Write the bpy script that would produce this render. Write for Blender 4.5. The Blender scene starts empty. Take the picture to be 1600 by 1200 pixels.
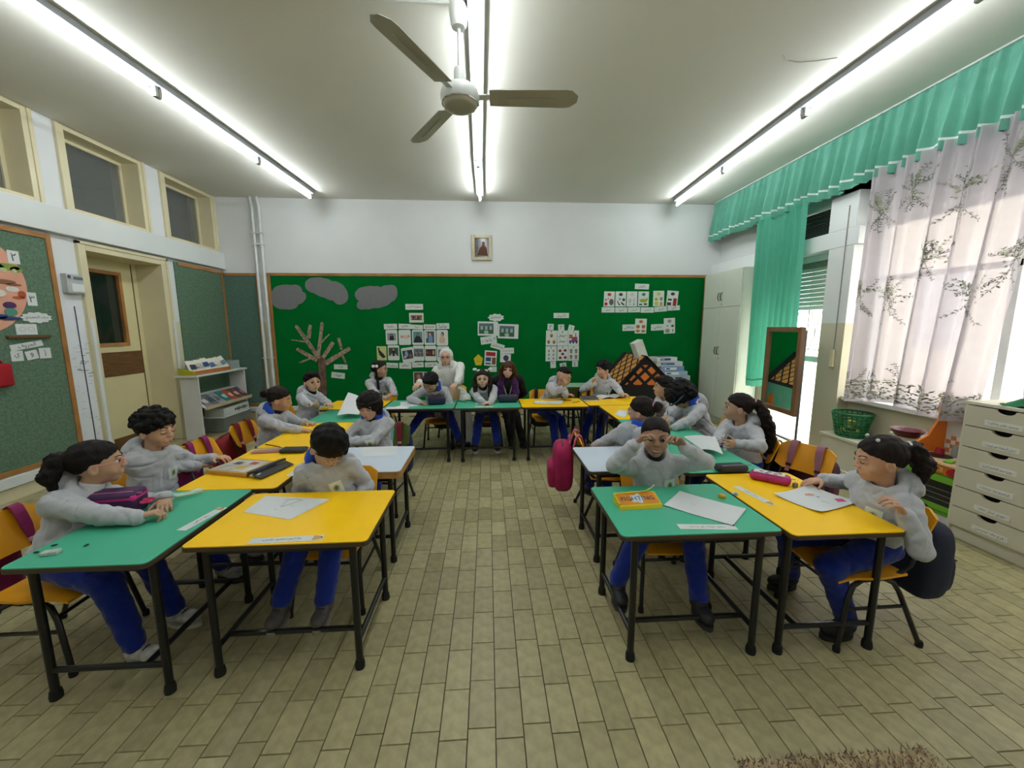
import bpy, bmesh, math, random
import numpy as np
from mathutils import Matrix, Vector
random.seed(7); rng=np.random.default_rng(7)
S=bpy.context.scene; COL=S.collection; PI=math.pi
# ---------------- camera ----------------
CP,CY,CR,CF,CH=0.14328,0.06048,-0.00293,620.,1.5
def _R(p,y,r):
    cy,sy=math.cos(y),math.sin(y); A=np.array([[cy,-sy,0],[sy,cy,0],[0,0,1]])
    B=np.array([[1,0,0],[0,0,-1],[0,1,0]])
    cp,sp=math.cos(p),math.sin(p); P=np.array([[1,0,0],[0,cp,-sp],[0,sp,cp]])
    cr,sr=math.cos(r),math.sin(r); Q=np.array([[cr,-sr,0],[sr,cr,0],[0,0,1]])
    return Q@P@B@A
RM=_R(CP,CY,CR); C0=np.array([0,0,CH])
cam=bpy.data.cameras.new('camera'); co=bpy.data.objects.new('camera',cam); COL.objects.link(co)
cam.sensor_width=36; cam.lens=CF/1600*36; cam.clip_start=.05
m=Matrix.Identity(4)
for i in range(3): m[i][0]=RM[0][i]; m[i][1]=-RM[1][i]; m[i][2]=-RM[2][i]
m[0][3],m[1][3],m[2][3]=C0; co.matrix_world=m; S.camera=co
def uz(u,v,z):                       # where the sight line of a measured point meets the level z
    d=RM.T@np.array([(u-800)/CF,(v-600)/CF,1.]); p=C0+d*(z-CH)/d[2]; return (float(p[0]),float(p[1]),z)
def uy(u,v,y):
    d=RM.T@np.array([(u-800)/CF,(v-600)/CF,1.]); p=C0+d*y/d[1]; return tuple(float(a) for a in p)
def ux(u,v,x):
    d=RM.T@np.array([(u-800)/CF,(v-600)/CF,1.]); p=C0+d*x/d[0]; return tuple(float(a) for a in p)
# ---------------- sky, exposure ----------------
TUBE=32.0; SKY=5.0
W=bpy.data.worlds.new('sky'); S.world=W; W.use_nodes=True
bg=W.node_tree.nodes['Background']; bg.inputs[0].default_value=(.93,.97,1,1); bg.inputs[1].default_value=SKY
S.view_settings.view_transform='Standard'; S.view_settings.look='None'; S.view_settings.exposure=0.6; S.view_settings.gamma=1
S.view_settings.use_curve_mapping=False
# ---------------- materials ----------------
def lin(h):
    if isinstance(h,str):
        h=h.lstrip('#'); c=[int(h[i:i+2],16)/255 for i in (0,2,4)]
    else: c=h
    return tuple(x/12.92 if x<=.04045 else ((x+.055)/1.055)**2.4 for x in c)+(1,)
MATS={}
def M(name,hexc,rough=.55,var=.06,scale=6.,bump=0.,bscale=60.,metal=0.,spec=.5,stretch=None,sheen=0.,coat=0.,emit=None,alpha=1.,rnd=0.,trans=0.):
    if name in MATS: return MATS[name]
    m=bpy.data.materials.new(name); m.use_nodes=True; nt=m.node_tree; b=nt.nodes['Principled BSDF']
    c=lin(hexc); b.inputs['Roughness'].default_value=rough; b.inputs['Metallic'].default_value=metal
    b.inputs['Specular IOR Level'].default_value=spec
    if sheen: b.inputs['Sheen Weight'].default_value=sheen
    if coat: b.inputs['Coat Weight'].default_value=coat; b.inputs['Coat Roughness'].default_value=.15
    tc=nt.nodes.new('ShaderNodeTexCoord'); src=tc.outputs['Object']
    if stretch:
        mp=nt.nodes.new('ShaderNodeMapping'); mp.inputs['Scale'].default_value=stretch; nt.links.new(src,mp.inputs[0]); src=mp.outputs[0]
    n=nt.nodes.new('ShaderNodeTexNoise'); n.inputs['Scale'].default_value=scale; n.inputs['Detail'].default_value=4; nt.links.new(src,n.inputs['Vector'])
    r=nt.nodes.new('ShaderNodeMapRange'); r.inputs['From Min'].default_value=.25; r.inputs['From Max'].default_value=.75
    r.inputs['To Min'].default_value=1-var*2; r.inputs['To Max'].default_value=1+var*2; nt.links.new(n.outputs['Fac'],r.inputs['Value'])
    h=nt.nodes.new('ShaderNodeHueSaturation'); h.inputs['Color'].default_value=c
    val=r.outputs[0]
    if rnd:
        oi=nt.nodes.new('ShaderNodeObjectInfo'); r2=nt.nodes.new('ShaderNodeMapRange'); r2.inputs['To Min'].default_value=1-rnd; r2.inputs['To Max'].default_value=1+rnd
        nt.links.new(oi.outputs['Random'],r2.inputs['Value']); mu=nt.nodes.new('ShaderNodeMath'); mu.operation='MULTIPLY'
        nt.links.new(val,mu.inputs[0]); nt.links.new(r2.outputs[0],mu.inputs[1]); val=mu.outputs[0]
    nt.links.new(val,h.inputs['Value']); nt.links.new(h.outputs[0],b.inputs['Base Color'])
    if bump:
        n2=nt.nodes.new('ShaderNodeTexNoise'); n2.inputs['Scale'].default_value=bscale; n2.inputs['Detail'].default_value=3; nt.links.new(src,n2.inputs['Vector'])
        bp=nt.nodes.new('ShaderNodeBump'); bp.inputs['Strength'].default_value=bump; bp.inputs['Distance'].default_value=.004
        nt.links.new(n2.outputs['Fac'],bp.inputs['Height']); nt.links.new(bp.outputs[0],b.inputs['Normal'])
    if emit: b.inputs['Emission Color'].default_value=lin(hexc); b.inputs['Emission Strength'].default_value=emit
    if trans: b.inputs['Transmission Weight'].default_value=trans
    if alpha<1: b.inputs['Alpha'].default_value=alpha
    MATS[name]=m; return m
def Mflat(hexc): return M('print_'+hexc.strip('#'),hexc,rough=.6,var=.03,scale=40)
# ---------------- mesh builder ----------------
class MB:
    def __init__(s): s.v=[]; s.f=[]; s.m=[]
    def add(s,vs,fs,mi=0):
        o=len(s.v); s.v+= [tuple(map(float,v)) for v in vs]; s.f+=[tuple(i+o for i in f) for f in fs]; s.m+=[mi]*len(fs); return s
    def box(s,c,d,R=None,b=0.,mi=0):       # centre, full size, rotation, chamfer
        hx,hy,hz=d[0]/2,d[1]/2,d[2]/2; b=min(b,hx*.9,hy*.9,hz*.9)
        if b<=0:
            vs=[(x*hx,y*hy,z*hz) for x in(-1,1) for y in(-1,1) for z in(-1,1)]
            fs=[(0,1,3,2),(4,6,7,5),(0,4,5,1),(2,3,7,6),(0,2,6,4),(1,5,7,3)]
        else:
            bm=bmesh.new(); bmesh.ops.create_cube(bm,size=1)
            for v in bm.verts: v.co=Vector((v.co.x*d[0],v.co.y*d[1],v.co.z*d[2]))
            bmesh.ops.bevel(bm,geom=bm.edges[:],offset=b,segments=2,profile=.5,affect='EDGES')
            bm.verts.index_update(); vs=[v.co[:] for v in bm.verts]; fs=[tuple(v.index for v in f.verts) for f in bm.faces]; bm.free()
        if R is not None: vs=[tuple(R@Vector(v)) for v in vs]
        return s.add([(v[0]+c[0],v[1]+c[1],v[2]+c[2]) for v in vs],fs,mi)
    def bb(s,a,b_,ch=0.,mi=0):             # from corner a to corner b
        return s.box([(a[i]+b_[i])/2 for i in range(3)],[abs(b_[i]-a[i]) for i in range(3)],None,ch,mi)
    def tube(s,pts,r,n=8,cap=True,mi=0,closed=False):
        P=[np.array(p,float) for p in pts]; k=len(P); rs=r if hasattr(r,'__len__') else [r]*k
        T=[]
        for i in range(k):
            a=P[(i-1)%k] if closed or i>0 else P[0]; b=P[(i+1)%k] if closed or i<k-1 else P[-1]
            t=b-a; T.append(t/(np.linalg.norm(t)+1e-12))
        up=np.array([0,0,1.]) if abs(T[0][2])<.9 else np.array([1.,0,0]); nrm=np.cross(T[0],up); nrm/=np.linalg.norm(nrm)
        vs=[]
        for i in range(k):
            nrm=nrm-T[i]*nrm.dot(T[i]); nrm/=np.linalg.norm(nrm)+1e-12; bn=np.cross(T[i],nrm)
            for j in range(n):
                a=2*PI*j/n; vs.append(P[i]+rs[i]*(math.cos(a)*nrm+math.sin(a)*bn))
        fs=[]
        for i in range(k if closed else k-1):
            for j in range(n): i2=(i+1)%k; fs.append((i*n+j,i*n+(j+1)%n,i2*n+(j+1)%n,i2*n+j))
        if cap and not closed: fs.append(tuple(range(n))[::-1]); fs.append(tuple(range((k-1)*n,k*n)))
        return s.add(vs,fs,mi)
    def lathe(s,prof,c=(0,0,0),n=20,R=None,mi=0,cap=True):   # profile (r,z)
        vs=[];fs=[]
        for r,z in prof:
            for j in range(n): a=2*PI*j/n; vs.append(Vector((r*math.cos(a),r*math.sin(a),z)))
        for i in range(len(prof)-1):
            for j in range(n): fs.append((i*n+j,i*n+(j+1)%n,(i+1)*n+(j+1)%n,(i+1)*n+j))
        if cap: fs.append(tuple(range(n))[::-1]); fs.append(tuple(range((len(prof)-1)*n,len(prof)*n)))
        if R is not None: vs=[R@v for v in vs]
        return s.add([(v[0]+c[0],v[1]+c[1],v[2]+c[2]) for v in vs],fs,mi)
    def prism(s,poly,O,U,V,t,mi=0):        # outline in the plane O,U,V pushed out by t along U x V
        O,U,V=map(lambda a:np.array(a,float),(O,U,V)); N=np.cross(U,V); N/=np.linalg.norm(N); n=len(poly)
        a=[O+U*x+V*y for x,y in poly]; b=[p+N*t for p in a]
        return s.add(a+b,[tuple(range(n))[::-1],tuple(range(n,2*n))]+[(i,(i+1)%n,n+(i+1)%n,n+i) for i in range(n)],mi)
    def grid(s,fn,nu,nv,mi=0,closeu=False):
        vs=[fn(i/(nu if closeu else nu-1),j/(nv-1)) for i in range(nu) for j in range(nv)]; fs=[]
        for i in range(nu if closeu else nu-1):
            for j in range(nv-1): i2=(i+1)%nu; fs.append((i*nv+j,i2*nv+j,i2*nv+j+1,i*nv+j+1))
        return s.add(vs,fs,mi)
    def sphere(s,c,r,R=None,n=12,m=8,mi=0):
        r=r if hasattr(r,'__len__') else (r,r,r)
        def fn(u,v):
            a=2*PI*u; b=PI*(v-.5)*.998; p=Vector((r[0]*math.cos(b)*math.cos(a),r[1]*math.cos(b)*math.sin(a),r[2]*math.sin(b)))
            if R is not None: p=R@p
            return (p[0]+c[0],p[1]+c[1],p[2]+c[2])
        return s.grid(fn,n,m,mi,True)
    def build(s,name,mats,parent=None,smooth=None,loc=(0,0,0),local=True):
        me=bpy.data.meshes.new(name); L=Vector(loc)
        me.from_pydata([Vector(v)-L for v in s.v],[],s.f)
        mats=mats if isinstance(mats,(list,tuple)) else [mats]
        for q in mats: me.materials.append(q)
        if len(mats)>1: me.polygons.foreach_set('material_index',s.m)
        if smooth: me.polygons.foreach_set('use_smooth',[True]*len(s.f)); me.set_sharp_from_angle(angle=math.radians(smooth))
        me.update(); o=bpy.data.objects.new(name,me); COL.objects.link(o); o.location=L
        if parent: o.parent=parent
        return o
def tag(o,label=None,cat=None,group=None,kind=None):
    if label: o['label']=label
    if cat: o['category']=cat
    if group: o['group']=group
    if kind: o['kind']=kind
    return o
def thing(name,label,cat,loc=(0,0,0),rz=0.,group=None):
    o=bpy.data.objects.new(name,None); COL.objects.link(o); o.location=loc; o.rotation_euler=(0,0,rz); o.empty_display_size=.05
    return tag(o,label,cat,group)
def struct(name,mb,mats,parent=None,smooth=None):
    o=mb.build(name,mats,parent,smooth)
    if parent is None: o['kind']='structure'
    return o
KIDS={}
def children(o): return [c for c in bpy.data.objects if c.parent==o]
def dup(root,loc,rz,label,group=None,ch=None):
    r=root.copy(); COL.objects.link(r); r.location=loc; r.rotation_euler=(0,0,rz); r['label']=label
    if group: r['group']=group
    for c in (ch if ch is not None else children(root)):
        d=c.copy(); COL.objects.link(d); d.parent=r
        for g in children(c): e=g.copy(); COL.objects.link(e); e.parent=d
    return r
def RZ(a): return Matrix.Rotation(a,3,'Z')
def V(*a): return np.array(a,float)
def unit(a): a=np.array(a,float); return a/(np.linalg.norm(a)+1e-12)
# ---------------- Arabic lettering: contextual letter forms laid right to left ----------------
_F={'ء':(0xFE80,1),'آ':(0xFE81,2),'أ':(0xFE83,2),'إ':(0xFE87,2),'ئ':(0xFE89,4),'ا':(0xFE8D,2),'ب':(0xFE8F,4),'ة':(0xFE93,2),'ت':(0xFE95,4),'ث':(0xFE99,4),'ج':(0xFE9D,4),'ح':(0xFEA1,4),'خ':(0xFEA5,4),'د':(0xFEA9,2),'ذ':(0xFEAB,2),'ر':(0xFEAD,2),'ز':(0xFEAF,2),'س':(0xFEB1,4),'ش':(0xFEB5,4),'ص':(0xFEB9,4),'ض':(0xFEBD,4),'ط':(0xFEC1,4),'ظ':(0xFEC5,4),'ع':(0xFEC9,4),'غ':(0xFECD,4),'ف':(0xFED1,4),'ق':(0xFED5,4),'ك':(0xFED9,4),'ل':(0xFEDD,4),'م':(0xFEE1,4),'ن':(0xFEE5,4),'ه':(0xFEE9,4),'و':(0xFEED,2),'ى':(0xFEEF,2),'ي':(0xFEF1,4)}
def shape(t):
    t=t.replace('لا','\u0001').replace('لأ','\u0002'); F=dict(_F); F['\u0001']=(0xFEFB,2); F['\u0002']=(0xFEF7,2); out=[]
    for i,c in enumerate(t):
        if c not in F: out.append(c); continue
        p=i>0 and t[i-1] in F and F[t[i-1]][1]==4; n=F[c][1]==4 and i<len(t)-1 and t[i+1] in F and F[t[i+1]][1]>1
        k=(3 if n else 1) if p else (2 if n else 0); k=min(k,F[c][1]-1); out.append(chr(F[c][0]+k))
    return ''.join(out[::-1]) if any(c in F for c in t) else t
_TX={}
def text_mesh(t,res=2):
    if t in _TX: return _TX[t]
    c=bpy.data.curves.new('lettering','FONT'); c.body=shape(t); c.resolution_u=res; c.align_x='CENTER'; c.align_y='CENTER'
    o=bpy.data.objects.new('lettering',c); COL.objects.link(o); dg=bpy.context.evaluated_depsgraph_get(); dg.update()
    me=bpy.data.meshes.new_from_object(o.evaluated_get(dg)); bpy.data.objects.remove(o); 
    vs=np.array([v.co[:] for v in me.vertices]); fs=[tuple(p.vertices) for p in me.polygons]; bpy.data.meshes.remove(me)
    lo,hi=vs.min(0),vs.max(0); vs=vs-(lo+hi)/2; _TX[t]=(vs,fs,hi-lo); return _TX[t]
def lettering(t,c,u,v,w,h,parent,hexc='#16181a',name='lettering',ploc=(0,0,0)):   # fitted in a w x h box at c, right u, up v
    vs,fs,sz=text_mesh(t); s=min(w/sz[0],h/max(sz[1],.3)); u=unit(u); v=unit(v); n=np.cross(u,v); c=np.array(c,float)
    b=MB(); b.add([c+u*p[0]*s+v*p[1]*s+n*.0007 for p in vs],fs); o=b.build(name,Mflat(hexc),None,loc=c)
    o.parent=parent; o.location=Vector(c)-Vector(ploc); return o
# ================= structure =================
XL,XR,YB,ZC,YF=-4.2,3.95,6.75,3.5,-1.6
def wall_mat(name,top,bot,zs):     # wall paint with the glossier cream dado below
    m=M(name,top,rough=.7,var=.02,scale=1.5,bump=.08,bscale=90); nt=m.node_tree; b=nt.nodes['Principled BSDF']
    g=nt.nodes.new('ShaderNodeNewGeometry'); sx=nt.nodes.new('ShaderNodeSeparateXYZ'); nt.links.new(g.outputs['Position'],sx.inputs[0])
    lt=nt.nodes.new('ShaderNodeMath'); lt.operation='LESS_THAN'; lt.inputs[1].default_value=zs; nt.links.new(sx.outputs['Z'],lt.inputs[0])
    mx=nt.nodes.new('ShaderNodeMix'); mx.data_type='RGBA'; nt.links.new(lt.outputs[0],mx.inputs['Factor'])
    src=b.inputs['Base Color'].links[0].from_socket; nt.links.new(src,mx.inputs['A']); mx.inputs['B'].default_value=lin(bot)
    nt.links.new(mx.outputs['Result'],b.inputs['Base Color']); return m
mw=wall_mat('wall_paint','#dfe1e1','#d8d4b4',1.58)
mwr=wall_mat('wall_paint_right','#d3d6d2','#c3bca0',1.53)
mwhite=M('white_paint','#dcdfdd',rough=.6,var=.02,scale=2)
mceil=M('ceiling_paint','#dcdad0',rough=.8,var=.02,scale=.8,bump=.05,bscale=40)
mcream=M('cream_gloss','#dad0ac',rough=.35,var=.03,scale=3)
mcreamd=M('cream_door','#ddd1a2',rough=.4,var=.03,scale=3)
mwood=M('varnished_oak','#a9763f',rough=.45,var=.14,scale=5,stretch=(1,1,1),bump=.1,bscale=60)
mbrown=M('kick_plate_wood','#6b4a2a',rough=.5,var=.2,scale=8,stretch=(1,1,9))
mblack=M('black_enamel','#101113',rough=.32,var=.05,scale=10)
mrub=M('black_rubber','#0b0b0c',rough=.75)
mglass=M('window_glass','#8f9490',rough=.03,var=0,trans=.0,spec=.8,alpha=.32)
# floor: grout bed and one tile at a time
fl=struct('floor',MB().bb((XL-.4,YF,-.12),(XR+.1,YB+.1,-.004)),M('grout','#4a4630',rough=.8))
TP,TL=.1045,.2055
mt=M('floor_tile','#a39a73',rough=.4,var=.10,scale=22,bump=.08,bscale=140,rnd=.11)
def tile_geo(mb,x,y,h,dx=TP-.003,dy=TL-.003,mi=0):
    a,b,c=dx/2,dy/2,.0012
    mb.add([(x-a,y-b,-.004),(x+a,y-b,-.004),(x+a,y+b,-.004),(x-a,y+b,-.004),(x-a+c,y-b+c,h),(x+a-c,y-b+c,h),(x+a-c,y+b-c,h),(x-a+c,y+b-c,h)],
     [(4,5,6,7),(0,1,5,4),(1,2,6,5),(2,3,7,6),(3,0,4,7)],mi)
tb=MB(); tile_geo(tb,0,0,0); tproto=tb.build('floor_tile',mt); tme=tproto.data; bpy.data.objects.remove(tproto)
spots=[]
i0=int((XL+.02)/TP)-1
for i in range(i0,int(XR/TP)+2):
    x=.0132+TP*(i+.5); off=1.263+(.04 if i%2 else 0)+random.uniform(-.008,.008)
    if x-TP/2<XL-.36 or x+TP/2>XR+.04: continue
    y=off-TL*14
    while y<YB+.05:
        yc=y+TL/2
        if yc-TL/2>YF and yc+TL/2<YB+.09: spots.append((x,yc))
        y+=TL
def inview(x,y):
    q=RM@(np.array([x,y,0])-C0); 
    if q[2]<=.1: return None
    p=q[:2]/q[2]*CF+np.array([800,600]); return q[2] if -20<p[0]<1620 and p[1]<1225 else None
def underdesk(x,y): return 0
sc=sorted([(inview(x,y),x,y) for x,y in spots if inview(x,y)])
near=set((x,y) for _,x,y in sc[:298])
rest=MB()
for x,y in spots:
    if (x,y) in near:
        o=bpy.data.objects.new('floor_tile',tme); COL.objects.link(o); o.location=(x,y,random.uniform(-.0006,.0006)); o.parent=fl
    else: tile_geo(rest,x,y,random.uniform(-.0006,.0006),mi=random.randrange(6))
o=rest.build('distant_floor_tiles',[M('floor_tile_%d'%k,c,rough=.4,var=.10,scale=22,bump=.08,bscale=140) for k,c in enumerate(('#a39a73','#988f68','#aea57d','#a29974','#928962','#a89f74'))],fl); o['kind']='stuff'
struct('ceiling',MB().bb((XL-.4,YF,ZC),(XR+.3,YB+.2,ZC+.15)),mceil)
struct('wall_back',MB().bb((XL-.4,YB,0),(XR+.3,YB+.2,ZC)),mw)
struct('wall_front',MB().bb((XL-.4,YF-.15,0),(XR+.3,YF,ZC)),mw)
# left wall with door recess and transom windows
lw=MB(); X0,X1=XL-.35,XL
lw.bb((X0,YF,0),(X1,4.5,2.42)); lw.bb((X0,5.6,0),(X1,YB,2.42)); lw.bb((X0,4.5,2.36),(X1,5.6,2.42))
lw.bb((X0,YF,2.42),(X1,YB,2.66))
lw.bb((X0,YF,2.66),(X1,1.9,ZC)); lw.bb((X0,2.95,2.66),(X1,3.22,ZC)); lw.bb((X0,4.2,2.66),(X1,4.47,ZC)); lw.bb((X0,5.42,2.66),(X1,5.72,ZC)); lw.bb((X0,6.68,2.66),(X1,YB,ZC))
struct('wall_left',lw,mw)
struct('trim_1',MB().bb((XL,YF,2.41),(XL+.07,YB-.002,2.66),.006),mwhite)
struct('baseboard_left',MB().bb((XL,YF,0),(XL+.022,4.46,.11)).bb((XL,5.66,0),(XL+.022,YB,.11)),mcream)
struct('trim_2',MB().bb((XL,YF,.12),(XL+.045,4.22,.215),.006),mwhite)
struct('baseboard_back',MB().bb((XL,YB-.02,0),(3.4,YB,.1)),mcream)
struct('trim_3',MB().bb((XL+.02,YB-.06,.12),(3.38,YB-.004,.2),.008),mwhite)
# corridor beyond
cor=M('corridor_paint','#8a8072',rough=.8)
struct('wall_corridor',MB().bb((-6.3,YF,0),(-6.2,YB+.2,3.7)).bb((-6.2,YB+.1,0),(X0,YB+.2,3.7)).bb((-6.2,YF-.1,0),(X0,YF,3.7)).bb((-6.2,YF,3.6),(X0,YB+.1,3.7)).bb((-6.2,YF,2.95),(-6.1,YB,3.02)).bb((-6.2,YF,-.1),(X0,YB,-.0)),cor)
for n,(a,b) in enumerate(((1.9,2.95),(3.22,4.2),(4.47,5.42),(5.72,6.68)),1):
    w=thing('window_%d'%n,None,None,(XL,(a+b)/2,2.66)); w['kind']='structure'
    y0,y1,z0,z1=a,b,2.66,ZC-.005; lx=XL
    f=MB()
    for (p,q) in (((lx-.28,y0,z0),(lx+.02,y0+.05,z1)),((lx-.28,y1-.05,z0),(lx+.02,y1,z1)),((lx-.28,y0+.05,z0),(lx+.02,y1-.05,z0+.045)),((lx-.28,y0+.05,z1-.045),(lx+.02,y1-.05,z1))): f.bb(p,q,.004)
    for (p,q) in (((lx,y0-.035,z0-.0),(lx+.03,y0+.0,z1)),((lx,y1,z0),(lx+.03,y1+.035,z1))): f.bb(p,q,.004)
    def put(mb,nm,mat): o=mb.build(nm,mat,None,loc=(lx,(a+b)/2,2.66)); o.parent=w; o.location=(0,0,0); return o
    put(f,'window_frame',mcream)
    g=MB(); xi=lx-.21
    for (p,q) in (((xi,y0+.05,z0+.045),(xi+.04,y0+.085,z1-.045)),((xi,y1-.085,z0+.045),(xi+.04,y1-.05,z1-.045)),((xi,y0+.085,z0+.045),(xi+.04,y1-.085,z0+.075)),((xi,y0+.085,z1-.08),(xi+.04,y1-.085,z1-.045))): g.bb(p,q,.003)
    put(g,'sash',mcream)
    put(MB().bb((xi+.017,y0+.085,z0+.075),(xi+.023,y1-.085,z1-.08)),'pane',mglass)
# door
d=thing('door_1',None,None,(XL,5.05,0)); d['kind']='structure'
def putd(mb,nm,mat,par=None,sm=None):
    o=mb.build(nm,mat,None,sm,loc=(XL,5.05,0)); o.parent=par or d; o.location=(0,0,0); return o
XD=-4.5
fr=MB().bb((X0-.02,4.5,0),(XL+.025,4.56,2.36),.004).bb((X0-.02,5.53,0),(XL+.025,5.6,2.36),.004).bb((X0-.02,4.56,2.30),(XL+.025,5.53,2.36),.004)
fr.bb((XL+.0,4.47,0),(XL+.035,4.5,2.385)).bb((XL,5.6,0),(XL+.035,5.63,2.385)).bb((XL,4.47,2.36),(XL+.035,5.63,2.39))
putd(fr,'door_frame',mcream)
putd(MB().bb((XL+.03,4.475,0),(XL+.05,4.51,1.6),.005).bb((XL+.03,5.585,0),(XL+.05,5.62,1.6),.005),'edge_guard',mwhite)
lf=MB()
ya,yb,za,zb=4.86,5.27,1.31,2.14
lf.bb((XD-.05,4.56,.005),(XD,5.53,za)).bb((XD-.05,4.56,zb),(XD,5.53,2.30)).bb((XD-.05,4.56,za),(XD,ya,zb)).bb((XD-.05,yb,za),(XD,5.53,zb))
leaf=putd(lf,'door_leaf',mcreamd)
fw=MB()
for p,q in (((XD-.055,ya-.03,za-.03),(XD+.012,ya+.01,zb+.03)),((XD-.055,yb-.01,za-.03),(XD+.012,yb+.03,zb+.03)),((XD-.055,ya+.01,za-.03),(XD+.012,yb-.01,za+.01)),((XD-.055,ya+.01,zb-.01),(XD+.012,yb-.01,zb+.03))): fw.bb(p,q,.003)
putd(fw,'glazing_bead',mwood,leaf)
putd(MB().bb((XD-.03,ya+.01,za+.01),(XD-.024,yb-.01,zb-.01)),'pane',M('dark_glass','#26302a',rough=.05,spec=.7,alpha=.75),leaf)
putd(MB().bb((XD,4.58,.92),(XD+.006,5.45,1.21)),'kick_plate',mbrown,leaf); putd(MB().bb((XD,4.58,.02),(XD+.006,5.45,.17)),'kick_plate',mbrown,leaf)
putd(MB().bb((XD+.001,5.452,.01),(XD+.006,5.462,2.29)),'leaf_joint',M('joint_shadow_strip','#4a4028'))
putd(MB().tube([(XD,4.64,1.05),(XD+.05,4.64,1.05),(XD+.05,4.75,1.05)],.009,8),'door_handle',M('steel','#a8a8a4',rough=.3,metal=1),leaf)
# right wall
rw=MB(); A,B=XR,XR+.25
rw.bb((A,5.5,0),(B,YB,ZC)); rw.bb((A,4.05,0),(B,4.40,ZC)); rw.bb((A,4.05,2.85),(B,5.5,ZC)); rw.bb((A,4.4,2.33),(B,5.5,2.55))
rw.bb((A,YF,0),(B,4.05,.74)); rw.bb((A,YF,2.55),(B,4.05,ZC)); rw.bb((A,YF,.74),(B,.6,2.55))
struct('wall_right',rw,mwr)
struct('trim_4',MB().bb((XR-.14,4.02,2.34),(XR-.002,YB-.005,2.52),.006).bb((XR-.14,4.06,2.52),(XR-.002,4.40,2.88),.004),mwhite)   # lintel beam
struct('trim_5',MB().bb((XR-.14,4.06,.0),(XR-.002,4.37,2.338),.004),mwr)           # pier
struct('trim_6',MB().bb((XR-.1,.5,.70),(XR-.002,4.05,.745),.006),mwhite)            # sill
struct('baseboard_right',MB().bb((XR-.02,YF,0),(XR,4.05,.1)),mcream)
# shutter box strip
vb=thing('window_6',None,None,(XR,4.9,2.55)); vb['kind']='structure'
def putv(mb,nm,mat,par,loc): o=mb.build(nm,mat,None,loc=loc); o.parent=par; o.location=(0,0,0); return o
sl=MB()
for k in range(6): sl.bb((XR+.04,4.42,2.565+k*.047),(XR+.065,5.48,2.565+k*.047+.044),.004)
putv(sl,'shutter_slats',M('shutter_black','#15120f',rough=.6),vb,(XR,4.9,2.55))
ds=MB()
for k in range(6):
    for j in range(26): ds.bb((XR+.0385,4.44+j*.04,2.583+k*.047),(XR+.0402,4.458+j*.04,2.588+k*.047))
putv(ds,'slat_slots',M('slot_grey','#77746c'),vb,(XR,4.9,2.55))
# terrace door with half-lowered shutter and grille
d2=thing('door_2',None,None,(XR,4.95,0)); d2['kind']='structure'; L2=(XR,4.95,0)
mal=M('white_aluminium','#d5dad6',rough=.4)
f=MB().bb((XR+.02,4.40,0),(XR+.10,4.46,2.33)).bb((XR+.02,5.44,0),(XR+.10,5.5,2.33)).bb((XR+.02,4.46,2.27),(XR+.10,5.44,2.33)).bb((XR+.02,4.46,1.06),(XR+.09,5.44,1.13))
putv(f,'door_frame',mal,d2,L2)
k=0; z=2.27; s=None
for k in range(11):
    z1=2.27-k*.052; putv(MB().bb((XR+.12,4.46,z1-.05),(XR+.135,5.44,z1),.005),'shutter_slat',M('shutter_pale','#b9c6bb',rough=.5),d2,L2)
putv(MB().bb((XR+.05,4.46,2.2),(XR+.1,5.44,2.27)),'shutter_box',M('shutter_grey','#77796f'),d2,L2)
g=MB()
for j in range(5):
    y=4.52+j*.22
    g.tube([(XR+.2,y,1.13),(XR+.2,y,1.75)],.006,6); g.tube([(XR+.2,y,1.72),(XR+.2,y+.11,1.42),(XR+.2,y,1.15)],.005,6); g.tube([(XR+.2,y+.2,1.72),(XR+.2,y+.09,1.42),(XR+.2,y+.2,1.15)],.005,6)
g.tube([(XR+.2,4.46,1.2),(XR+.2,5.44,1.2)],.006,6)
putv(g,'grille',M('grille_grey','#8d8d88',rough=.5),d2,L2)
mclear=M('clear_glass','#ffffff',rough=.02,var=0,alpha=.10,spec=.5)
putv(MB().bb((XR+.05,4.46,1.13),(XR+.055,5.44,2.2)),'pane',mclear,d2,L2)
# big window
w7=thing('window_5',None,None,(XR,2.3,.74)); w7['kind']='structure'; L7=(XR,2.3,.74)
f=MB()
for y in (.6,1.72,2.86,3.99): f.bb((XR+.1,y,.74),(XR+.16,y+.06,2.55))
f.bb((XR+.1,.6,.74),(XR+.16,4.05,.8)).bb((XR+.1,.6,2.49),(XR+.16,4.05,2.55)).bb((XR+.1,.6,1.95),(XR+.15,4.05,2.0))
putv(f,'window_frame',mal,w7,L7)
for (a,b) in ((.66,1.72),(1.78,2.86),(2.92,3.99)):
    for (p,q) in ((.8,1.95),(2.0,2.49)): putv(MB().bb((XR+.125,a,p),(XR+.13,b,q)),'pane',mclear,w7,L7)
# outside
struct('trim_7',MB().bb((XR+.25,-6,-.25),(22,16,-.15)),M('terrace_paving','#d8d6d0',rough=.8))
nb=thing('building','pale stone house across the yard seen through the window curtain','building',(11,3,-.15))
bw=MB().bb((10,-6,-.15),(16,12,6)); o=bw.build('wall',M('pale_stone','#e3d5c2',rough=.9,bump=.2,bscale=6),None,loc=(11,3,-.15)); o.parent=nb; o.location=(0,0,0)
for y in (-1.,1.2,3.4,5.6,7.8):
    o=MB().bb((9.97,y,1.),(10.02,y+1.,2.6),.01).build('window',M('far_window','#b9b5b4',rough=.3),None,loc=(11,3,-.15)); o.parent=nb; o.location=(0,0,0)
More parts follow.
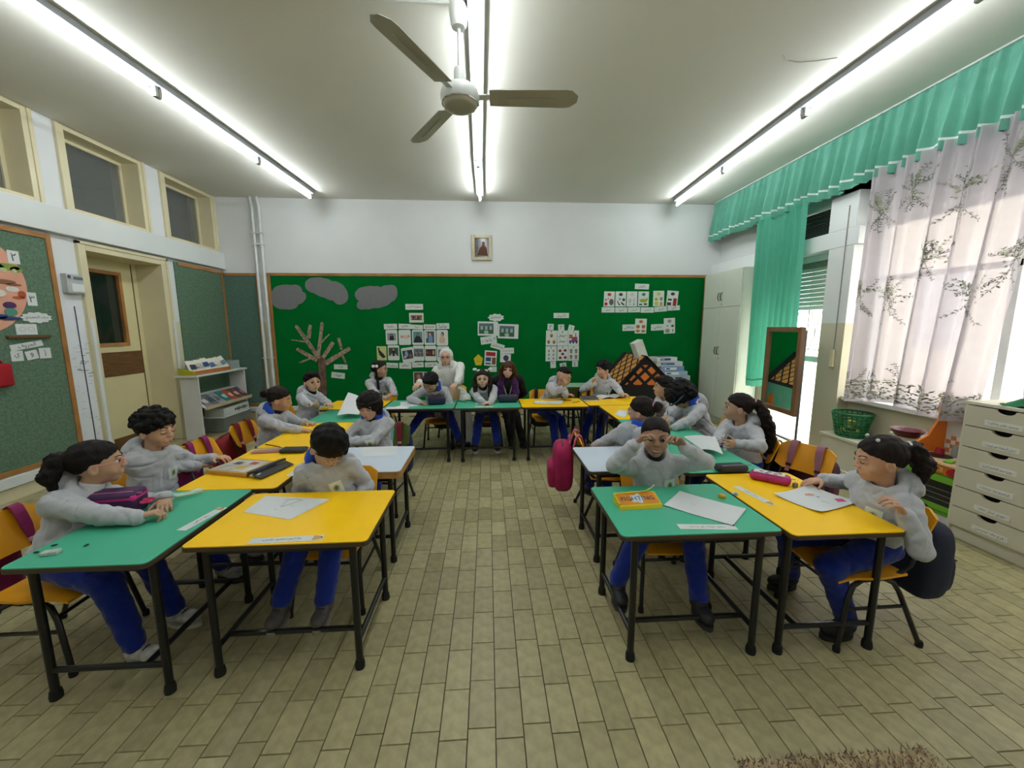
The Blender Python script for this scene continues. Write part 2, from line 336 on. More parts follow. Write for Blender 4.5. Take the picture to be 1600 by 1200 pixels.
# ceiling lights
mtube=M('tube_glow','#f4fbff',emit=TUBE,var=0); mbat=M('batten_grey','#85878a',rough=.6); mcap=M('tube_cap','#9a9a96',rough=.5)
def light(x0,y0,x1,y1,label):
    a=V(x0,y0,ZC); b=V(x1,y1,ZC); dv=unit(b-a); L=np.linalg.norm(b-a); c=(a+b)/2; ang=math.atan2(dv[1],dv[0])
    t=thing('fluorescent_light',label,'light',tuple(c),ang,'fluorescent battens on the ceiling')
    MB().bb((-L/2,-.055,-.05),(L/2,.055,-.0),.005).build('batten',mbat,t)
    MB().tube([(-L/2+.03,-.0,-.108),(L/2-.03,-.0,-.108)],.0145,10).build('tube',mtube,t)
    for s in (-1,1): MB().box((s*(L/2-.018),0,-.088),(.03,.034,.080),None,.004).build('lamp_holder',mcap,t)
for nm,line in (('left',[(-2.77,2.40),(-2.69,3.74),(-2.632,5.09),(-2.586,6.38)]),('middle',[(-.041,2.4),(-.065,3.7),(-.09,5.04),(-.09,6.35)]),('right',[(2.89,2.43),(2.891,3.745),(2.937,5.077),(3.003,6.45)])):
    for k in range(3):
        w=('nearest','second','farthest')[k]
        light(*line[k],*line[k+1],'white fluorescent tube light, %s in the %s row on the ceiling'%(w,nm))
    (a,b),(c,e)=line[0],line[1]
    for j in (1,2):   # the rows run on over the camera
        light(a-(c-a)*j,b-(e-b)*j,a-(c-a)*(j-1),b-(e-b)*(j-1),'white fluorescent tube of the %s row overhead, %s beyond the picture'%(nm,('first','second')[j-1]))

gcx=thing('height_chart','long white paper height chart on the pier left of the door','chart',(XL,4.355,1.0))
def pg(mb,nm,mat): o=mb.build(nm,mat,None,None,loc=(XL,4.355,1.0)); o.parent=gcx; o.location=(0,0,0)
pg(MB().bb((XL+.001,4.245,.14),(XL+.004,4.455,1.72)),'paper_strip',M('chart_paper','#dfe2e6',rough=.6,var=.02))
k=MB(); rq=random.Random(5)
for j in range(46): z=rq.uniform(.2,1.35); y=rq.uniform(4.26,4.44); k.bb((XL+.0042,y,z),(XL+.0048,y+rq.uniform(.01,.045),z+.003))
for j in range(14): z=1.13+rq.gauss(0,.07); y=rq.uniform(4.30,4.44); k.bb((XL+.0042,y,z),(XL+.0048,y+.04,z+.008))
pg(k,'pencil_marks',Mflat('#8a8f96'))
o=MB().tube([uz(u,v,ZC-.001) for u,v in ((1224,86),(1230,94),(1248,97),(1275,95),(1308,90))],.004,4).build('plaster_crack',M('crack_grey','#8f8a80'),bpy.data.objects['ceiling'])
# ================= furniture =================
TZ=.62
DC={'palegreen':('#8fb59a','pale green'),'green':('#48b18e','sea green'),'yellow':('#ffca00','yellow'),'white':('#c8d3e0','pale grey white')}
medge=M('board_edge','#4b3a26',rough=.6,var=.1); mlip=M('lipping_wood','#b58748',rough=.5,var=.15,scale=9)
def desk(colr,cx,cy,w,dp,rz,label,edge=None,bar=.08):
    t=thing('school_desk',label,'desk',(cx,cy,0),rz,'two-seat rows of school desks')
    mt_=M('laminate_'+colr,DC[colr][0],rough=.42,var=.02,scale=4,bump=.03,bscale=300,spec=.28)
    th=.022
    def rr(r,w_,d_):
        pts=[]
        for sx,sy,a0 in ((1,1,0),(-1,1,90),(-1,-1,180),(1,-1,270)):
            for k in range(4):
                a=math.radians(a0+k*30); pts.append((sx*(w_/2-r)+r*math.cos(a),sy*(d_/2-r)+r*math.sin(a)))
        return pts
    MB().prism(rr(.022,w-.006,dp-.006),(0,0,TZ-.004),(1,0,0),(0,1,0),.004).build('tabletop',mt_,t)
    thk=.045 if edge=='thick' else th
    MB().prism(rr(.025,w,dp),(0,0,TZ-thk),(1,0,0),(0,1,0),thk-.004).build('edge_band',mlip if edge=='thick' else medge,t)
    lx,ly=w/2-.075,dp/2-.04; zt=TZ-thk
    for sx in(-1,1):
        for sy in(-1,1):
            l=MB().tube([(sx*lx,sy*ly,.022),(sx*lx,sy*ly,zt-.001)],.0155,10).build('leg',mblack,t,40)
            MB().lathe([(.021,.0),(.022,.018),(.018,.04),(.0165,.042)],(sx*lx,sy*ly,0),10).build('foot_cap',mrub,l,40)
        MB().tube([(sx*lx,-ly+.012,.13),(sx*lx,ly-.012,.13)],.012,8).build('side_stretcher',mblack,t,40)
        MB().bb((sx*lx-.012,-ly,zt-.028),(sx*lx+.012,ly,zt-.002)).build('top_rail',mblack,t)
    MB().tube([(-lx+.011,-ly+bar,.13),(lx-.011,-ly+bar,.13)],.0125,8).build('foot_bar',mblack,t,40)
    for sy in(-1,1): MB().bb((-lx,sy*ly-.012,zt-.028),(lx,sy*ly+.012,zt-.002)).build('top_rail',mblack,t)
    return t
R90=PI/2
# local +y is the pupil's side.  left column: pupils at -x -> rz=+90 ; right column: pupils at +x -> rz=-90
desk('green',-1.557,1.812,.70,.525,R90,'sea green school desk at the front left corner with an eraser on it')
desk('yellow',-.883,1.835,.748,.53,0,'yellow school desk in front of the boy in glasses, front row left of the aisle')
desk('yellow',-1.45,2.545,.76,.54,R90,'yellow school desk with an open flat picture box, behind the front green one')
desk('yellow',-1.45,3.325,.78,.54,R90,'yellow school desk where the curly girl in a blue hood leans, left side')
desk('green',-1.45,4.0,.55,.54,R90,'sea green school desk in front of the boy holding up a paper, left side')
desk('white',-.862,2.645,.63,.53,0,'pale white school desk with a thick wooden edge, left of the aisle','thick')
desk('yellow',-1.50,4.585,.66,.54,0,'yellow school desk in the far left corner before the girl with a braid')
desk('green',-.765,4.55,.775,.52,0,'sea green school desk of the boy writing beside the nun, back row')
desk('green',-.005,4.54,.73,.52,0,'sea green school desk of the girl with white bows, back row')
desk('yellow',.745,4.54,.75,.52,0,'yellow school desk of the boy leaning sideways, back row')
desk('yellow',1.50,4.60,.73,.53,0,'yellow school desk of the boy with a pencil, back row right end')
desk('yellow',1.50,3.975,.68,.53,-R90,'yellow school desk on the right side, farthest of the right column')
desk('green',1.49,3.30,.66,.53,-R90,'sea green school desk under the pupil bending low, right side')
desk('green',1.45,2.60,.74,.50,-R90,'sea green school desk with a dark pencil case, right side')
desk('yellow',1.545,1.85,.71,.52,-R90,'yellow school desk with a pink pencil case, front right corner')
desk('green',.915,1.80,.72,.53,0,'sea green school desk with a yellow pencil case, front row right of the aisle')
desk('white',.90,2.545,.58,.50,0,'pale white school desk behind the boy making a heart, right of the aisle')
mseat=M('chair_plywood','#e39d12',rough=.42,var=.09,scale=7,stretch=(1,1,.35)); mgreenp=M('chair_plywood_green','#5d6b2c',rough=.5,var=.1)
def chair_proto(mt_,label,loc,rz):
    t=thing('school_chair',label,'chair',loc,rz,'school chairs')
    def seat(u,v,z=0): 
        x=(u-.5)*.36; y=(v-.5)*.34; w=1-.12*abs(v-.5)*2
        return (x*w,y-.0,.355-.022*max(0,(v-.75)/.25)**2-.008*math.cos((u-.5)*PI)+z)
    s=MB(); n=9
    top=[seat(i/(n-1),j/(n-1)) for i in range(n) for j in range(n)]; bot=[(p[0],p[1],p[2]-.011) for p in top]
    fs=[(i*n+j,(i+1)*n+j,(i+1)*n+j+1,i*n+j+1) for i in range(n-1) for j in range(n-1)]; k=n*n
    fs+=[(k+i*n+j,k+i*n+j+1,k+(i+1)*n+j+1,k+(i+1)*n+j) for i in range(n-1) for j in range(n-1)]
    for i in range(n-1):
        fs+=[(i*n,k+i*n,k+(i+1)*n,(i+1)*n)[::1],(i*n+n-1,(i+1)*n+n-1,k+(i+1)*n+n-1,k+i*n+n-1),(i,i+1,k+i+1,k+i),((n-1)*n+i,k+(n-1)*n+i,k+(n-1)*n+i+1,(n-1)*n+i+1)]
    s.add(top+bot,fs); s.build('seat',mt_,t,40)
    def back(u,v,o):
        x=(u-.5)*.36; c=.028*(1-(2*u-1)**2); cut=.03*max(0,abs(2*u-1)-.8)/.2
        z=.47+(v)*.19; z=z-cut*(1 if v>.5 else -1)*abs(2*v-1); return (x,-.185-c-.06*v+o,z)
    s=MB(); n=9
    top=[back(i/(n-1),j/(n-1),0) for i in range(n) for j in range(n)]; bot=[back(i/(n-1),j/(n-1),-.011) for i in range(n) for j in range(n)]
    s.add(top+bot,[f[::-1] for f in fs]); s.build('backrest',mt_,t,40)
    for sx in (-1,1):
        MB().tube([(sx*.185,.17,.012),(sx*.165,.125,.25),(sx*.16,.10,.31),(sx*.158,.06,.335),(sx*.157,-.04,.34)],.0115,8).build('leg',mblack,t,40)
        MB().tube([(sx*.19,-.24,.012),(sx*.165,-.13,.27),(sx*.16,-.10,.315),(sx*.158,-.05,.338)],.0115,8).build('leg',mblack,t,40)
        MB().tube([(sx*.148,-.02,.325),(sx*.148,-.13,.345),(sx*.148,-.19,.39),(sx*.145,-.219,.48),(sx*.14,-.264,.61)],.0105,8).build('back_upright',mblack,t,40)
        MB().tube([(sx*.17,.135,.2),(sx*.17,-.155,.2)],.008,6).build('side_rail',mblack,t,40)
        for y in(.172,-.242): MB().lathe([(.015,0),(.0155,.02),(.012,.03)],(sx*(.186 if y>0 else .19),y,0),8).build('foot_cap',mrub,t,40)
    MB().tube([(-.163,.118,.26),(.163,.118,.26)],.008,6).build('cross_rail',mblack,t,40)
    return t
CHP={}
def chair(x,y,deg,label,kind='yellow'):
    rz=math.radians(deg)
    if kind not in CHP:
        t=chair_proto({'yellow':mseat,'green':mgreenp}[kind],label,(x,y,0),rz); CHP[kind]=(t,children(t)); return t
    t,ch=CHP[kind]; return dup(t,(x,y,0),rz,label,None,ch)
# deg: direction the sitter faces is local +y ; 0 -> +Y, 90 -> -X, -90 -> +X, 180 -> -Y
chair(-1.99,1.83,-90,'yellow plywood chair of the ponytail girl with pink glasses, front left')
chair(-2.02,2.40,-90,'yellow plywood chair of the curly haired boy, left side')
chair(-1.93,3.02,-88,'empty yellow chair with magenta bag straps over its back, left side')
chair(-1.95,3.60,-90,'yellow chair with a red bag, under the girl in a blue hood on the left')
chair(-1.97,4.36,-90,'yellow chair of the boy holding up a paper, left side')
chair(-.86,2.12,180,'yellow chair of the boy with bowed head, front row')
chair(-.90,3.22,172,'olive green chair with pale blue stripes behind the white desk','green')
chair(-1.42,5.22,182,'yellow chair of the girl with a white hair bow, far left')
chair(-.62,4.98,180,'yellow chair of the boy writing in the back row')
chair(-.02,5.02,180,'yellow chair of the girl with white bows, back row')
chair(.74,5.0,183,'yellow chair of the boy leaning sideways, back row')
chair(1.46,5.08,180,'yellow chair of the boy with a pencil, back row')
chair(1.96,4.05,90,'yellow chair of the boy in profile, right side')
chair(2.0,3.42,90,'yellow chair of the pupil bending low over the desk, right side')
chair(1.90,2.90,90,'yellow chair of the girl with the long ponytail, right side')
chair(2.03,2.50,112,'empty yellow chair with mauve bag straps over its back, right side')
chair(1.77,1.745,91,'yellow chair of the ponytail girl with a navy bag, front right')
chair(.98,2.04,180,'yellow chair of the boy making a heart with his hands')
chair(.96,2.99,-95,'yellow chair with a magenta bag behind the white desk on the right')
chair(-.5,5.5,180,'yellow chair under the nun in white, back row')
chair(.27,5.52,180,'yellow chair under the woman with the purple scarf, back row')
ov=MB()
for x0,w,mi in ((-.03,.03,0),(.02,.018,1),(.06,.035,0),(-.10,.014,1)):
    n=6
    vs=[];
    for j in range(n):
        v=j/(n-1)
        for u in (.5+x0/.36,.5+(x0+w)/.36):
            c=.028*(1-(2*u-1)**2); vs.append(((u-.5)*.36,-.183-c-.06*v,.475+.182*v))
    ov.add(vs,[(2*j,2*j+2,2*j+3,2*j+1) for j in range(n-1)],mi)
ov.build('painted_stripe',[M('stripe_teal','#7fb5b4'),M('stripe_pale','#bcd0c8')],CHP['green'][0])
# ---- drawer unit ----
mbe=M('putty_laminate','#d3cdb8',rough=.5,var=.02,scale=3); mbed=M('putty_laminate_front','#cbc5ae',rough=.5,var=.025,scale=3)
dl=(3.575,2.278,0); t=thing('drawer_unit','beige six drawer unit with name strips by the right wall','drawers',dl)
def putl(mb,nm,mat,par,loc,sm=None): o=mb.build(nm,mat,None,sm,loc=loc); o.parent=par; o.location=(0,0,0); return o
c=MB().bb((3.302,2.487,.06),(3.85,2.505,.965)).bb((3.302,2.05,.06),(3.85,2.068,.965)).bb((3.295,2.045,.965),(3.86,2.51,.987),.003).bb((3.84,2.068,.06),(3.85,2.487,.965)).bb((3.33,2.068,.06),(3.84,2.487,.085))
putl(c,'carcass',mbe,t,dl); putl(MB().bb((3.335,2.055,.0),(3.85,2.5,.06)).bb((3.318,2.052,0),(3.335,2.502,.10),.003),'plinth',mbe,t,dl)
putl(MB().bb((3.345,2.07,.1),(3.355,2.485,.96)),'shadow_gap_panel',M('drawer_gap_shade','#1d1915',rough=.9),t,dl)  # near-black sheet paints the shade seen through drawer gaps and handle cut-outs
zz=[.963,.822,.675,.529,.383,.239,.100]
names=['محمد عامر شلالدة','ليان أسامة ابو عيشه','زكريا عبد الحليم الزرو','ابراهيم اياد جرادات','جوري نبيل سعد','فرح علاء محيسن']
for k in range(6):
    z1,z0=zz[k]-.004,zz[k+1]+.003; yc=2.278; hw=.205
    poly=[(-hw,z0),(hw,z0),(hw,z1)]+[(.052*math.cos(a),z1-.028*math.sin(a)) for a in np.linspace(.0,PI,9)]+[(-hw,z1)]
    f=MB().prism([(p[0],p[1]) for p in poly],(3.302,yc,0),(0,-1,0),(0,0,1),.018)
    f.v=[(2*3.302-v[0]+.0 if False else v[0],v[1],v[2]) for v in f.v]
    o=f.build('drawer',mbed,None,loc=dl); o.parent=t; o.location=(.018 if False else 0,0,0)
    yl=2.278-.005*k; zl=(z0+z1)/2-.028
    s=MB().bb((3.2815,yl-.095,zl-.016),(3.2838,yl+.095,zl+.018)); so=putl(s,'name_strip',Mflat('#dcdcd4'),o,dl)
    vs,fs,sz=text_mesh(names[k]); sc_=min(.15/sz[0],.026/sz[1]); 
    L=MB().add([(3.2808,yl-p[0]*sc_,zl+p[1]*sc_) for p in vs],fs); lo=L.build('lettering',Mflat('#222426'),None,loc=dl); lo.parent=o; lo.location=(0,0,0)
# ---- wardrobe ----
wl=(3.77,6.05,0); t=thing('wardrobe','tall pale grey four door cupboard beside the green board','cupboard',wl)
mwd=M('pale_grey_laminate','#d0d6c6',rough=.45,var=.02,scale=2)
putl(MB().bb((3.625,5.56,.07),(3.94,6.54,2.33)).bb((3.64,5.57,0),(3.94,6.53,.07)),'carcass',mwd,t,wl)
for (a,b,z0,z1) in ((5.565,6.048,.075,1.785),(6.053,6.535,.075,1.785),(5.565,6.048,1.792,2.325),(6.053,6.535,1.792,2.325)):
    o=putl(MB().bb((3.605,a,z0),(3.624,b,z1),.003),'door',mwd,t,wl)
    yh=6.02 if a<6 else 6.085; zh=1.12 if z0<1 else 1.95
    putl(MB().tube([(3.605,yh,zh-.06),(3.58,yh,zh-.045),(3.572,yh,zh),(3.58,yh,zh+.045),(3.605,yh,zh+.06)],.006,8),'handle',mblack,o,wl,60)
    if a<6: putl(MB().lathe([(.0001,0),(.009,0),(.009,.004),(.0001,.004)],(3.605,6.01,zh-.12),10,Matrix.Rotation(-PI/2,3,'Y')),'keyhole',mblack,o,wl)
# ---- white book corner on the left wall ----
sl_=(-3.97,5.95,0); t=thing('book_stand','low white bookcase with a tilted book tray by the left wall','bookcase',sl_)
ml=M('white_laminate','#d2d4d2',rough=.5,var=.02)
putl(MB().bb((-4.07,5.45,0),(-3.836,5.47,.85),.002),'side_panel',ml,t,sl_); putl(MB().bb((-4.07,6.46,0),(-3.836,6.48,.85),.002),'side_panel',ml,t,sl_)
putl(MB().bb((-4.1,5.40,.85),(-3.82,6.52,.875),.003),'top_board',ml,t,sl_)
R=Matrix.Rotation(math.radians(38),3,'Y')
putl(MB().box((-3.90,5.965,.50),(.30,.985,.012),R),'tilted_tray',ml,t,sl_)
putl(MB().bb((-3.79,5.475,.40),(-3.772,6.50,.445),.002),'tray_lip',M('pale_beech','#c9b48f',rough=.5),t,sl_)
bc=['#7f858c','#c7c2c4','#37404a','#3a7f86','#b5513c','#d9d2cc','#8d3d35','#5c4a6a','#c98d6a']
tn=Vector((math.sin(math.radians(38)),0,math.cos(math.radians(38))))
def book(c,w,h,th,R,hexc,label,group,inner='#e9e4d6',pat=None):
    b=thing('book',label,'book',tuple(c),0,group); 
    MB().box((0,0,th/2),(h,w,.0016),R,0).build('cover',M('book_'+hexc.strip('#'),hexc,rough=.4,var=.25,scale=18),b)
    MB().box((0,0,0),(h-.006,w-.006,th-.002),R,0).build('pages',Mflat(inner),b)
    if pat: MB().box((.02,0,th/2+.001),(h*.35,w*.6,.001),R,0).build('cover_picture',M('book_pic_'+pat.strip('#'),pat,rough=.4,var=.4,scale=25),b)
    return b
ord_=['nearest','second','third','fourth','fifth','sixth','farthest']
cols=[('#8b8590','grey violet','#d9cfd0'),('#75797c','grey','#4e5560'),('#9aa0a3','light grey','#6c6f70'),('#2f7f86','teal','#9fd0cc'),('#b4553a','brick red','#e1a07a'),('#7d3c3a','dark red','#c7a09a'),('#5d4452','plum','#a06a6a')]
for k,(hx,nm,pc) in enumerate(cols):
    y=5.56+k*.138; c=Vector((-3.90,y,.50))+tn*(.014)+R@Vector((.015,0,0))
    book(c,.128,.22,.014,R,hx,'%s picture book on the tilted white tray, %s from the left'%(nm,ord_[k]),'books on the tilted tray',pat=pc)
bx=(-3.93,5.80,.875); bb_=thing('book_crate','small crate with lime end and orange front on the white bookcase','crate',bx)
putl(MB().prism([(-.10,0),(.10,0),(.10,.05),(-.10,.10)],(-3.95,5.42,.876),(1,0,0),(0,0,1),-.01),'crate_end',M('lime_panel','#b3b02a',rough=.5),bb_,bx)
putl(MB().prism([(-.10,0),(.10,0),(.10,.05),(-.10,.10)],(-3.95,6.17,.876),(1,0,0),(0,0,1),-.01),'crate_end',M('lime_panel','#b3b02a'),bb_,bx)
putl(MB().bb((-3.858,5.43,.876),(-3.848,6.16,.93)),'crate_front',M('orange_wood','#c07a45',rough=.5),bb_,bx); putl(MB().bb((-4.05,5.43,.876),(-3.858,6.16,.882)),'crate_base',ml,bb_,bx); putl(MB().bb((-4.05,5.43,.876),(-4.042,6.16,.97)),'crate_back',ml,bb_,bx)
Rb=Matrix.Rotation(math.radians(62),3,'Y')@Matrix.Rotation(.15,3,'X')
for k,(hx,nm,pc) in enumerate([('#8d8a94','grey lilac','#3c3c44'),('#4a4a44','charcoal','#b9b9b4'),('#c9b27a','tan','#2f4f86'),('#d4cda6','cream','#4b6fa0'),('#c3c27c','pale olive','#d9d9c8'),('#b9c4c0','pale blue grey','#6b8f9c')]):
    y=5.52+k*.112; book(Vector((-3.94+.006*k,y,.975+.008*(k%3))),.135,.19,.014,Rb@Matrix.Rotation((k-2)*.06,3,'Z'),hx,'%s book leaning in the lime ended crate, %s from the left'%(nm,ord_[k]),'books in the small crate',pat=pc)
o=MB().bb((-4.06,6.25,.877),(-4.055,6.47,1.0)).bb((-4.055,6.25,.877),(-3.9,6.255,1.0)).bb((-4.055,6.465,.877),(-3.9,6.47,1.0)).bb((-3.905,6.255,.877),(-3.9,6.465,1.0)).bb((-4.06,6.25,.876),(-3.9,6.47,.88)).build('acrylic_holder',M('acrylic','#b8c2c2',rough=.1,alpha=.45),None); tag(o,'clear acrylic leaflet holder at the far end of the white bookcase','holder')
pl=(-3.93,6.1,0); t=thing('storage_box','clear plastic storage box on the floor under the book tray','box',pl)
mpl=M('clear_plastic','#9aa09c',rough=.25,alpha=.6); b=MB()
b.add([(-4.05,5.80,.01),(-3.80,5.80,.01),(-3.80,6.40,.01),(-4.05,6.40,.01),(-4.07,5.77,.22),(-3.77,5.77,.22),(-3.77,6.43,.22),(-4.07,6.43,.22)],[(3,2,1,0),(0,1,5,4),(1,2,6,5),(2,3,7,6),(3,0,4,7)])
putl(b,'bin',mpl,t,pl); cc=MB()
for k in range(22): cc.sphere((random.uniform(-4.0,-3.84),random.uniform(5.86,6.34),random.uniform(.04,.13)),random.uniform(.02,.035),None,8,6,k%4)
o=putl(cc,'toys_inside',[Mflat(h) for h in ('#3a3a3c','#6c2f3a','#77706a','#31404a')],t,pl); o['kind']='stuff'
putl(MB().bb((-4.08,5.76,.22),(-3.76,6.44,.232),.004),'lid',M('white_plastic','#cdd0cb',rough=.4),t,pl)
pl2=(-3.93,6.1,.232); t=thing('paper_carton','white carton with dark markings on top of the clear box','box',pl2)
putl(MB().bb((-4.06,5.82,.233),(-3.79,6.42,.345),.004),'carton',M('white_card','#c6c9c4',rough=.7),t,pl2)
k=MB()
for j in range(7): y=6.08+j*.045; k.box((-3.7885,y,.29),(.002,.026,.03+.012*(j%3)),Matrix.Rotation(.5*(j%2),3,'X'))
putl(k,'marking',Mflat('#2a2326'),t,pl2)
# ---- mirror ----
ml_=(3.41,4.4,0); t=thing('standing_mirror','tall wooden framed mirror on a grey metal stand by the terrace door','mirror',ml_,math.radians(-6))
mfr=M('walnut_frame','#7a5a3c',rough=.5,var=.15,scale=8,stretch=(1,1,.3)); y0,y1,z0,z1=4.08,4.715,.505,1.488; f=MB()
for p,q in (((3.385,y0,z0),(3.43,y0+.055,z1)),((3.385,y1-.055,z0),(3.43,y1,z1)),((3.385,y0+.055,z0),(3.43,y1-.055,z0+.055)),((3.385,y0+.055,z1-.055),(3.43,y1-.055,z1))): f.bb(p,q,.004)
putl(f,'frame',mfr,t,ml_); putl(MB().bb((3.405,y0+.05,z0+.05),(3.415,y1-.05,z1-.05)),'mirror_glass',M('silvered_glass','#e6ebe8',rough=.015,metal=1,var=0),t,ml_)
putl(MB().bb((3.43,y0+.01,z0+.01),(3.44,y1-.01,z1-.01)),'back_board',M('slate_back','#4c5a60',rough=.6),t,ml_)
st=M('grey_steel','#7a7d7c',rough=.4,metal=.6)
for y in (y0+.03,y1-.03):
    putl(MB().tube([(3.455,y,1.45),(3.455,y,.09)],.013,8),'post',st,t,ml_,50)
    putl(MB().tube([(3.20,y,.015),(3.24,y,.06),(3.32,y,.085),(3.58,y,.085),(3.66,y,.06),(3.70,y,.015)],.014,8),'foot',st,t,ml_,50)
putl(MB().tube([(3.455,y0+.03,.2),(3.455,y1-.03,.2)],.011,8),'cross_bar',st,t,ml_,50)
# ---- play kitchen ----
kl=(3.62,2.76,0); t=thing('play_kitchen','green and orange wooden play kitchen beside the drawer unit','toy kitchen',kl)
mor=M('toy_orange','#d9741d',rough=.45); mgr=M('toy_green','#6fae2c',rough=.45); mmap=M('toy_beech','#cfae84',rough=.5,var=.08)
putl(MB().bb((3.47,2.54,.05),(3.80,2.97,.375)),'cabinet',mgr,t,kl); putl(MB().bb((3.46,2.53,0),(3.80,2.98,.05),.003),'plinth',ml,t,kl)
putl(MB().bb((3.45,2.54,.375),(3.47,2.97,.445),.003),'control_panel',mor,t,kl); putl(MB().bb((3.47,2.54,.375),(3.80,2.97,.445)),'upper_box',mor,t,kl)
putl(MB().bb((3.435,2.53,.445),(3.80,2.98,.465),.004),'worktop',mmap,t,kl)
dr=MB()
for p,q in (((3.45,2.57,.09),(3.47,2.61,.36)),((3.45,2.87,.09),(3.47,2.91,.36)),((3.45,2.61,.09),(3.47,2.87,.13)),((3.45,2.61,.31),(3.47,2.87,.36))): dr.bb(p,q,.003)
o=putl(dr,'oven_door',mgr,t,kl); putl(MB().bb((3.460,2.61,.13),(3.468,2.87,.31)),'oven_glass',M('oven_glass','#15181a',rough=.15),o,kl)
g=MB()
for k in range(3): g.bb((3.452,2.61,.17+k*.04),(3.458,2.87,.175+k*.04))
putl(g,'rack',st,o,kl)
RY=Matrix.Rotation(-PI/2,3,'Y')
for y in (2.845,2.625): putl(MB().lathe([(.03,0),(.032,.01),(.028,.024),(.0001,.026)],(3.45,y,.41),16,RY),'knob',M('toy_red','#a81c22',rough=.4),t,kl,50)
pl_=putl(MB().bb((3.446,2.69,.39),(3.45,2.79,.43),.002),'display_plate',M('toy_yellow','#dba14a'),t,kl)
lettering('0:0:0',(3.4455,2.74,.41),(0,-1,0),(0,0,1),.07,.022,t,'#6b4a1c','display_digits',kl)
putl(MB().bb((3.775,2.53,.465),(3.80,2.98,.93)),'back_panel',M('toy_white','#c9c6bd',rough=.5),t,kl)
ck=MB()
for i in range(12):
    for j in range(4): ck.bb((3.772,2.54+i*.035,.47+j*.035),(3.7755,2.573+i*.035,.503+j*.035),0,(i+j)%2)
putl(ck,'splashback_tiles',[Mflat('#d9cdbd'),Mflat('#b9753f')],t,kl)
putl(MB().prism([(-.16,0),(.16,0),(.16,.5),(.10,.5),(.075,.28),(.0,.14),(-.16,.05)],(3.63,2.985,.465),(1,0,0),(0,0,1),.018),'side_post',mor,t,kl)
putl(MB().bb((3.68,2.56,.655),(3.775,2.76,.667),.002),'shelf',M('toy_grey','#8c8a84'),t,kl)
putl(MB().lathe([(.0001,0),(.07,0),(.078,.008),(.0001,.012)],(3.772,2.80,.77),20,RY),'wall_plate',M('toy_plate','#c2a36e',var=.2,scale=30),t,kl,50)
putl(MB().lathe([(.0001,.0),(.085,0),(.085,.004),(.0001,.004)],(3.6,2.86,.466),20),'hob',mblack,t,kl)
for nm,c,r,h,hx,lb in (('toy_jar',(3.71,2.70,.668),.03,.09,'#b5735a','terracotta toy jar on the play kitchen shelf'),('toy_jar',(3.72,2.60,.668),.03,.075,'#b9b2a8','pale toy jar on the play kitchen shelf'),('toy_pot',(3.66,2.90,.466),.028,.05,'#a02028','small red toy pot at the back of the play worktop'),('toy_cup',(3.68,2.72,.466),.032,.05,'#5a7fa6','blue toy cup on the play kitchen worktop'),('toy_jug',(3.70,2.81,.466),.035,.09,'#8a8a82','grey toy jug on the play kitchen worktop')):
    o=MB().lathe([(.0001,0),(r,0),(r*1.05,h*.5),(r*.85,h*.9),(r*.9,h),(.0001,h)],(0,0,0),14).build(nm,M('toy_'+hx.strip('#'),hx,rough=.45),None,50); o.location=c; tag(o,lb,'toy')
o=MB().box((0,0,.008),(.08,.05,.014),Matrix.Rotation(.4,3,'Z'),.005).build('toy_vegetable',mgr,None); o.location=(3.50,2.70,.466); tag(o,'flat green toy vegetable at the front of the play worktop','toy')
o=MB().lathe([(.03,0),(.075,.0),(.11,.06),(.118,.062),(.08,.008),(.0001,.006)],(0,0,0),20).build('toy_bowl',M('toy_maroon','#5f1422',rough=.4),None,50); o.location=(3.62,3.13,.55); tag(o,'dark maroon toy bowl beside the orange post','bowl')
# low ledge with basket
o=MB().bb((3.62,3.02,0),(3.93,4.03,.02)).bb((3.62,3.02,.02),(3.64,3.04,.55)).bb((3.64,3.02,.02),(3.93,3.04,.53)).bb((3.62,3.02,.53),(3.93,3.28,.55)).bb((3.66,3.3,.02),(3.93,4.03,.335)).bb((3.62,3.28,.335),(3.93,4.03,.36),.003).build('low_shelf',mbe,None); tag(o,'low beige ledge under the curtained window','shelf')
bk=(3.76,3.80,.36); t=thing('basket','green plastic mesh basket on the ledge under the window','basket',bk)
w_=MB(); N=24
for k in range(8):
    z=.01+k*.034; r=.115+.05*k/7; w_.tube([(r*math.cos(a),r*math.sin(a)*1.05,z) for a in np.linspace(0,2*PI,N,endpoint=False)],.006 if k<7 else .012,6,closed=True)
for j in range(N):
    a=2*PI*j/N; w_.tube([(.115*math.cos(a),.121*math.sin(a),.01),(.165*math.cos(a),.173*math.sin(a),.25)],.006,5)
w_.lathe([(.0001,0),(.115,0),(.115,.006),(.0001,.006)],(0,0,0),24); w_.build('basket_mesh',M('basket_green','#0f6b3c',rough=.4),t,60)
cc=MB()
for k in range(26):
    a=random.uniform(0,6.28); r=random.uniform(0,.1); cc.sphere((r*math.cos(a),r*math.sin(a),random.uniform(.04,.15)),random.uniform(.018,.03),None,8,6,k%3)
o=cc.build('toys_inside',[Mflat(h) for h in ('#c8b43a','#3a7a3c','#8a8a48')],t,60); o['kind']='stuff'
# blind strap box
ss=thing('strap_winder','white shutter strap with its winder box on the pier','strap',(XR-.142,4.16,1.14))
def puts(mb,nm,mat): o=mb.build(nm,mat,None,None,loc=(XR-.142,4.16,1.14)); o.parent=ss; o.location=(0,0,0)
puts(MB().bb((XR-.165,4.135,1.05),(XR-.1415,4.185,1.24),.004),'winder_box',mcream); puts(MB().bb((XR-.146,4.155,1.24),(XR-.1415,4.165,2.75)),'strap',M('strap_grey','#8f8f88'))
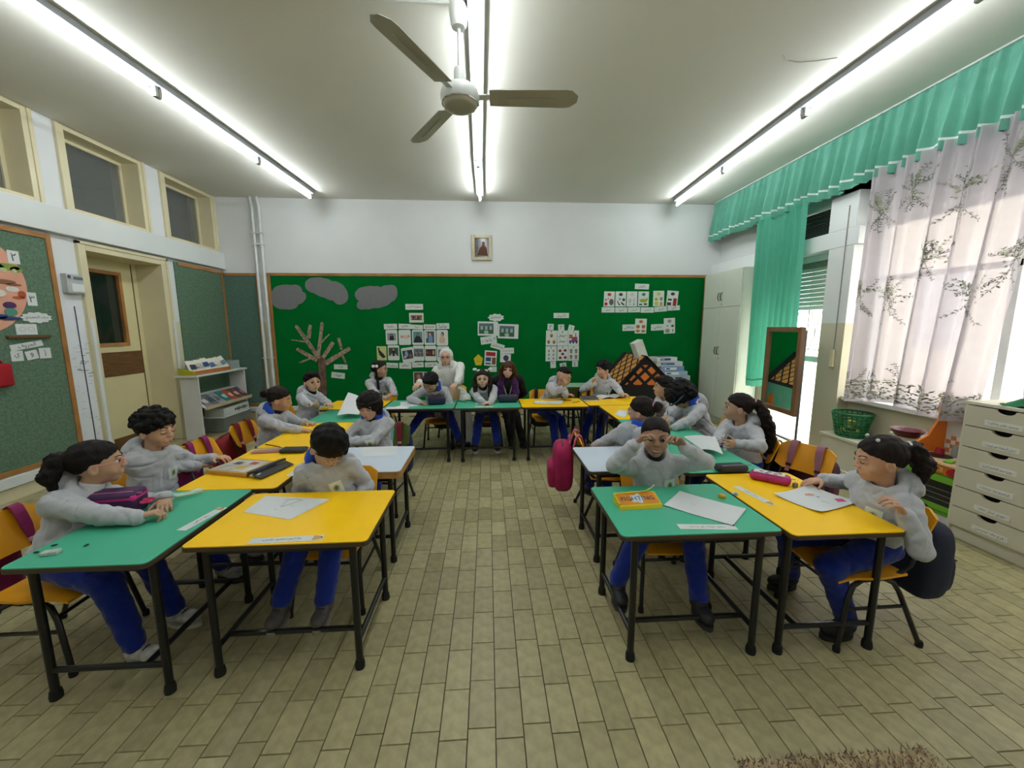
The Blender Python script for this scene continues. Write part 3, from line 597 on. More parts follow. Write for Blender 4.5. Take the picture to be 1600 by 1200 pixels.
# ---- cardboard house with lattice roof ----
hl=(2.25,5.85,0); t=thing('cardboard_house','cardboard playhouse with an orange and black lattice roof and white chimney','playhouse',hl)
mbk=M('house_black','#120d0a',rough=.8); mof=M('house_orange','#d9772a',rough=.7,var=.08); mol=M('house_orange_pale','#cf9350',rough=.7,var=.1); mteal=M('house_teal','#5da38f',rough=.7)
A0,A1=V(1.90,5.62,.64),V(2.70,5.50,.64); ap=V(2.262,5.56,1.075); bk_=V(.05,.62,0)
dirb=V(-.02,1,0)*.86
B0,B1,bp=A0+dirb,A1+dirb,ap+dirb
b=MB()
for (p,q) in ((A0,A1),(A1,B1),(B1,B0),(B0,A0)): pass
bd=MB().add([A0*[1,1,0],A1*[1,1,0],B1*[1,1,0],B0*[1,1,0],A0,A1,B1,B0],[(0,1,5,4),(2,3,7,6),(3,0,4,7),(4,5,6,7)][:3]+[(4,7,6,5)]); putl(bd,'front_wall',mbk,t,hl)
sidew=MB().add([A1*[1,1,0],B1*[1,1,0],B1,A1],[(0,1,2,3)]); putl(sidew,'teal_wall',mteal,t,hl)
N1=unit(np.cross(B1-A1,V(0,0,1))); U1=unit(B1-A1); 
mid=A1*[1,1,0]+U1*.60
arch=[(-.085,.0),(.085,.0),(.085,.25)]+[(.085*math.cos(a),.25+.085*math.sin(a)) for a in np.linspace(0,PI,9)]+[(-.085,.25)]
dd=putl(MB().prism(arch,mid+V(0,0,.12),U1,V(0,0,1),.008),'arched_door',mof,t,hl); putl(MB().prism([(-.003,0),(.003,0),(.003,.33),(-.003,.33)],mid+V(0,0,.12)+N1*.008,U1,V(0,0,1),.002).prism([(-.085,.15),(.085,.15),(.085,.156),(-.085,.156)],mid+V(0,0,.12)+N1*.008,U1,V(0,0,1),.002),'door_battens',M('house_brown','#6a3413'),dd,hl)
putl(MB().add([A0,A1,ap],[(0,1,2)]),'gable',mbk,t,hl); putl(MB().add([B0,B1,bp],[(1,0,2)]),'gable',mbk,t,hl)
putl(MB().add([A0+V(-.02,-.03,-.02),ap+V(0,-.03,.012),bp+V(0,.03,.012),B0+V(-.02,.03,-.02)],[(0,1,2,3)]),'roof_slope',mbk,t,hl); putl(MB().add([ap+V(0,-.03,.012),A1+V(.02,-.03,-.02),B1+V(.02,.03,-.02),bp+V(0,.03,.012)],[(0,1,2,3)]),'roof_slope',mbk,t,hl)
# orange lozenges: gable
def lozenges(P0,Uv,Vv,inside,n,size,mat,nm,N):
    m_=MB()
    for (u,v) in n:
        sq=[(u+size,v),(u,v+size),(u-size,v),(u,v-size)]; sq=clip(sq,inside)
        if len(sq)>2: m_.prism(sq,P0,Uv,Vv,.004)
    return m_
def clip(poly,half):
    for (a,b,c) in half:     # keep a*x+b*y<=c
        out=[]
        for i in range(len(poly)):
            p,q=poly[i],poly[(i+1)%len(poly)]; dp_=a*p[0]+b*p[1]-c; dq=a*q[0]+b*q[1]-c
            if dp_<=0: out.append(p)
            if dp_*dq<0: s_=dp_/(dp_-dq); out.append((p[0]+s_*(q[0]-p[0]),p[1]+s_*(q[1]-p[1])))
        poly=out
        if len(poly)<3: return []
    return poly
Ug=unit(A1-A0); Wd=np.linalg.norm(A1-A0); hx_=(ap-A0).dot(Ug); hz=ap[2]-A0[2]
half=[(-hz,hx_,-.03),(hz,Wd-hx_,hz*Wd-.03),(0,-1,-.02)]
pts=[(hx_+(i-j)*.098,hz-.10-(i+j)*.098) for i in range(6) for j in range(6)]
for (u,v) in pts:
    sq=clip([(u+.066,v),(u,v+.066),(u-.066,v),(u,v-.066)],half)
    if len(sq)>2: putl(MB().prism(sq,A0,Ug,V(0,0,1),.004),'gable_lozenge',mof,t,hl)
for (P,Q,sg) in ((A0,ap,1),(A1,ap,-1)):
    sv=unit(Q-P); Ls=np.linalg.norm(Q-P); ub=unit(dirb); 
    for i in range(-6,10):
        for j in range(-6,10):
            u=(i-j)*.105+.05; v=(i+j)*.08+.04
            sq=clip([(u+.082,v),(u,v+.060),(u-.082,v),(u,v-.060)],[(-1,0,0),(1,0,.66),(0,-1,-.02),(0,1,Ls-.02)])
            if len(sq)>2 and abs(sum(p[0] for p in sq)/len(sq))<2:
                nrm=np.cross(ub,sv)*sg; off=unit(nrm if nrm[2]>0 else -nrm)*.016
                pr_=[P+off+ub*p[0]+sv*p[1] for p in sq]
                if (sg<0): pr_=pr_[::-1]
                mbx=MB().add(pr_+[p+off*.25 for p in pr_],[tuple(range(len(pr_)))[::-1],tuple(range(len(pr_),2*len(pr_)))]+[(a_,(a_+1)%len(pr_),len(pr_)+(a_+1)%len(pr_),len(pr_)+a_) for a_ in range(len(pr_))])
                putl(mbx,'roof_lozenge',mol,t,hl)
ch=MB(); q=ap+dirb*.35; ch.box((q[0]-.02,q[1]-.10,q[2]+.07),(.15,.12,.30),Matrix.Rotation(.25,3,'Z')@Matrix.Rotation(-.42,3,'Y'),.004); putl(ch,'chimney',M('white_carton','#cfcfc6',rough=.7),t,hl)
tb_=MB().bb((2.78,6.34,0),(3.34,6.70,.05)).bb((2.78,6.34,.05),(2.81,6.70,.58)).bb((3.31,6.34,.05),(3.34,6.70,.58)).bb((2.76,6.32,.58),(3.36,6.71,.60)).bb((2.81,6.67,.05),(3.31,6.70,.58)).build('low_cabinet',M('dark_cabinet','#3c342c',rough=.6),None); tag(tb_,'dark low cabinet carrying game boxes behind the lattice house','cabinet')
HB=(.085,.08,.08,.08,.07)
for k,(x,y,w,dp,hx,rz,lb) in enumerate(((3.14,6.52,.44,.30,'#c6ccd2',.05,'lowest white and blue game box in the stack on the dark cabinet'),(3.08,6.51,.46,.30,'#9db3cf',-.06,'second white and blue game box up in the stack on the dark cabinet'),(3.03,6.51,.42,.30,'#7f9cc8',.10,'third blue game box up in the stack on the dark cabinet'),(2.98,6.50,.46,.30,'#d0d4da',.04,'fourth pale game box up in the stack on the dark cabinet'),(2.91,6.49,.40,.28,'#dfe3e6',.24,'topmost white game box tilted on the stack behind the house'))):
    h=HB[k]; z=.601+sum(HB[:k]); t2=thing('game_box',lb,'box',(x,y,z),rz,'game boxes on the dark cabinet')
    MB().box((0,0,h/2-.001),(w,dp,h-.003),None,.003).build('carton',M('gamebox_'+hx.strip('#'),hx,rough=.5,var=.05),t2)
    pc_=Mflat(('#3c5a94','#e3e6ea','#e6eaf2','#4a6aa4','#2f4468')[k])
    MB().box((-.03,-dp/2-.0005,h/2),(w*.5,.002,h*.5)).build('printed_panel',pc_,t2); MB().box((.02,.0,h-.001),(w*.6,dp*.5,.001)).build('printed_lid',pc_,t2); MB().box((-.08,-dp/2-.0012,h/2),(w*.16,.002,h*.3)).build('printed_block',Mflat(('#d0d6e0','#3c5a94','#2f4f90','#8a9ab4','#b0b8c4')[k]),t2)
# pale green spare desk and chair by the back wall
t=desk('palegreen',1.42,5.93,.6,.42,0,'pale green spare desk against the back board') if 'palegreen' in DC else None
chair(1.12,5.66,0,'dark green chair pushed to the pale green spare desk','green')
# ---- ceiling fan ----
fx,fy=-.16,2.806; fl_=(fx,fy,2.88); t=thing('ceiling_fan','white three blade ceiling fan hanging from a rod','fan',fl_)
mfw=M('fan_white','#cfd2cd',rough=.35,var=.02); mfb=M('fan_blade_beige','#a7a291',rough=.35,var=.05,scale=5)
def putf(mb,nm,mat,par=None,sm=45): o=mb.build(nm,mat,None,sm,loc=fl_); o.parent=par or t; o.location=(0,0,0); return o
putf(MB().lathe([(.058,3.5),(.06,3.46),(.05,3.38),(.042,3.362),(.028,3.358),(.0001,3.356)],(fx,fy,0),24),'canopy',mfw)
putf(MB().tube([(fx,fy,3.36),(fx,fy,3.08)],.011,12),'rod',M('fan_rod','#d9dcda',rough=.25,metal=.4))
putf(MB().lathe([(.0001,3.13),(.034,3.13),(.038,3.11),(.034,3.03),(.034,3.02)],(fx,fy,0),20),'lower_cup',mfw)
putf(MB().lathe([(.03,3.03),(.085,3.025),(.118,3.0),(.126,2.965),(.122,2.935),(.11,2.92),(.0001,2.915)],(fx,fy,0),32),'motor_housing',mfw)
putf(MB().lathe([(.112,2.922),(.106,2.905),(.092,2.897),(.06,2.89),(.0001,2.888)],(fx,fy,0),32),'motor_cap',mfb)
putf(MB().tube([(fx+.115*math.cos(a),fy+.115*math.sin(a),2.924) for a in np.linspace(0,2*PI,28,endpoint=False)],.005,6,closed=True),'chrome_ring',M('chrome','#d0d2d0',rough=.15,metal=1))
for dg in (242,358,121):
    a=math.radians(dg); R=RZ(a)@Matrix.Rotation(math.radians(-13),3,'X')
    n=14; top=[];w=[]
    for i in range(n):
        u=i/(n-1); r=.19+.57*u; hw=.064+.012*u
        if u>.86: hw*=math.sqrt(max(0.02,1-((u-.86)/.15)**2))
        for j in range(5): v=j/4*2-1; top.append(R@Vector((r,hw*v,-.004*(1-v*v)*0+.012*v*v*0)))
    fs=[(i*5+j,(i+1)*5+j,(i+1)*5+j+1,i*5+j+1) for i in range(n-1) for j in range(4)]; k=n*5
    vs=[(p[0]+fx,p[1]+fy,p[2]+2.962) for p in top]+[(p[0]+fx,p[1]+fy,p[2]+2.958) for p in top]
    side=[(j,j+1,k+j+1,k+j) for j in range(4)]+[((n-1)*5+j,k+(n-1)*5+j,k+(n-1)*5+j+1,(n-1)*5+j+1) for j in range(4)]+[(i*5,k+i*5,k+(i+1)*5,(i+1)*5) for i in range(n-1)]+[(i*5+4,(i+1)*5+4,k+(i+1)*5+4,k+i*5+4) for i in range(n-1)]
    bl=putf(MB().add(vs,fs+[(k+f[3],k+f[2],k+f[1],k+f[0]) for f in fs]+side),'blade',mfb)
    putf(MB().tube([tuple(R@Vector((.30+.03*q,0,-.006))+Vector((fx,fy,2.96))) for q in range(12)],.003,6),'blade_rib',mfb,bl)
    putf(MB().box(tuple(R@Vector((.155,0,.002))+Vector((fx,fy,2.962))),(.10,.045,.008),R,.003),'blade_bracket',mfw,bl)
o=MB().tube([(-3.9,fy-.02,3.488),(fx-.05,fy-.02,3.488)],.011,8).build('conduit',mfw,None,50); tag(o,'white conduit pipe along the ceiling to the fan','pipe')
# ---- curtains ----
def pleat(y,z): return 0
mval=M('valance_green','#5da28c',rough=.75,var=.04,scale=12,bump=.1,bscale=220,sheen=.3); mrib=M('ribbon_white','#dfe6e2',rough=.6)
VX=3.78; y0,y1=.9,6.68; NP=60
def val(s,t,off=0.):      # s along the rail 0..1, t from top 0 to hem 1
    y=y1-(y1-y0)*s; ph=s*NP*2*PI*.75+1.1*math.sin(s*37)+.6*math.sin(s*91)
    am=.020+.055*min(1,t*1.3); w=math.sin(ph)+.45*math.sin(2*ph+1.+.5*math.sin(ph*.31))
    z=ZC-.012-(.60+.012*math.sin(s*50))*t+.006*math.sin(ph*.5)*t
    d=am*w*.62-.05*t
    return (VX-.02+d-off, y+.012*math.cos(ph)*t, z)
vt=thing('valance','pleated mint green valance with a white ribbon along the whole right wall','curtain',(VX,3.8,2.9))
def put2(mb,nm,mat,par,loc,sm=60): o=mb.build(nm,mat,None,sm,loc=loc); o.parent=par; o.location=(0,0,0); return o
put2(MB().grid(lambda u,v:val(u,v),900,9),'pleated_cloth',mval,vt,(VX,3.8,2.9))
put2(MB().grid(lambda u,v:val(u,.84+.035*v,.004),900,2),'ribbon',mrib,vt,(VX,3.8,2.9))
put2(MB().bb((VX-.04,y0,ZC-.016),(VX+.03,y1,ZC-.002)),'rail',M('rail_white','#c9d0cb'),vt,(VX,3.8,2.9))
def cloth_mat(name,hexc,tr,transp=0.,bump=.1):
    m=M(name,hexc,rough=.8,var=.03,scale=10,bump=bump,bscale=250); nt=m.node_tree; b=nt.nodes['Principled BSDF']; out=[n for n in nt.nodes if n.type=='OUTPUT_MATERIAL'][0]
    tl=nt.nodes.new('ShaderNodeBsdfTranslucent'); tl.inputs[0].default_value=lin(hexc); mx=nt.nodes.new('ShaderNodeMixShader'); mx.inputs[0].default_value=tr
    nt.links.new(b.outputs[0],mx.inputs[1]); nt.links.new(tl.outputs[0],mx.inputs[2]); fin=mx
    if transp:
        tp=nt.nodes.new('ShaderNodeBsdfTransparent'); m2=nt.nodes.new('ShaderNodeMixShader'); m2.inputs[0].default_value=transp
        nt.links.new(mx.outputs[0],m2.inputs[1]); nt.links.new(tp.outputs[0],m2.inputs[2]); fin=m2
    nt.links.new(fin.outputs[0],out.inputs[0]); return m
mgc=cloth_mat('curtain_green','#74cdb3',.5); msh=cloth_mat('sheer_white','#bfb8bd',.42,.10)
def gc(s,t,off=0):
    y=5.46-.86*s; ph=s*2*PI*8+.7*math.sin(s*9); z=2.95-(2.27+.02*math.sin(s*11))*t
    return (3.70+.050*math.sin(ph)*(.7+.3*t)-off, y+.012*math.cos(ph)-.02*t, z)
g_=thing('curtain','long mint green curtain hanging beside the terrace door','curtain',(3.70,5.05,1.8))
put2(MB().grid(lambda u,v:gc(u,v),160,14),'curtain_cloth',mgc,g_,(3.70,5.05,1.8))
put2(MB().grid(lambda u,v:gc(u,.955+.01*v,.003),160,2),'hem_seam',mval,g_,(3.70,5.05,1.8))
def sheer(ya,yb,yc_,yd,zb,seed,label):   # top ya..yb, bottom yc..yd
    r=random.Random(seed); ph0=r.uniform(0,6)
    def f(s,t,off=0):
        y=(ya+(yb-ya)*s)*(1-t)+(yc_+(yd-yc_)*s)*t; ph=ph0+s*2*PI*5.2+.9*math.sin(s*7+ph0)
        z=2.96-(2.96-zb+.025*math.sin(s*8+ph0))*t
        return (3.69+(.028+.02*t)*math.sin(ph)+.016*math.sin(2.7*ph+1)-.0-off, y+.02*math.cos(ph), z)
    loc=(3.69,(ya+yb)/2,1.8); c=thing('sheer_curtain',label,'curtain',loc)
    put2(MB().grid(lambda u,v:f(u,v),220,16),'sheer_cloth',msh,c,loc)
    sp=[MB(),MB()]
    W_=abs(ya-yb); H_=2.96-zb
    def P(s,t): p=f(min(max(s,0.002),.998),min(max(t,0),.999),.003); return V(*p)
    def leaf(s,t,a,L,w,mi):
        ds=lambda d:(math.cos(d)/W_,-math.sin(d)/H_)
        e=ds(a); n=ds(a+PI/2); q=[(s,t),(s+e[0]*L*.5+n[0]*w,t+e[1]*L*.5+n[1]*w),(s+e[0]*L,t+e[1]*L),(s+e[0]*L*.5-n[0]*w,t+e[1]*L*.5-n[1]*w)]
        sp[mi].add([P(*x) for x in q],[(0,1,2,3)])
    def stem(s,t,a,L,curv,mi,leaves=True):
        k=10; x,y,d=s,t,a
        pts=[]
        for i in range(k):
            pts.append((x,y,d)); x+=math.cos(d)*L/k/W_; y-=math.sin(d)*L/k/H_; d+=curv/k
        for i in range(k-1):
            leaf(pts[i][0],pts[i][1],pts[i][2],L/k*1.05,.0022,mi)
            if leaves and i>2:
                for q in range(2): leaf(pts[i][0],pts[i][1],pts[i][2]+r.choice((-1,1))*r.uniform(.5,1.3),r.uniform(.014,.026),r.uniform(.002,.004),mi)
    spots_=[(s,t) for s,t in ((.14,.18),(.38,.14),(.62,.2),(.86,.13),(.08,.52),(.30,.56),(.55,.42),(.78,.56),(.95,.45))]
    for s,t in spots_:
        s+=r.uniform(-.03,.03)
        for k in range(13): stem(s,t,r.uniform(.4,2.8),r.uniform(.12,.28),r.uniform(-1.6,1.6),0 if k<7 else 1)
        for k in range(5): stem(s+r.uniform(-.01,.01),t,r.uniform(-2.2,-.9),r.uniform(.14,.32),r.uniform(-.7,.7),0)
        for k in range(26): leaf(s+r.gauss(0,.035),t+r.gauss(0,.022),r.uniform(0,6.28),.022,.006,1)
    for k in range(int(900*W_)):
        s=r.random(); t=.90+.085*r.random(); leaf(s,t,r.uniform(0,6.28),r.uniform(.014,.03),r.uniform(.003,.007),r.choice((0,1,1)))
    for k in range(int(14*W_)):
        stem(r.random(),.91,r.uniform(.7,2.4),r.uniform(.10,.22),r.uniform(-1,1),0)
    o=sp[0].build('printed_sprigs',cloth_mat('sprig_dark','#70766a',.45),None,loc=loc); o.parent=c; o.location=(0,0,0); o['kind']='stuff'
    o=sp[1].build('printed_leaves',cloth_mat('sprig_pale','#a3a98c',.45),None,loc=loc); o.parent=c; o.location=(0,0,0); o['kind']='stuff'
sheer(3.86,2.55,3.87,2.74,.76,3,'sheer white window curtain with green sprigs, left panel beside the pier')
sheer(2.62,1.1,2.52,1.1,.80,8,'sheer white window curtain with green sprigs, nearer panel above the drawer unit')
# crumpled flag-coloured cloth on the drawers
def cl(u,v,dx,dy,h,c,seed):
    r=math.hypot(u-.5,v-.5); return (c[0]+(u-.5)*dx,c[1]+(v-.5)*dy,c[2]+.006+h*max(0,1-(2*r)**2)*(.75+.4*math.sin(9*u+seed)*math.cos(8*v+seed))+.01*math.sin(20*u+13*v+seed))
for k,(hx,dx,dy,h,c,lb) in enumerate((('#0f6b3f',.24,.22,.10,(3.45,2.22,.987),'green cloth of the crumpled bundle on the drawer unit'),)):
    cb=thing('cloth_bundle','crumpled green, black and white cloth bundle on the drawer unit','cloth',(3.45,2.22,.987))
    for nm,hx,dx,dy,h,q,sd in (('green_cloth','#0f6b3f',.28,.30,.09,(3.45,2.20,.988),1),('black_cloth','#17181c',.20,.20,.125,(3.47,2.20,1.0),2),('white_cloth','#d5d8d6',.16,.18,.13,(3.49,2.18,1.02),4),('maroon_cloth','#471626',.14,.16,.17,(3.53,2.15,1.04),5)):
        o=MB().grid(lambda u,v:cl(u,v,dx,dy,h,q,sd),16,16).build(nm,M('cloth_'+nm,hx,rough=.8),None,70,loc=(3.45,2.22,.987)); o.parent=cb; o.location=(0,0,0)
# rug corner
RA,RB=uz(1150,1186,0),uz(1455,1186,0)
rg=thing('rug','shaggy cream and brown rug edge at the bottom of the room','rug',(.95,.98,0))
b=MB().bb((RA[0],.2,.0015),(RB[0],RA[1]-.02,.010)); o=b.build('rug_base',M('rug_pile','#a3906e',rough=.95,var=.3,scale=25,bump=.6,bscale=80),None,loc=(.95,.98,0)); o.parent=rg; o.location=(0,0,0)
fr=MB()
for k in range(900):
    x=random.uniform(RA[0]-.01,RB[0]+.01); y=random.uniform(RA[1]-.12,RA[1]-.01); h=random.uniform(.006,.016); a=random.uniform(0,6.28)
    fr.add([(x-.004,y,.008),(x+.004,y,.008),(x+.012*math.cos(a),y+.012*math.sin(a)+.006,.01+h)],[(0,1,2)],random.randrange(2))
o=fr.build('rug_pile_tufts',[M('rug_cream','#b8a988',rough=.95),M('rug_brown','#7a5b45',rough=.95)],None,loc=(.95,.98,0)); o.parent=rg; o.location=(0,0,0); o['kind']='stuff'
# ================= boards and what is pinned on them =================
def board(name,label,a,b,axis,felt,sides='lrtb',fw=.045):     # a, b corners along the wall and up
    ctr=[(a[i]+b[i])/2 for i in range(3)]; t=thing(name,label,'board',tuple(ctr))
    def pt(mb,nm,mat): o=mb.build(nm,mat,None,None,loc=ctr); o.parent=t; o.location=(0,0,0); return o
    if axis=='y':
        y=a[1]; put_=lambda x0,x1,z0,z1,y0,y1,ch=0.: MB().bb((x0,y0,z0),(x1,y1,z1),ch); x0,x1,z0,z1=a[0],b[0],a[2],b[2]
        pt(put_(x0,x1,z0,z1,y-.018,y-.001),'felt_panel',felt); f0,f1=y-.03,y-.001
        if 'l' in sides: pt(put_(x0,x0+fw,z0,z1,f0,f1,.003),'frame_rail',mwood)
        if 'r' in sides: pt(put_(x1-fw,x1,z0,z1,f0,f1,.003),'frame_rail',mwood)
        if 't' in sides: pt(put_(x0+fw,x1-fw,z1-fw,z1,f0,f1,.003),'frame_rail',mwood)
        if 'b' in sides: pt(put_(x0+fw,x1-fw,z0,z0+fw,f0,f1,.003),'frame_rail',mwood)
    else:
        x=a[0]; put_=lambda y0,y1,z0,z1,x0,x1,ch=0.: MB().bb((x0,y0,z0),(x1,y1,z1),ch); y0,y1,z0,z1=a[1],b[1],a[2],b[2]
        pt(put_(y0,y1,z0,z1,x+.001,x+.018),'felt_panel',felt); f0,f1=x+.001,x+.03
        if 'l' in sides: pt(put_(y0,y0+fw,z0,z1,f0,f1,.003),'frame_rail',mwood)
        if 'r' in sides: pt(put_(y1-fw,y1,z0,z1,f0,f1,.003),'frame_rail',mwood)
        if 't' in sides: pt(put_(y0+fw,y1-fw,z1-fw,z1,f0,f1,.003),'frame_rail',mwood)
        if 'b' in sides: pt(put_(y0+fw,y1-fw,z0,z0+fw,f0,f1,.003),'frame_rail',mwood)
    return t
mgf=M('green_felt','#006a2b',spec=.08,rough=.95,var=.04,scale=3,bump=.1,bscale=200); mof1=M('olive_felt','#5d7761',rough=.95,var=.16,scale=45,bump=.15,bscale=160); mof2=M('blue_grey_felt','#577468',rough=.95,var=.12,scale=45,bump=.15,bscale=160)
board('notice_board','wide bright green notice board across the back wall',(-3.50,YB,.14),(3.745,YB,2.36),'y',mgf)
board('notice_board','narrow grey green felt board in the back left corner',(-4.19,YB,.21),(-3.63,YB,2.355),'y',mof2,'rtb')
board('notice_board','olive felt board on the left wall between door and corner',(XL,5.76,.22),(XL,6.745,2.38),'x',mof1,'rtb')
board('notice_board','olive felt board with a pink circle at the left picture edge',(XL,1.9,.22),(XL,4.225,2.385),'x',mof1)
PB=YB-.0185; PLX=XL+.0185
WHITE='#d6ded8'
def prints(parent,ploc,c,u,v,w,h,items,n):
    mb=MB(); mats=[];idx={}
    lvl=0
    for it in items:
        k=it[0]; hx=it[-1]
        if hx not in idx: idx[hx]=len(mats); mats.append(Mflat(hx))
        if k=='e': pts=[(it[1]+it[3]*math.cos(a),it[2]+it[4]*math.sin(a)) for a in np.linspace(0,2*PI,14,endpoint=False)]
        elif k=='r': x,y,a,b=it[1:5]; pts=[(x-a/2,y-b/2),(x+a/2,y-b/2),(x+a/2,y+b/2),(x-a/2,y+b/2)]
        elif k=='s': x,y,r=it[1:4]; pts=[(x+(r if i%2==0 else r*.55)*math.cos(i*PI/8+.2)*(1.25),y+(r if i%2==0 else r*.55)*math.sin(i*PI/8+.2)*.72) for i in range(16)]
        else: pts=it[1]
        lvl+=1
        mb.add([c+u*p[0]*w+v*p[1]*h+n*(.0004+.00012*lvl) for p in pts],[tuple(range(len(pts)))],idx[hx])
    o=mb.build('printed_picture',mats,None,loc=ploc); o.parent=parent; o.location=(0,0,0); return o
NCARD=0
def card(box,label,name='card',cat='card',text=None,items=None,tilt=0,hexc=WHITE,plane='y',outline=None,group=None,th=.0025,thex='#16181a',twh=(.8,.62)):
    global NCARD
    x0,y0,x1,y1=box; f=(lambda a,b:np.array(uy(a,b,PB))) if plane=='y' else (lambda a,b:np.array(ux(a,b,PLX)))
    cx,cy=(x0+x1)/2,(y0+y1)/2; c=f(cx,cy); u=V(1,0,0) if plane=='y' else V(0,1,0); v=V(0,0,1)
    w=abs((f(x1,cy)-f(x0,cy)).dot(u)); h=abs((f(cx,y0)-f(cx,y1)).dot(v)); a=math.radians(tilt); u,v=u*math.cos(a)+v*math.sin(a),v*math.cos(a)-u*math.sin(a); n=np.cross(u,v)
    NCARD+=1; c=c+n*(.0006*(NCARD%5)+.0005)
    pts=outline or [(-.5,-.5),(.5,-.5),(.5,.5),(-.5,.5)]
    mb=MB().prism([(p[0]*w,p[1]*h) for p in pts],c,u,v,th); o=mb.build(name,M('card_'+hexc.strip('#'),hexc,rough=.5,var=.02),None,loc=tuple(c)); tag(o,label,cat,group)
    cs=c+n*th
    if text: lettering(text,cs,u,v,w*twh[0],h*twh[1],o,thex,'lettering',tuple(c))
    if items: prints(o,tuple(c),cs,u,v,w,h,items,n)
    return o
def rnd(k=.12,asp=1.3):
    o=[]
    for sx,sy,a0 in ((1,1,0),(-1,1,90),(-1,-1,180),(1,-1,270)):
        for j in range(4): a=math.radians(a0+30*j); o.append((sx*(.5-k)+k*math.cos(a),sy*(.5-k/asp)+k/asp*math.sin(a)))
    return o
def cloudpts(n=9,b=.09,sq=1.):
    return [((.5-b+b*math.sin(n*t*.5)**2*1.)*math.cos(t),(.5-b+b*math.sin(n*t*.5)**2)*math.sin(t)) for t in np.linspace(0,2*PI,72,endpoint=False)]
gw='word strips on the green board'; gp='photo cards on the green board'; gn='number cards on the green board'; gc_='colour cards on the green board'
card((633.5,475,661,484),'white title strip above the small group photo card','word_strip','sign','مجموعة الناس')
card((639.5,489,662,504),'cream card with a tiny crowd picture under its title strip','photo_card','card',None,[('r',0,.0,.78,.5,'#5d5550')]+[('e',-.33+.11*k,-.05+.1*(k%2),.05,.16,('#b98a6e','#2f2b30','#8d5a4a')[k%3]) for k in range(7)],hexc='#d8dccb')
for bx,t,tl,lb in (((600,506,620.5,514.5),'راهبة',1,'word strip at the top left over the nun photo card'),((623,506,642,514),'بيبي',-2,'word strip over the pink baby photo card'),((642,507.5,661,514.5),'تيتا',-3,'word strip over the photo card of a woman in a dark robe'),((662,507,681,514.5),'سيدو',-1,'word strip over the photo card with a blue figure'),((682,505,702,514),'ماما',1,'word strip over the photo card of a mother, right end of its row'),
  ((604,567,622,574.5),'معلمة',-3,'word strip under the cards beside the girl with a braid'),((624,567,643,576),'معلم',-2,'word strip below the tilted photo card'),((644,566,662,574),'طلاب',2,'word strip below the classroom photo card'),((664,566,684,573.5),'بابا نويل',1,'word strip just left of the nun'),
  ((522,569.5,543,577),'برد',-2,'upper word strip beside the paper tree trunk'),((518,582,539,591),'هواء',-7,'lower word strip beside the paper tree trunk')): card(bx,lb,'word_strip','sign',t,None,tl,group=gw)
rb=rnd()
card((603,515.5,621,538.5),'rounded photo card of a nun in black, first of the upper row','photo_card','card',None,[('r',0,.03,.75,.5,'#8f9498'),('p',[(-.2,-.2),(.22,-.2),(.16,.08),(.04,.24),(-.1,.2),(-.16,.0)],'#141518'),('e',.0,.13,.06,.05,'#b58a74')],outline=rb,group=gp)
card((623,515.5,642,539),'rounded photo card of a pink baby, second of the upper row','photo_card','card',None,[('e',-.22,.05,.14,.09,'#c99484'),('e',.1,.03,.26,.12,'#d4bdb5'),('e',.32,.08,.1,.08,'#c99484')],outline=rb,group=gp)
card((644,515.5,662,539),'rounded photo card of a dark robed woman on teal, middle of the upper row','photo_card','card',None,[('r',0,.02,.8,.74,'#5f8f92'),('p',[(-.4,-.35),(.4,-.35),(.25,.0),(.08,.12),(-.1,.12),(-.25,-.02)],'#182226'),('e',0,.18,.11,.13,'#1f2b30'),('e',0,.17,.065,.085,'#a88672')],outline=rb,group=gp)
card((663,515.5,681,539),'rounded photo card of a figure in light blue, fourth of the upper row','photo_card','card',None,[('r',0,.02,.72,.76,'#4a5258'),('p',[(-.15,-.34),(.2,-.34),(.22,.0),(.1,.18),(-.1,.14)],'#6f93bd'),('e',0,.2,.1,.1,'#caa288'),('r',-.27,.15,.1,.4,'#c8ccd0')],outline=rb,group=gp)
card((682,515.5,700,540),'rounded photo card of a mother hugging a child, last of the upper row','photo_card','card',None,[('p',[(-.22,-.34),(.2,-.34),(.26,-.05),(.1,.12),(-.12,.1),(-.28,-.12)],'#d8b894'),('e',.02,.24,.14,.13,'#3a2a26'),('e',-.04,.2,.1,.1,'#d3a58c')],outline=rb,group=gp)
card((589,541,604,563),'yellow card with a dark bird, left end of the lower row','photo_card','card',None,[('p',[(-.3,.35),(-.15,.2),(.2,-.05),(.42,-.28),(.1,-.35),(-.2,-.15),(-.34,.1)],'#2a2a2a'),('e',-.3,.32,.1,.08,'#2a2a2a')],hexc='#c6cb87',group=gp)
card((606,539.5,624,563),'rounded photo card on dark green above the girl with a braid','photo_card','card',None,[('r',0,.06,.84,.56,'#2f5238'),('p',[(-.08,-.2),(.1,-.2),(.14,.1),(0,.3),(-.14,.1)],'#17181a'),('e',0,.2,.08,.06,'#c8a48c'),('p',[(-.35,-.22),(-.1,-.02),(-.1,-.22)],'#c5c0b4'),('p',[(.35,-.22),(.1,-.02),(.1,-.22)],'#c5c0b4')],outline=rb,group=gp)
card((628,543,647,567),'rounded photo card tilted to the left in the lower row','photo_card','card',None,[('r',0,.04,.82,.56,'#2b3138'),('e',-.1,.1,.13,.2,'#8fa0b5'),('e',.2,-.05,.14,.14,'#7d5a4a'),('e',-.25,-.1,.1,.1,'#b4b8c0')],8,outline=rb,group=gp)
card((645.5,540,663,564),'rounded photo card of a full classroom in the lower row','photo_card','card',None,[('r',0,.04,.86,.52,'#6b7478')]+[('e',-.34+.115*k,-.08+.12*(k%3),.05,.07,('#2a2b30','#b58e78','#31404a')[k%3]) for k in range(7)],outline=rb,group=gp)
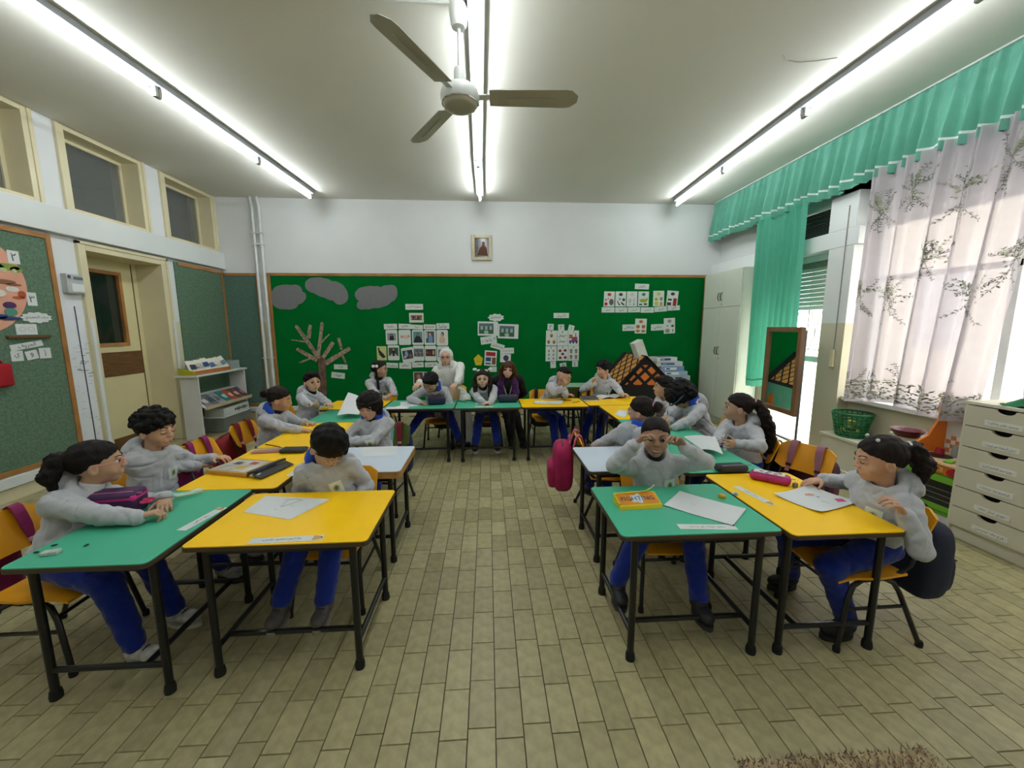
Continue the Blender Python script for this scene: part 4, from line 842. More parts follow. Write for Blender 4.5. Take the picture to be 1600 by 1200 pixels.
card((664,540,682,564),'rounded photo card with a dark red hall, lower row beside the nun','photo_card','card',None,[('r',0,.04,.86,.46,'#3c1f1c'),('e',-.1,.0,.1,.12,'#6f2f28'),('e',.25,.04,.1,.16,'#b59878'),('e',-.3,.06,.08,.08,'#8d5a44')],outline=rb,group=gp)
card((683,541,702,565),'rounded photo card half hidden behind the nun','photo_card','card',None,[('r',0,.04,.8,.5,'#7d7f83')],outline=rb,group=gp)
card((646,581,662,600),'photo card of a boy behind the writing boy','photo_card','card',None,[('r',0,0,.86,.9,'#5a4438'),('e',0,.12,.2,.2,'#a6765c'),('r',0,-.3,.6,.25,'#6e2a2a')],group=gp)
card((662,581,672,600),'photo card with a blue sky behind the writing boy','photo_card','card',None,[('r',0,0,.86,.9,'#32467a'),('e',0,-.1,.25,.2,'#a6765c')],group=gp)
# concepts
card((762,490,788,502.5),'cloud shaped title card above the two green photos','word_strip','sign','المفاهيم',outline=cloudpts(),twh=(.6,.45))
gi=lambda o:[('r',-.06+o,0,.72,.74,'#2f5f4b'),('r',-.06+o,.26,.72,.2,'#566b78')]+[('r',-.28+.22*k+o,.05,.13,.26,'#9fb5a8') for k in range(3)]+[('r',-.06+o,-.25,.2,.22,'#a9bdb0')]
card((746.5,502.5,778,524.5),'photo card of three pots on green, left of the pair','photo_card','card',None,gi(-.02),-1)
card((778,506.5,810,529),'photo card of three pots on green, right of the pair','photo_card','card',None,gi(0),-2)
card((751,525.5,776,537),'tilted word strip under the left green photo','word_strip','sign','لا يذوب',None,8,twh=(.86,.75))
card((767,536.5,788,545.5),'slanting word strip above the flag coloured shape card','word_strip','sign','مستطيل',None,-17,twh=(.86,.7))
card((781.5,543.5,803,552.5),'word strip just above the head of the woman','word_strip','sign','الأشكال الهندسية',None,1)
card((781.5,553,798,566),'card with a dark round shape behind the woman','card','card',None,[('e',.05,.0,.26,.36,'#2c3a5a')],-2)
card((740,554,755,572),'yellow paper pentagon above the girl with white bows','paper_pentagon','paper shape',None,[('r',-.12,-.08,.16,.05,'#a58a1c'),('r',.12,-.08,.16,.05,'#a58a1c')],hexc='#d6c01c',outline=[(.5*math.sin(a),.53*math.cos(a)) for a in np.linspace(0,2*PI,5,endpoint=False)][::-1])
card((757,548,776,571.5),'card with red, blue and brown rectangles','card','card',None,[('r',.0,.28,.78,.26,'#b3161c'),('r',-.18,-.08,.42,.26,'#1f4f8f'),('r',.28,-.17,.3,.46,'#7d4a30'),('r',-.18,-.36,.44,.1,'#3c4a5a')],-4)
card((765,573,776,581),'small blank white card under the rectangles card','card','card')
# numbers
card((865,489,889,497),'white title strip above the number cards','word_strip','sign','الأعداد')
for bx,t,tl,lb in (((855.5,506,865,515.5),'٣',-2,'small number tag at the top left over the cupcake card'),((872,507,881.5,516.5),'٢',3,'small number tag in the top middle over the twig card'),((888,508,897,517.5),'١',-14,'small number tag at the top right over the train card'),((860,565,868.5,575),'٦',3,'small number tag below the six sprouts card'),((875,567,885,576),'٥',10,'small number tag below the five ladybirds card'),((894,564,903,573),'٤',0,'small number tag below the four pots card')): card(bx,lb,'number_tag','sign',t,None,tl,group='number tags on the green board',twh=(.5,.6))
cup=lambda x,y:[('e',x,y+.05,.15,.09,'#c99a4e'),('p',[(x-.13,y+.04),(x-.08,y-.1),(x+.08,y-.1),(x+.13,y+.04)],'#8a4f28'),('e',x,y+.13,.03,.025,'#a02020')]
card((853,516.5,870,540),'number card with three cupcakes','number_card','card',None,[('r',-.02,.42,.08,.08,'#222222')]+cup(0,.15)+cup(-.25,-.27)+cup(.25,-.27),-1,group=gn)
tw=lambda y:[('p',[(-.4,y-.06),(.4,y+.05),(.4,y+.08),(-.4,y-.02)],'#6f7a4a'),('p',[(-.3,y+.1),(.2,y-.08),(.22,y-.05),(-.27,y+.13)],'#5d6b3a')]
card((870.5,516.5,887.2,540),'number card with two crossed twigs','number_card','card',None,[('r',0,.4,.08,.1,'#222222')]+tw(.12)+tw(-.25),0,group=gn)
card((887.6,516.5,904.5,540),'number card with a red and blue train','number_card','card',None,[('r',0,.42,.05,.1,'#222222'),('r',-.25,.1,.3,.26,'#b0603a'),('r',.1,-.05,.5,.26,'#a33a52'),('r',0,-.2,.8,.12,'#4b4a86'),('r',.2,.2,.08,.26,'#5f6f8f')]+[('e',x,-.3,.09,.07,'#23283c') for x in (-.3,-.02,.28)],0,group=gn)
card((852.5,541,869.5,564.5),'number card with six sprouts','number_card','card',None,[('r',0,.4,.06,.1,'#222222')]+[('p',[(x-.05,y-.09),(x+.04,y-.09),(x+.09,y+.09),(x,y+.02),(x-.09,y+.09)],hx) for x,y,hx in ((-.2,.2,'#6d7a5c'),(.22,.2,'#9a5a4a'),(-.2,-.05,'#6d7a6c'),(.22,-.05,'#5f8a5c'),(-.2,-.3,'#6d7a7c'),(.22,-.3,'#7d6a5c'))],0,group=gn)
bug=lambda x,y:[('e',x,y,.14,.085,'#8e1620'),('r',x,y-.07,.26,.03,'#1a1214')]
card((870.6,540.5,887.6,563.5),'number card with five red ladybirds','number_card','card',None,[('r',0,.4,.08,.08,'#222222')]+bug(-.24,.18)+bug(.22,.2)+bug(0,-.04)+bug(-.22,-.3)+bug(.24,-.28),0,group=gn)
pot=lambda x,y:[('e',x,y+.06,.15,.08,'#7b8466'),('r',x,y-.07,.2,.16,'#8f7a64')]
card((888,540.2,904.3,563.5),'number card with four grey green pots','number_card','card',None,[('r',0,.4,.08,.08,'#222222')]+pot(-.24,.14)+pot(.24,.14)+pot(-.24,-.25)+pot(.24,-.25),0,group=gn)
# colours
card((992,443.5,1014,452),'white title strip above the colour cards','word_strip','sign','الألوان',None,-2,group=None)
def colcard(bx,hx,lb,extra,tl=0): card(bx,lb,'colour_card','card',None,[('s',0,.3,.2,hx)]+extra,tl,group=gc_)
colcard((943.5,455.5,960,479),'#b3222f','colour card with a red splash, apple and cherries',[('e',-.28,-.33,.16,.12,'#b3222f'),('e',.22,-.2,.22,.22,'#6f5260'),('e',-.3,-.06,.08,.07,'#b3222f'),('e',-.1,.02,.06,.05,'#b3222f')],-1)
colcard((961.5,455.5,978,479),'#1a1a1c','colour card with a black splash and black shapes',[('p',[(-.3,-.05),(-.2,-.25),(.0,-.4),(-.15,-.42),(-.32,-.2)],'#1a1a1c'),('p',[(0,-.15),(.35,-.35),(.4,-.45),(.1,-.35)],'#1a1a1c'),('e',.28,-.05,.14,.1,'#3a3a40'),('e',-.08,-.0,.07,.06,'#1a1a1c')])
colcard((979.3,455.5,995.5,479),'#c6c6c2','colour card with a white splash, the faintest one',[('e',-.2,-.12,.16,.16,'#bdbdb8'),('e',.2,-.1,.12,.2,'#c9c9c6'),('e',.2,-.35,.12,.07,'#a9a9a6'),('e',-.2,-.36,.14,.05,'#b9b9b4')])
colcard((997,455.5,1013.5,478.5),'#1f7a56','colour card with a green splash and cucumber',[('e',0,-.12,.38,.13,'#93ad3c'),('e',.32,-.02,.1,.08,'#93ad3c'),('r',-.25,-.38,.3,.1,'#3a4a34'),('r',.2,-.36,.3,.12,'#2f3a30')])
colcard((1020.5,454.5,1037.5,478.5),'#cfc03a','colour card with a yellow splash and four fruits',[('e',-.22,-.05,.16,.1,'#b5a23a'),('e',.24,-.02,.14,.12,'#8a8a78'),('e',-.2,-.32,.2,.12,'#c2c24a'),('r',.25,-.35,.22,.22,'#c98a3a')],1)
colcard((1041.5,454.5,1059,478.5),'#2a1a1a','colour card with a dark brown splash and a red door',[('r',.26,-.22,.32,.5,'#a3262e'),('r',-.2,-.08,.34,.12,'#2a2a30'),('r',-.24,-.36,.38,.2,'#4a3a40')],-4)
for bx,t,tl,lb in (((940,480,960,488.3),'أحمر',0,'word strip below the red splash card'),((961,480.2,980,488.3),'أسود',0,'word strip below the black splash card'),((981,480,1000,488),'أبيض',1,'word strip below the white splash card'),((1001,480.2,1021.5,488.5),'أخضر',0,'word strip below the green splash card'),((1022.5,479,1042,487),'أصفر',4,'word strip below the yellow splash card'),((1043,477.5,1062,485),'بني',3,'word strip below the dark brown splash card'),((972.5,507,992.5,517),'برتقالي',1,'word strip left of the orange splash card'),((1017,506.5,1037.5,516.3),'سكني',2,'word strip left of the grey splash card')): card(bx,lb,'word_strip','sign',t,None,tl,group=gw,hexc='#cfdbd2')
colcard((992.2,498,1010,521),'#c0622e','colour card with an orange splash and oranges',[('e',-.24,-.04,.17,.13,'#a5703a'),('e',.24,-.04,.17,.13,'#a5703a'),('e',-.24,-.34,.2,.1,'#b5774a'),('e',.24,-.34,.2,.1,'#b5774a')],-1)
colcard((1037.2,497,1054.5,521),'#8e8a8c','colour card with a grey splash, right of the orange one',[('e',-.18,-.32,.22,.14,'#8f8f8c'),('e',.28,-.02,.14,.08,'#4a4a4c'),('e',-.18,.0,.12,.07,'#a9a9a6'),('r',.3,-.32,.1,.2,'#7d7d7a')],3)
# clouds and the paper tree
zc=lambda p:uy(410+p[0]/4.324,420+p[1]/4.324,PB)
def bumpy(pts,b=.012,n=6):
    out=[];P=[V(*zc(p)) for p in pts]; c=sum(P)/len(P)
    for i in range(len(P)):
        a,q=P[i],P[(i+1)%len(P)]; nn=unit(np.cross(q-a,V(0,1,0))); 
        if nn.dot((a+q)/2-c)<0: nn=-nn
        for k in range(n): s=k/n; out.append(a+(q-a)*s+nn*b*math.sin(PI*s))
    return out
for pts,lb in (([(50,180),(70,145),(105,115),(200,110),(250,115),(270,155),(295,175),(285,215),(245,240),(215,270),(150,272),(100,265),(70,235)],'grey paper cloud at the far left of the green board'),([(290,105),(305,75),(355,60),(420,65),(470,85),(520,95),(560,130),(580,185),(565,225),(515,242),(480,215),(420,195),(350,165),(300,140)],'grey paper cloud slanting between the other two clouds'),([(625,180),(640,145),(675,125),(760,118),(800,125),(850,112),(895,115),(910,150),(905,195),(870,225),(820,255),(750,265),(690,272),(650,270),(640,240),(655,220)],'grey paper cloud on the right of the three clouds')):
    P=bumpy(pts); c=sum(P)/len(P); mb=MB(); mb.prism([(p[0]-c[0],p[2]-c[2]) for p in P],(c[0],PB-.001,c[2]),(1,0,0),(0,0,1),.004)
    o=mb.build('paper_cloud',M('grey_paper','#77787a',rough=.8,var=.03,scale=20),None,loc=(c[0],PB,c[2])); tag(o,lb,'paper cloud',group='paper clouds on the green board')
tl_=zc((405,850)); t=thing('paper_tree','bare paper tree with mottled bark on the green board','paper tree',tl_)
mbark=M('bark_paper','#6d5347',rough=.8,var=.35,scale=30,stretch=(1,1,.4)); mbar2=M('birch_paper','#9a8674',rough=.8,var=.4,scale=22)
def strip(a,b,w0,w1,nm,mat,off):
    a,b=V(*zc(a)),V(*zc(b)); d=b-a; L=np.linalg.norm(d); d/=L; s=np.cross(V(0,-1,0),d)
    k=4.324; sc_=.0108/k
    pts=[(0,-w0),(L*.97,-w1),(L,0),(L*.97,w1),(0,w0)]
    mb=MB(); mb.prism([(p[0],p[1]*sc_*.5) for p in pts],a+V(0,-off,0),d,np.cross(V(0,-1,0),d),.004); o=mb.build(nm,mat,None,loc=tl_); o.parent=t; o.location=(0,0,0)
strip((412,850),(402,600),50,46,'trunk',mbark,.006)
for k,(a,b,w0,w1) in enumerate((((385,605),(225,380),30,22),((312,470),(325,378),26,20),((378,595),(405,358),24,20),((400,495),(455,440),12,6),((402,612),(480,495),26,24),((425,640),(595,535),32,24),((372,618),(230,540),28,22),((330,603),(250,635),14,10),((287,492),(195,480),10,6),((515,468),(537,548),20,16),((535,570),(570,645),14,10))): strip(a,b,w0,w1,'branch',mbar2,.001+.0006*k)
# left wall board
z5=lambda x,y:(x/4.285,340+y/4.285)
cc=thing('paper_circle','large pink paper circle with pictures at the left picture edge','paper circle',(PLX,3.54,1.87))
def pc(mb,nm,mat): o=mb.build(nm,mat,None,None,loc=(PLX,3.54,1.87)); o.parent=cc; o.location=(0,0,0)
pc(MB().prism([(.42*math.cos(a),.42*math.sin(a)) for a in np.linspace(0,2*PI,48,endpoint=False)],(PLX,3.54,1.87),(0,1,0),(0,0,1),.003),'pink_disc',M('pink_paper','#d99d83',rough=.7,var=.03))
for k,(hx,ell) in enumerate((('#7d9a3c',[(3.83,2.03,.10,.03),(3.75,2.02,.06,.035),(3.90,2.015,.05,.025)]),('#b5b98a',[(3.80,2.0,.03,.02),(3.88,2.0,.02,.02)]),('#8a5a3c',[(3.79,1.90,.09,.02),(3.86,1.88,.06,.012)]),('#d9d2c8',[(3.84,1.84,.05,.025),(3.74,1.80,.05,.03)]),('#b5532a',[(3.91,1.80,.03,.03),(3.88,1.77,.05,.012)]),('#4a2a5a',[(3.80,1.70,.05,.03)]),('#4a8a78',[(3.80,1.64,.05,.035)]),('#24407a',[(3.78,1.585,.09,.016),(3.72,1.60,.05,.02)]),('#3a6a9a',[(3.76,2.17,.04,.04)]),('#5f8a7a',[(3.74,2.08,.04,.035)]))):
    mb=MB()
    for (y,z,a,b) in ell: mb.prism([(a*math.cos(q),b*math.sin(q)) for q in np.linspace(0,2*PI,14,endpoint=False)],(PLX+.003+.0006*k,y,z),(0,1,0),(0,0,1),.002)
    pc(mb,'cut_out',Mflat(hx))
def lc(x0,y0,x1,y1,lb,txt=None,tl=0,**k):
    a,b=z5(x0,y0),z5(x1,y1); return card((a[0],a[1],b[0],b[1]),lb,k.pop('name','word_strip'),k.pop('cat','sign'),txt,k.pop('items',None),tl,plane='x',hexc='#d5d8d6',**k)
lc(48,222,126,308,'white number tag at the top of the pink circle','٢',0,name='number_tag',twh=(.5,.6)); lc(178,502,243,590,'white number tag right of the pink circle','٣',0,name='number_tag',twh=(.6,.5))
lc(135,632,352,708,'white cloud shaped class sign on the left wall board','صف التمهيدي',0,outline=cloudpts(11,.08),twh=(.72,.42)); lc(106,712,248,784,'white card with two small faces under the cloud sign',None,0,name='card',cat='card',items=[('e',-.2,0,.16,.22,'#aeb4b2'),('e',.22,0,.16,.22,'#aeb4b2'),('e',-.2,0,.13,.18,'#d5d8d6'),('e',.22,0,.13,.18,'#d5d8d6')])
lc(66,836,290,876,'slanting word strip above three letter cards on the left wall','الحروف',9,twh=(.7,.9))
lc(70,892,154,962,'letter card on the left of the three under the slanting strip','ي',0,name='letter_card',cat='sign',twh=(.5,.5)); lc(170,890,252,950,'middle letter card under the slanting strip','و',10,name='letter_card',cat='sign',twh=(.4,.5)); lc(260,872,338,942,'letter card on the right of the three under the slanting strip','أ',0,name='letter_card',cat='sign',twh=(.3,.6))
a,b=ux(*z5(35,795),PLX),ux(*z5(325,797),PLX); o=MB().bb((PLX,a[1],1.412),(PLX+.03,b[1],1.436),.003).build('wooden_bar',mbrown,None); tag(o,'thin brown wooden bar pinned below the cards on the left wall','bar')
rp=thing('felt_pocket','red felt pocket hanging on the left wall board','pocket',(PLX,3.60,1.1))
o=MB().bb((PLX+.001,3.48,1.0),(PLX+.05,3.705,1.2),.02).build('pouch',M('red_felt','#a4141e',rough=.9),None,60,loc=(PLX,3.60,1.1)); o.parent=rp; o.location=(0,0,0)
o=MB().tube([(PLX+.02,3.53,1.19),(PLX+.015,3.58,1.36),(PLX+.02,3.66,1.19)],.008,6).build('cord',M('red_felt','#a4141e'),None,60,loc=(PLX,3.60,1.1)); o.parent=rp; o.location=(0,0,0)
# wall fittings
eb=(XL,4.365,1.94); t=thing('meter_box','white electric meter box beside the door frame','box',eb)
def pe(mb,nm,mat): o=mb.build(nm,mat,None,None,loc=eb); o.parent=t; o.location=(0,0,0)
mgy=M('box_grey','#b5b9b8',rough=.5)
pe(MB().bb((XL,4.285,1.845),(XL+.06,4.45,2.035),.006),'housing',mgy); pe(MB().bb((XL+.06,4.32,1.86),(XL+.068,4.44,1.94),.003),'window_flap',mwhite); pe(MB().bb((XL+.06,4.35,1.985),(XL+.064,4.44,2.012)),'vent_strip',Mflat('#6a6f70')); pe(MB().bb((XL+.06,4.295,1.99),(XL+.066,4.32,2.02)),'dark_button',Mflat('#4a4d50'))
o=MB().tube([(XL+.008,4.37,1.72),(XL+.008,4.372,1.2),(XL+.008,4.378,.1)],.004,6).build('wall_cable',Mflat('#3a3d42'),None); tag(o,'thin dark cable running down the white pier left of the door','cable')
pp=(-3.55,YB-.05,1.9); t=thing('heating_pipes','pair of white vertical pipes left of the green board','pipe',pp); mp=M('pipe_white','#d3d6d3',rough=.35)
for k,x in enumerate((-3.615,-3.515)):
    o=MB().tube([(x-.03,YB-.04,3.5),(x-.03,YB-.045,3.45),(x,YB-.065,3.36),(x,YB-.065,.2)],.022,12).build('pipe',mp,None,50,loc=pp); o.parent=t; o.location=(0,0,0)
for z in (2.78,2.95,1.0): o=MB().bb((-3.65,YB-.09,z),(-3.48,YB-.03,z+.018),.003).build('pipe_clip',mp,None,None,loc=pp); o.parent=t; o.location=(0,0,0)
fl2=(-.08,YB,2.775); t=thing('wall_icon','small dark icon in a pale gilt frame above the green board','picture',fl2)
def pf(mb,nm,mat): o=mb.build(nm,mat,None,None,loc=fl2); o.parent=t; o.location=(0,0,0); return o
mgilt=M('pale_gilt','#b5ab8c',rough=.35,metal=.35,var=.08,scale=30); x0,x1,z0,z1=-.245,.085,2.575,2.975; fw=.05; g=MB()
for p,q in (((x0,z0),(x0+fw,z1)),((x1-fw,z0),(x1,z1)),((x0+fw,z0),(x1-fw,z0+fw)),((x0+fw,z1-fw),(x1-fw,z1))): g.bb((p[0],YB-.03,p[1]),(q[0],YB-.001,q[1]),.006)
pf(g,'gilt_moulding',mgilt); pf(MB().bb((x0+fw,YB-.012,z0+fw),(x1-fw,YB-.004,z1-fw)),'dark_picture',M('dark_icon','#2a1d10',rough=.12,var=.45,scale=9,coat=.6))
pm=MB()
for k,(pts,) in enumerate((([(-.08,-.12),(.1,-.13),(.08,.0),(.03,.05),(-.03,.0)],),([(.0,.03),(.05,.02),(.05,.09),(.01,.1)],))): pm.prism(pts,(-.08,YB-.0122-.0004*k,2.775),(1,0,0),(0,0,1),.0006,k)
pf(pm,'icon_figure',[Mflat('#5a2f12'),Mflat('#6e4a34')])
# ================= people: smooth-blended distance fields turned into continuous surfaces =================
class Field:
    def __init__(s,lo,hi,h):
        s.lo=np.array(lo,np.float32); s.h=h; s.n=np.maximum(4,np.ceil((np.array(hi)-s.lo)/h).astype(int)+1)
        s.F=np.full(s.n,9.,np.float32); s.ax=[(s.lo[i]+h*np.arange(s.n[i])).astype(np.float32) for i in range(3)]
    def sl(s,lo,hi):
        a=np.clip(np.floor((np.array(lo)-s.lo)/s.h).astype(int),0,s.n); b=np.clip(np.ceil((np.array(hi)-s.lo)/s.h).astype(int)+1,0,s.n)
        if (b<=a).any(): return None,None
        q=tuple(slice(i,j) for i,j in zip(a,b)); return q,(s.ax[0][q[0]][:,None,None],s.ax[1][q[1]][None,:,None],s.ax[2][q[2]][None,None,:])
    def merge(s,q,d,k,sub=False):
        f=s.F[q]
        if sub:
            d=-d
            if k>0: hh=np.maximum(k-np.abs(f-d),0)/k; s.F[q]=np.maximum(f,d)+hh*hh*k*.25
            else: s.F[q]=np.maximum(f,d)
        else:
            if k>0: hh=np.maximum(k-np.abs(f-d),0)/k; s.F[q]=np.minimum(f,d)-hh*hh*k*.25
            else: s.F[q]=np.minimum(f,d)
    def cone(s,a,b,r1,r2,k=.0,sub=False):
        a=np.array(a,float); b=np.array(b,float); m=max(r1,r2)+k+3*s.h
        q,g=s.sl(np.minimum(a,b)-m,np.maximum(a,b)+m)
        if q is None: return
        d=b-a; L=float(d@d)+1e-12
        x,y,z=g[0]-np.float32(a[0]),g[1]-np.float32(a[1]),g[2]-np.float32(a[2])
        t=np.clip((x*np.float32(d[0])+y*np.float32(d[1])+z*np.float32(d[2]))/np.float32(L),0,1)
        dd=np.sqrt((x-t*np.float32(d[0]))**2+(y-t*np.float32(d[1]))**2+(z-t*np.float32(d[2]))**2)-(r1+(r2-r1)*t)
        s.merge(q,dd.astype(np.float32),k,sub)
    def ell(s,c,R,r,k=0.,sub=False,mod=None):       # R rows = local axes
        c=np.array(c,float); r=np.array(r,float); e=np.sqrt(((np.array(R)*r[:,None])**2).sum(0))+k+3*s.h
        q,g=s.sl(c-e,c+e)
        if q is None: return
        x,y,z=g[0]-np.float32(c[0]),g[1]-np.float32(c[1]),g[2]-np.float32(c[2])
        l=[(x*np.float32(R[i][0])+y*np.float32(R[i][1])+z*np.float32(R[i][2])) for i in range(3)]
        k0=np.sqrt(sum((l[i]/np.float32(r[i]))**2 for i in range(3)))+1e-6; k1=np.sqrt(sum((l[i]/np.float32(r[i]**2))**2 for i in range(3)))+1e-6
        d=k0*(k0-1)/k1
        if mod is not None: d=d+mod(l)
        s.merge(q,d.astype(np.float32),k,sub)
    def plane(s,p,n,wob=0.):                                # keep the side n points away from
        n=unit(n); d=(s.ax[0][:,None,None]-p[0])*np.float32(n[0])+(s.ax[1][None,:,None]-p[1])*np.float32(n[1])+(s.ax[2][None,None,:]-p[2])*np.float32(n[2])
        if wob:
            x,y,z=s.ax[0][:,None,None],s.ax[1][None,:,None],s.ax[2][None,None,:]; d=d+wob*(np.sin(230*x+2*np.sin(90*z))*np.sin(210*y+1)+.7*np.sin(110*x+130*y+60*z))
        s.F=np.maximum(s.F,d.astype(np.float32))
    def wrinkle(s,amp,f,seed,aniso=(1,1,1),mask=None):
        near=np.abs(s.F)<.03
        if mask is not None:
            pp,nn=mask; near&=((s.ax[0][:,None,None]-pp[0])*nn[0]+(s.ax[1][None,:,None]-pp[1])*nn[1]+(s.ax[2][None,None,:]-pp[2])*nn[2])>0
        I=np.nonzero(near)
        x,y,z=[(s.lo[i]+s.h*I[i])*f*aniso[i] for i in range(3)]
        w=np.sin(x+1.7*np.sin(y*.7+seed)+seed)*np.sin(y*1.1+1.3*np.sin(z*.9+seed*2))+.6*np.sin(z*1.6+1.9*np.sin(x*.8+seed*3)+seed)
        w+=.5*np.sin(2.1*x+2.*np.sin(1.7*z)+seed)*np.cos(1.9*y-seed)
        s.F[I]+=(amp*w).astype(np.float32)
    def crease(s,amp,f,seed,k=2):
        I=np.nonzero(np.abs(s.F)<.03); P=[(s.lo[i]+s.h*I[i]).astype(np.float64) for i in range(3)]; rr=np.random.default_rng(int(seed*7)+3); w=0
        for j in range(k):
            n=unit(rr.normal(size=3)+np.array([0,0,.8*(j%2)])); ph=f*(1+.35*j)*(n[0]*P[0]+n[1]*P[1]+n[2]*P[2])+1.3*np.sin(f*.45*P[1]+seed+j)+1.1*np.sin(f*.4*P[0]-2*seed)+.9*np.sin(f*.5*P[2]+j)
            gate=np.clip(np.sin(f*.27*(P[0]+P[2])+seed*1.7+2*j)*np.cos(f*.23*(P[1]-P[2])+seed)*1.6+.35,0,1)
            w=w+gate*np.exp(-(np.sin(ph*.5)/.22)**2)
        s.F[I]+=(amp*w).astype(np.float32)
    def mesh(s):
        F=s.F; ins=F<0
        c=np.zeros(tuple(np.array(F.shape)-1),np.uint8)
        for i in(0,1):
            for j in(0,1):
                for k in(0,1): c+=ins[i:F.shape[0]-1+i,j:F.shape[1]-1+j,k:F.shape[2]-1+k]
        act=(c>0)&(c<8); I=np.nonzero(act); nv=len(I[0])
        if nv==0: return np.zeros((0,3)),np.zeros((0,4),int)
        idx=np.full(act.shape,-1,np.int32); idx[I]=np.arange(nv)
        P=np.zeros((nv,3)); W_=np.zeros(nv)
        cor=[(i,j,k) for i in(0,1) for j in(0,1) for k in(0,1)]; val={q:F[I[0]+q[0],I[1]+q[1],I[2]+q[2]].astype(float) for q in cor}
        for a in cor:
            for ax in range(3):
                if a[ax]==0:
                    b=list(a); b[ax]=1; b=tuple(b); va,vb=val[a],val[b]; m=(va<0)!=(vb<0); t=np.where(m,va/(va-vb+1e-20),0)
                    p=np.array(a,float)[None,:]+0*P; p[:,ax]+=t; P+=p*m[:,None]; W_+=m
        P/=W_[:,None]; Vx=s.lo+s.h*(np.stack(I,1)+P)
        Q=[]
        for ax in range(3):
            sh=list(F.shape); s0=[slice(None)]*3; s1=[slice(None)]*3; s0[ax]=slice(0,-1); s1[ax]=slice(1,None)
            d=ins[tuple(s0)]!=ins[tuple(s1)]; o=[a for a in range(3) if a!=ax]
            J=list(np.nonzero(d)); ok=np.ones(len(J[0]),bool)
            for a in o: ok&=(J[a]>0)&(J[a]<F.shape[a]-1)
            J=[j[ok] for j in J]; inside=ins[tuple(J)]
            def at_(da,db): K=[j.copy() for j in J]; K[o[0]]-=da; K[o[1]]-=db; return idx[tuple(K)]
            q=np.stack([at_(1,1),at_(0,1),at_(0,0),at_(1,0)],1); flip=inside if ax!=1 else ~inside
            q[~flip]=q[~flip][:,::-1]; Q.append(q)
        return Vx,np.concatenate(Q)
def fobj(name,fld,mat,parent,org):
    v,f=fld.mesh(); me=bpy.data.meshes.new(name); v=v-np.array(org); n,m_=len(v),len(f)
    me.vertices.add(n); me.vertices.foreach_set('co',v.astype(np.float32).ravel()); me.loops.add(m_*4); me.loops.foreach_set('vertex_index',f.astype(np.int32).ravel())
    me.polygons.add(m_); me.polygons.foreach_set('loop_start',np.arange(0,m_*4,4,dtype=np.int32)); me.polygons.foreach_set('loop_total',np.full(m_,4,np.int32)); me.polygons.foreach_set('use_smooth',np.ones(m_,bool))
    me.materials.append(mat); me.update(calc_edges=True); o=bpy.data.objects.new(name,me); COL.objects.link(o); o.parent=parent; return o
def ik(A,B,l1,l2,pole):
    A,B=np.array(A,float),np.array(B,float); d=B-A; L=np.linalg.norm(d); 
    if L>(l1+l2)*.995: L2=(l1+l2)*.995; B=A+d/L*L2; d=B-A; L=L2
    u=d/L; x=(l1*l1-l2*l2+L*L)/(2*L); h=math.sqrt(max(l1*l1-x*x,0)); p=np.array(pole,float); p=p-u*p.dot(u); p=unit(p); return A+u*x+p*h,B
def hand(F,W_,d,n,side,curl=.6,spread=1.,sc=1.,thumb=.6,point=False,k=.005):
    d=unit(d); n=np.array(n,float); n=unit(n-d*n.dot(d)); t=np.cross(d,n)*(1 if side=='R' else -1)
    W_=np.array(W_,float); offs=(.0225,.0075,-.0075,-.0215); kl=(.060,.063,.060,.053); fl=((.029,.019,.016),(.032,.022,.017),(.030,.020,.016),(.024,.015,.014))
    for i in range(4):
        K=W_+(d*kl[i]+t*offs[i])*sc; F.cone(W_+t*offs[i]*.45*sc,K,.0135*sc,.0098*sc,k=.008)
        p=K; ang=0; sp=(offs[i]/.0225)*.20*spread; c=curl*(.15 if point and i==0 else 1.)
        for j,L in enumerate(fl[i]):
            ang+=c*(.55,.75,.55)[j]; dr=unit((d+t*sp)*math.cos(ang)+n*math.sin(ang)); q=p+dr*L*sc; r0=(.0074,.0067,.0060)[j]*sc
            F.cone(p,q,r0,(.0068,.0061,.0052)[j]*sc,k=.002); p=q
    p=W_+(d*.016+t*.016)*sc; th=thumb
    for j,(L,r0) in enumerate(((.030,.0115),(.022,.0085),(.019,.0072))):
        dr=unit(d*(.55+.25*j)+t*(.85-.32*j*th)+n*(.15+.3*j*th)); q=p+dr*L*sc; F.cone(p,q,r0*sc,(.0085,.0075,.006)[j]*sc,k=.006 if j==0 else .002); p=q
    return p
def skin_mat(name,hexc):
    m=M(name,hexc,rough=.52,var=.035,scale=14,spec=.4); b=m.node_tree.nodes['Principled BSDF']; b.inputs['Subsurface Weight'].default_value=.12; b.inputs['Subsurface Radius'].default_value=(.012,.005,.003); return m
def fabric(name,hexc,var=.07): return M(name,hexc,rough=.9,var=var,scale=28,bump=.35,bscale=190,sheen=.25,spec=.2)
def hair_mat(name,hexc): return M(name,hexc,rough=.55,var=.35,scale=45,stretch=(1,1,.22),bump=.7,bscale=150,spec=.18)
mhood=fabric('grey_marl_fleece','#b3b5ba',.05); mtr=fabric('royal_blue_trousers','#152c88',.05); mlin=fabric('blue_lining','#2049b4',.05); mdark=fabric('black_knit','#141519',.05)
mbadge_n=0
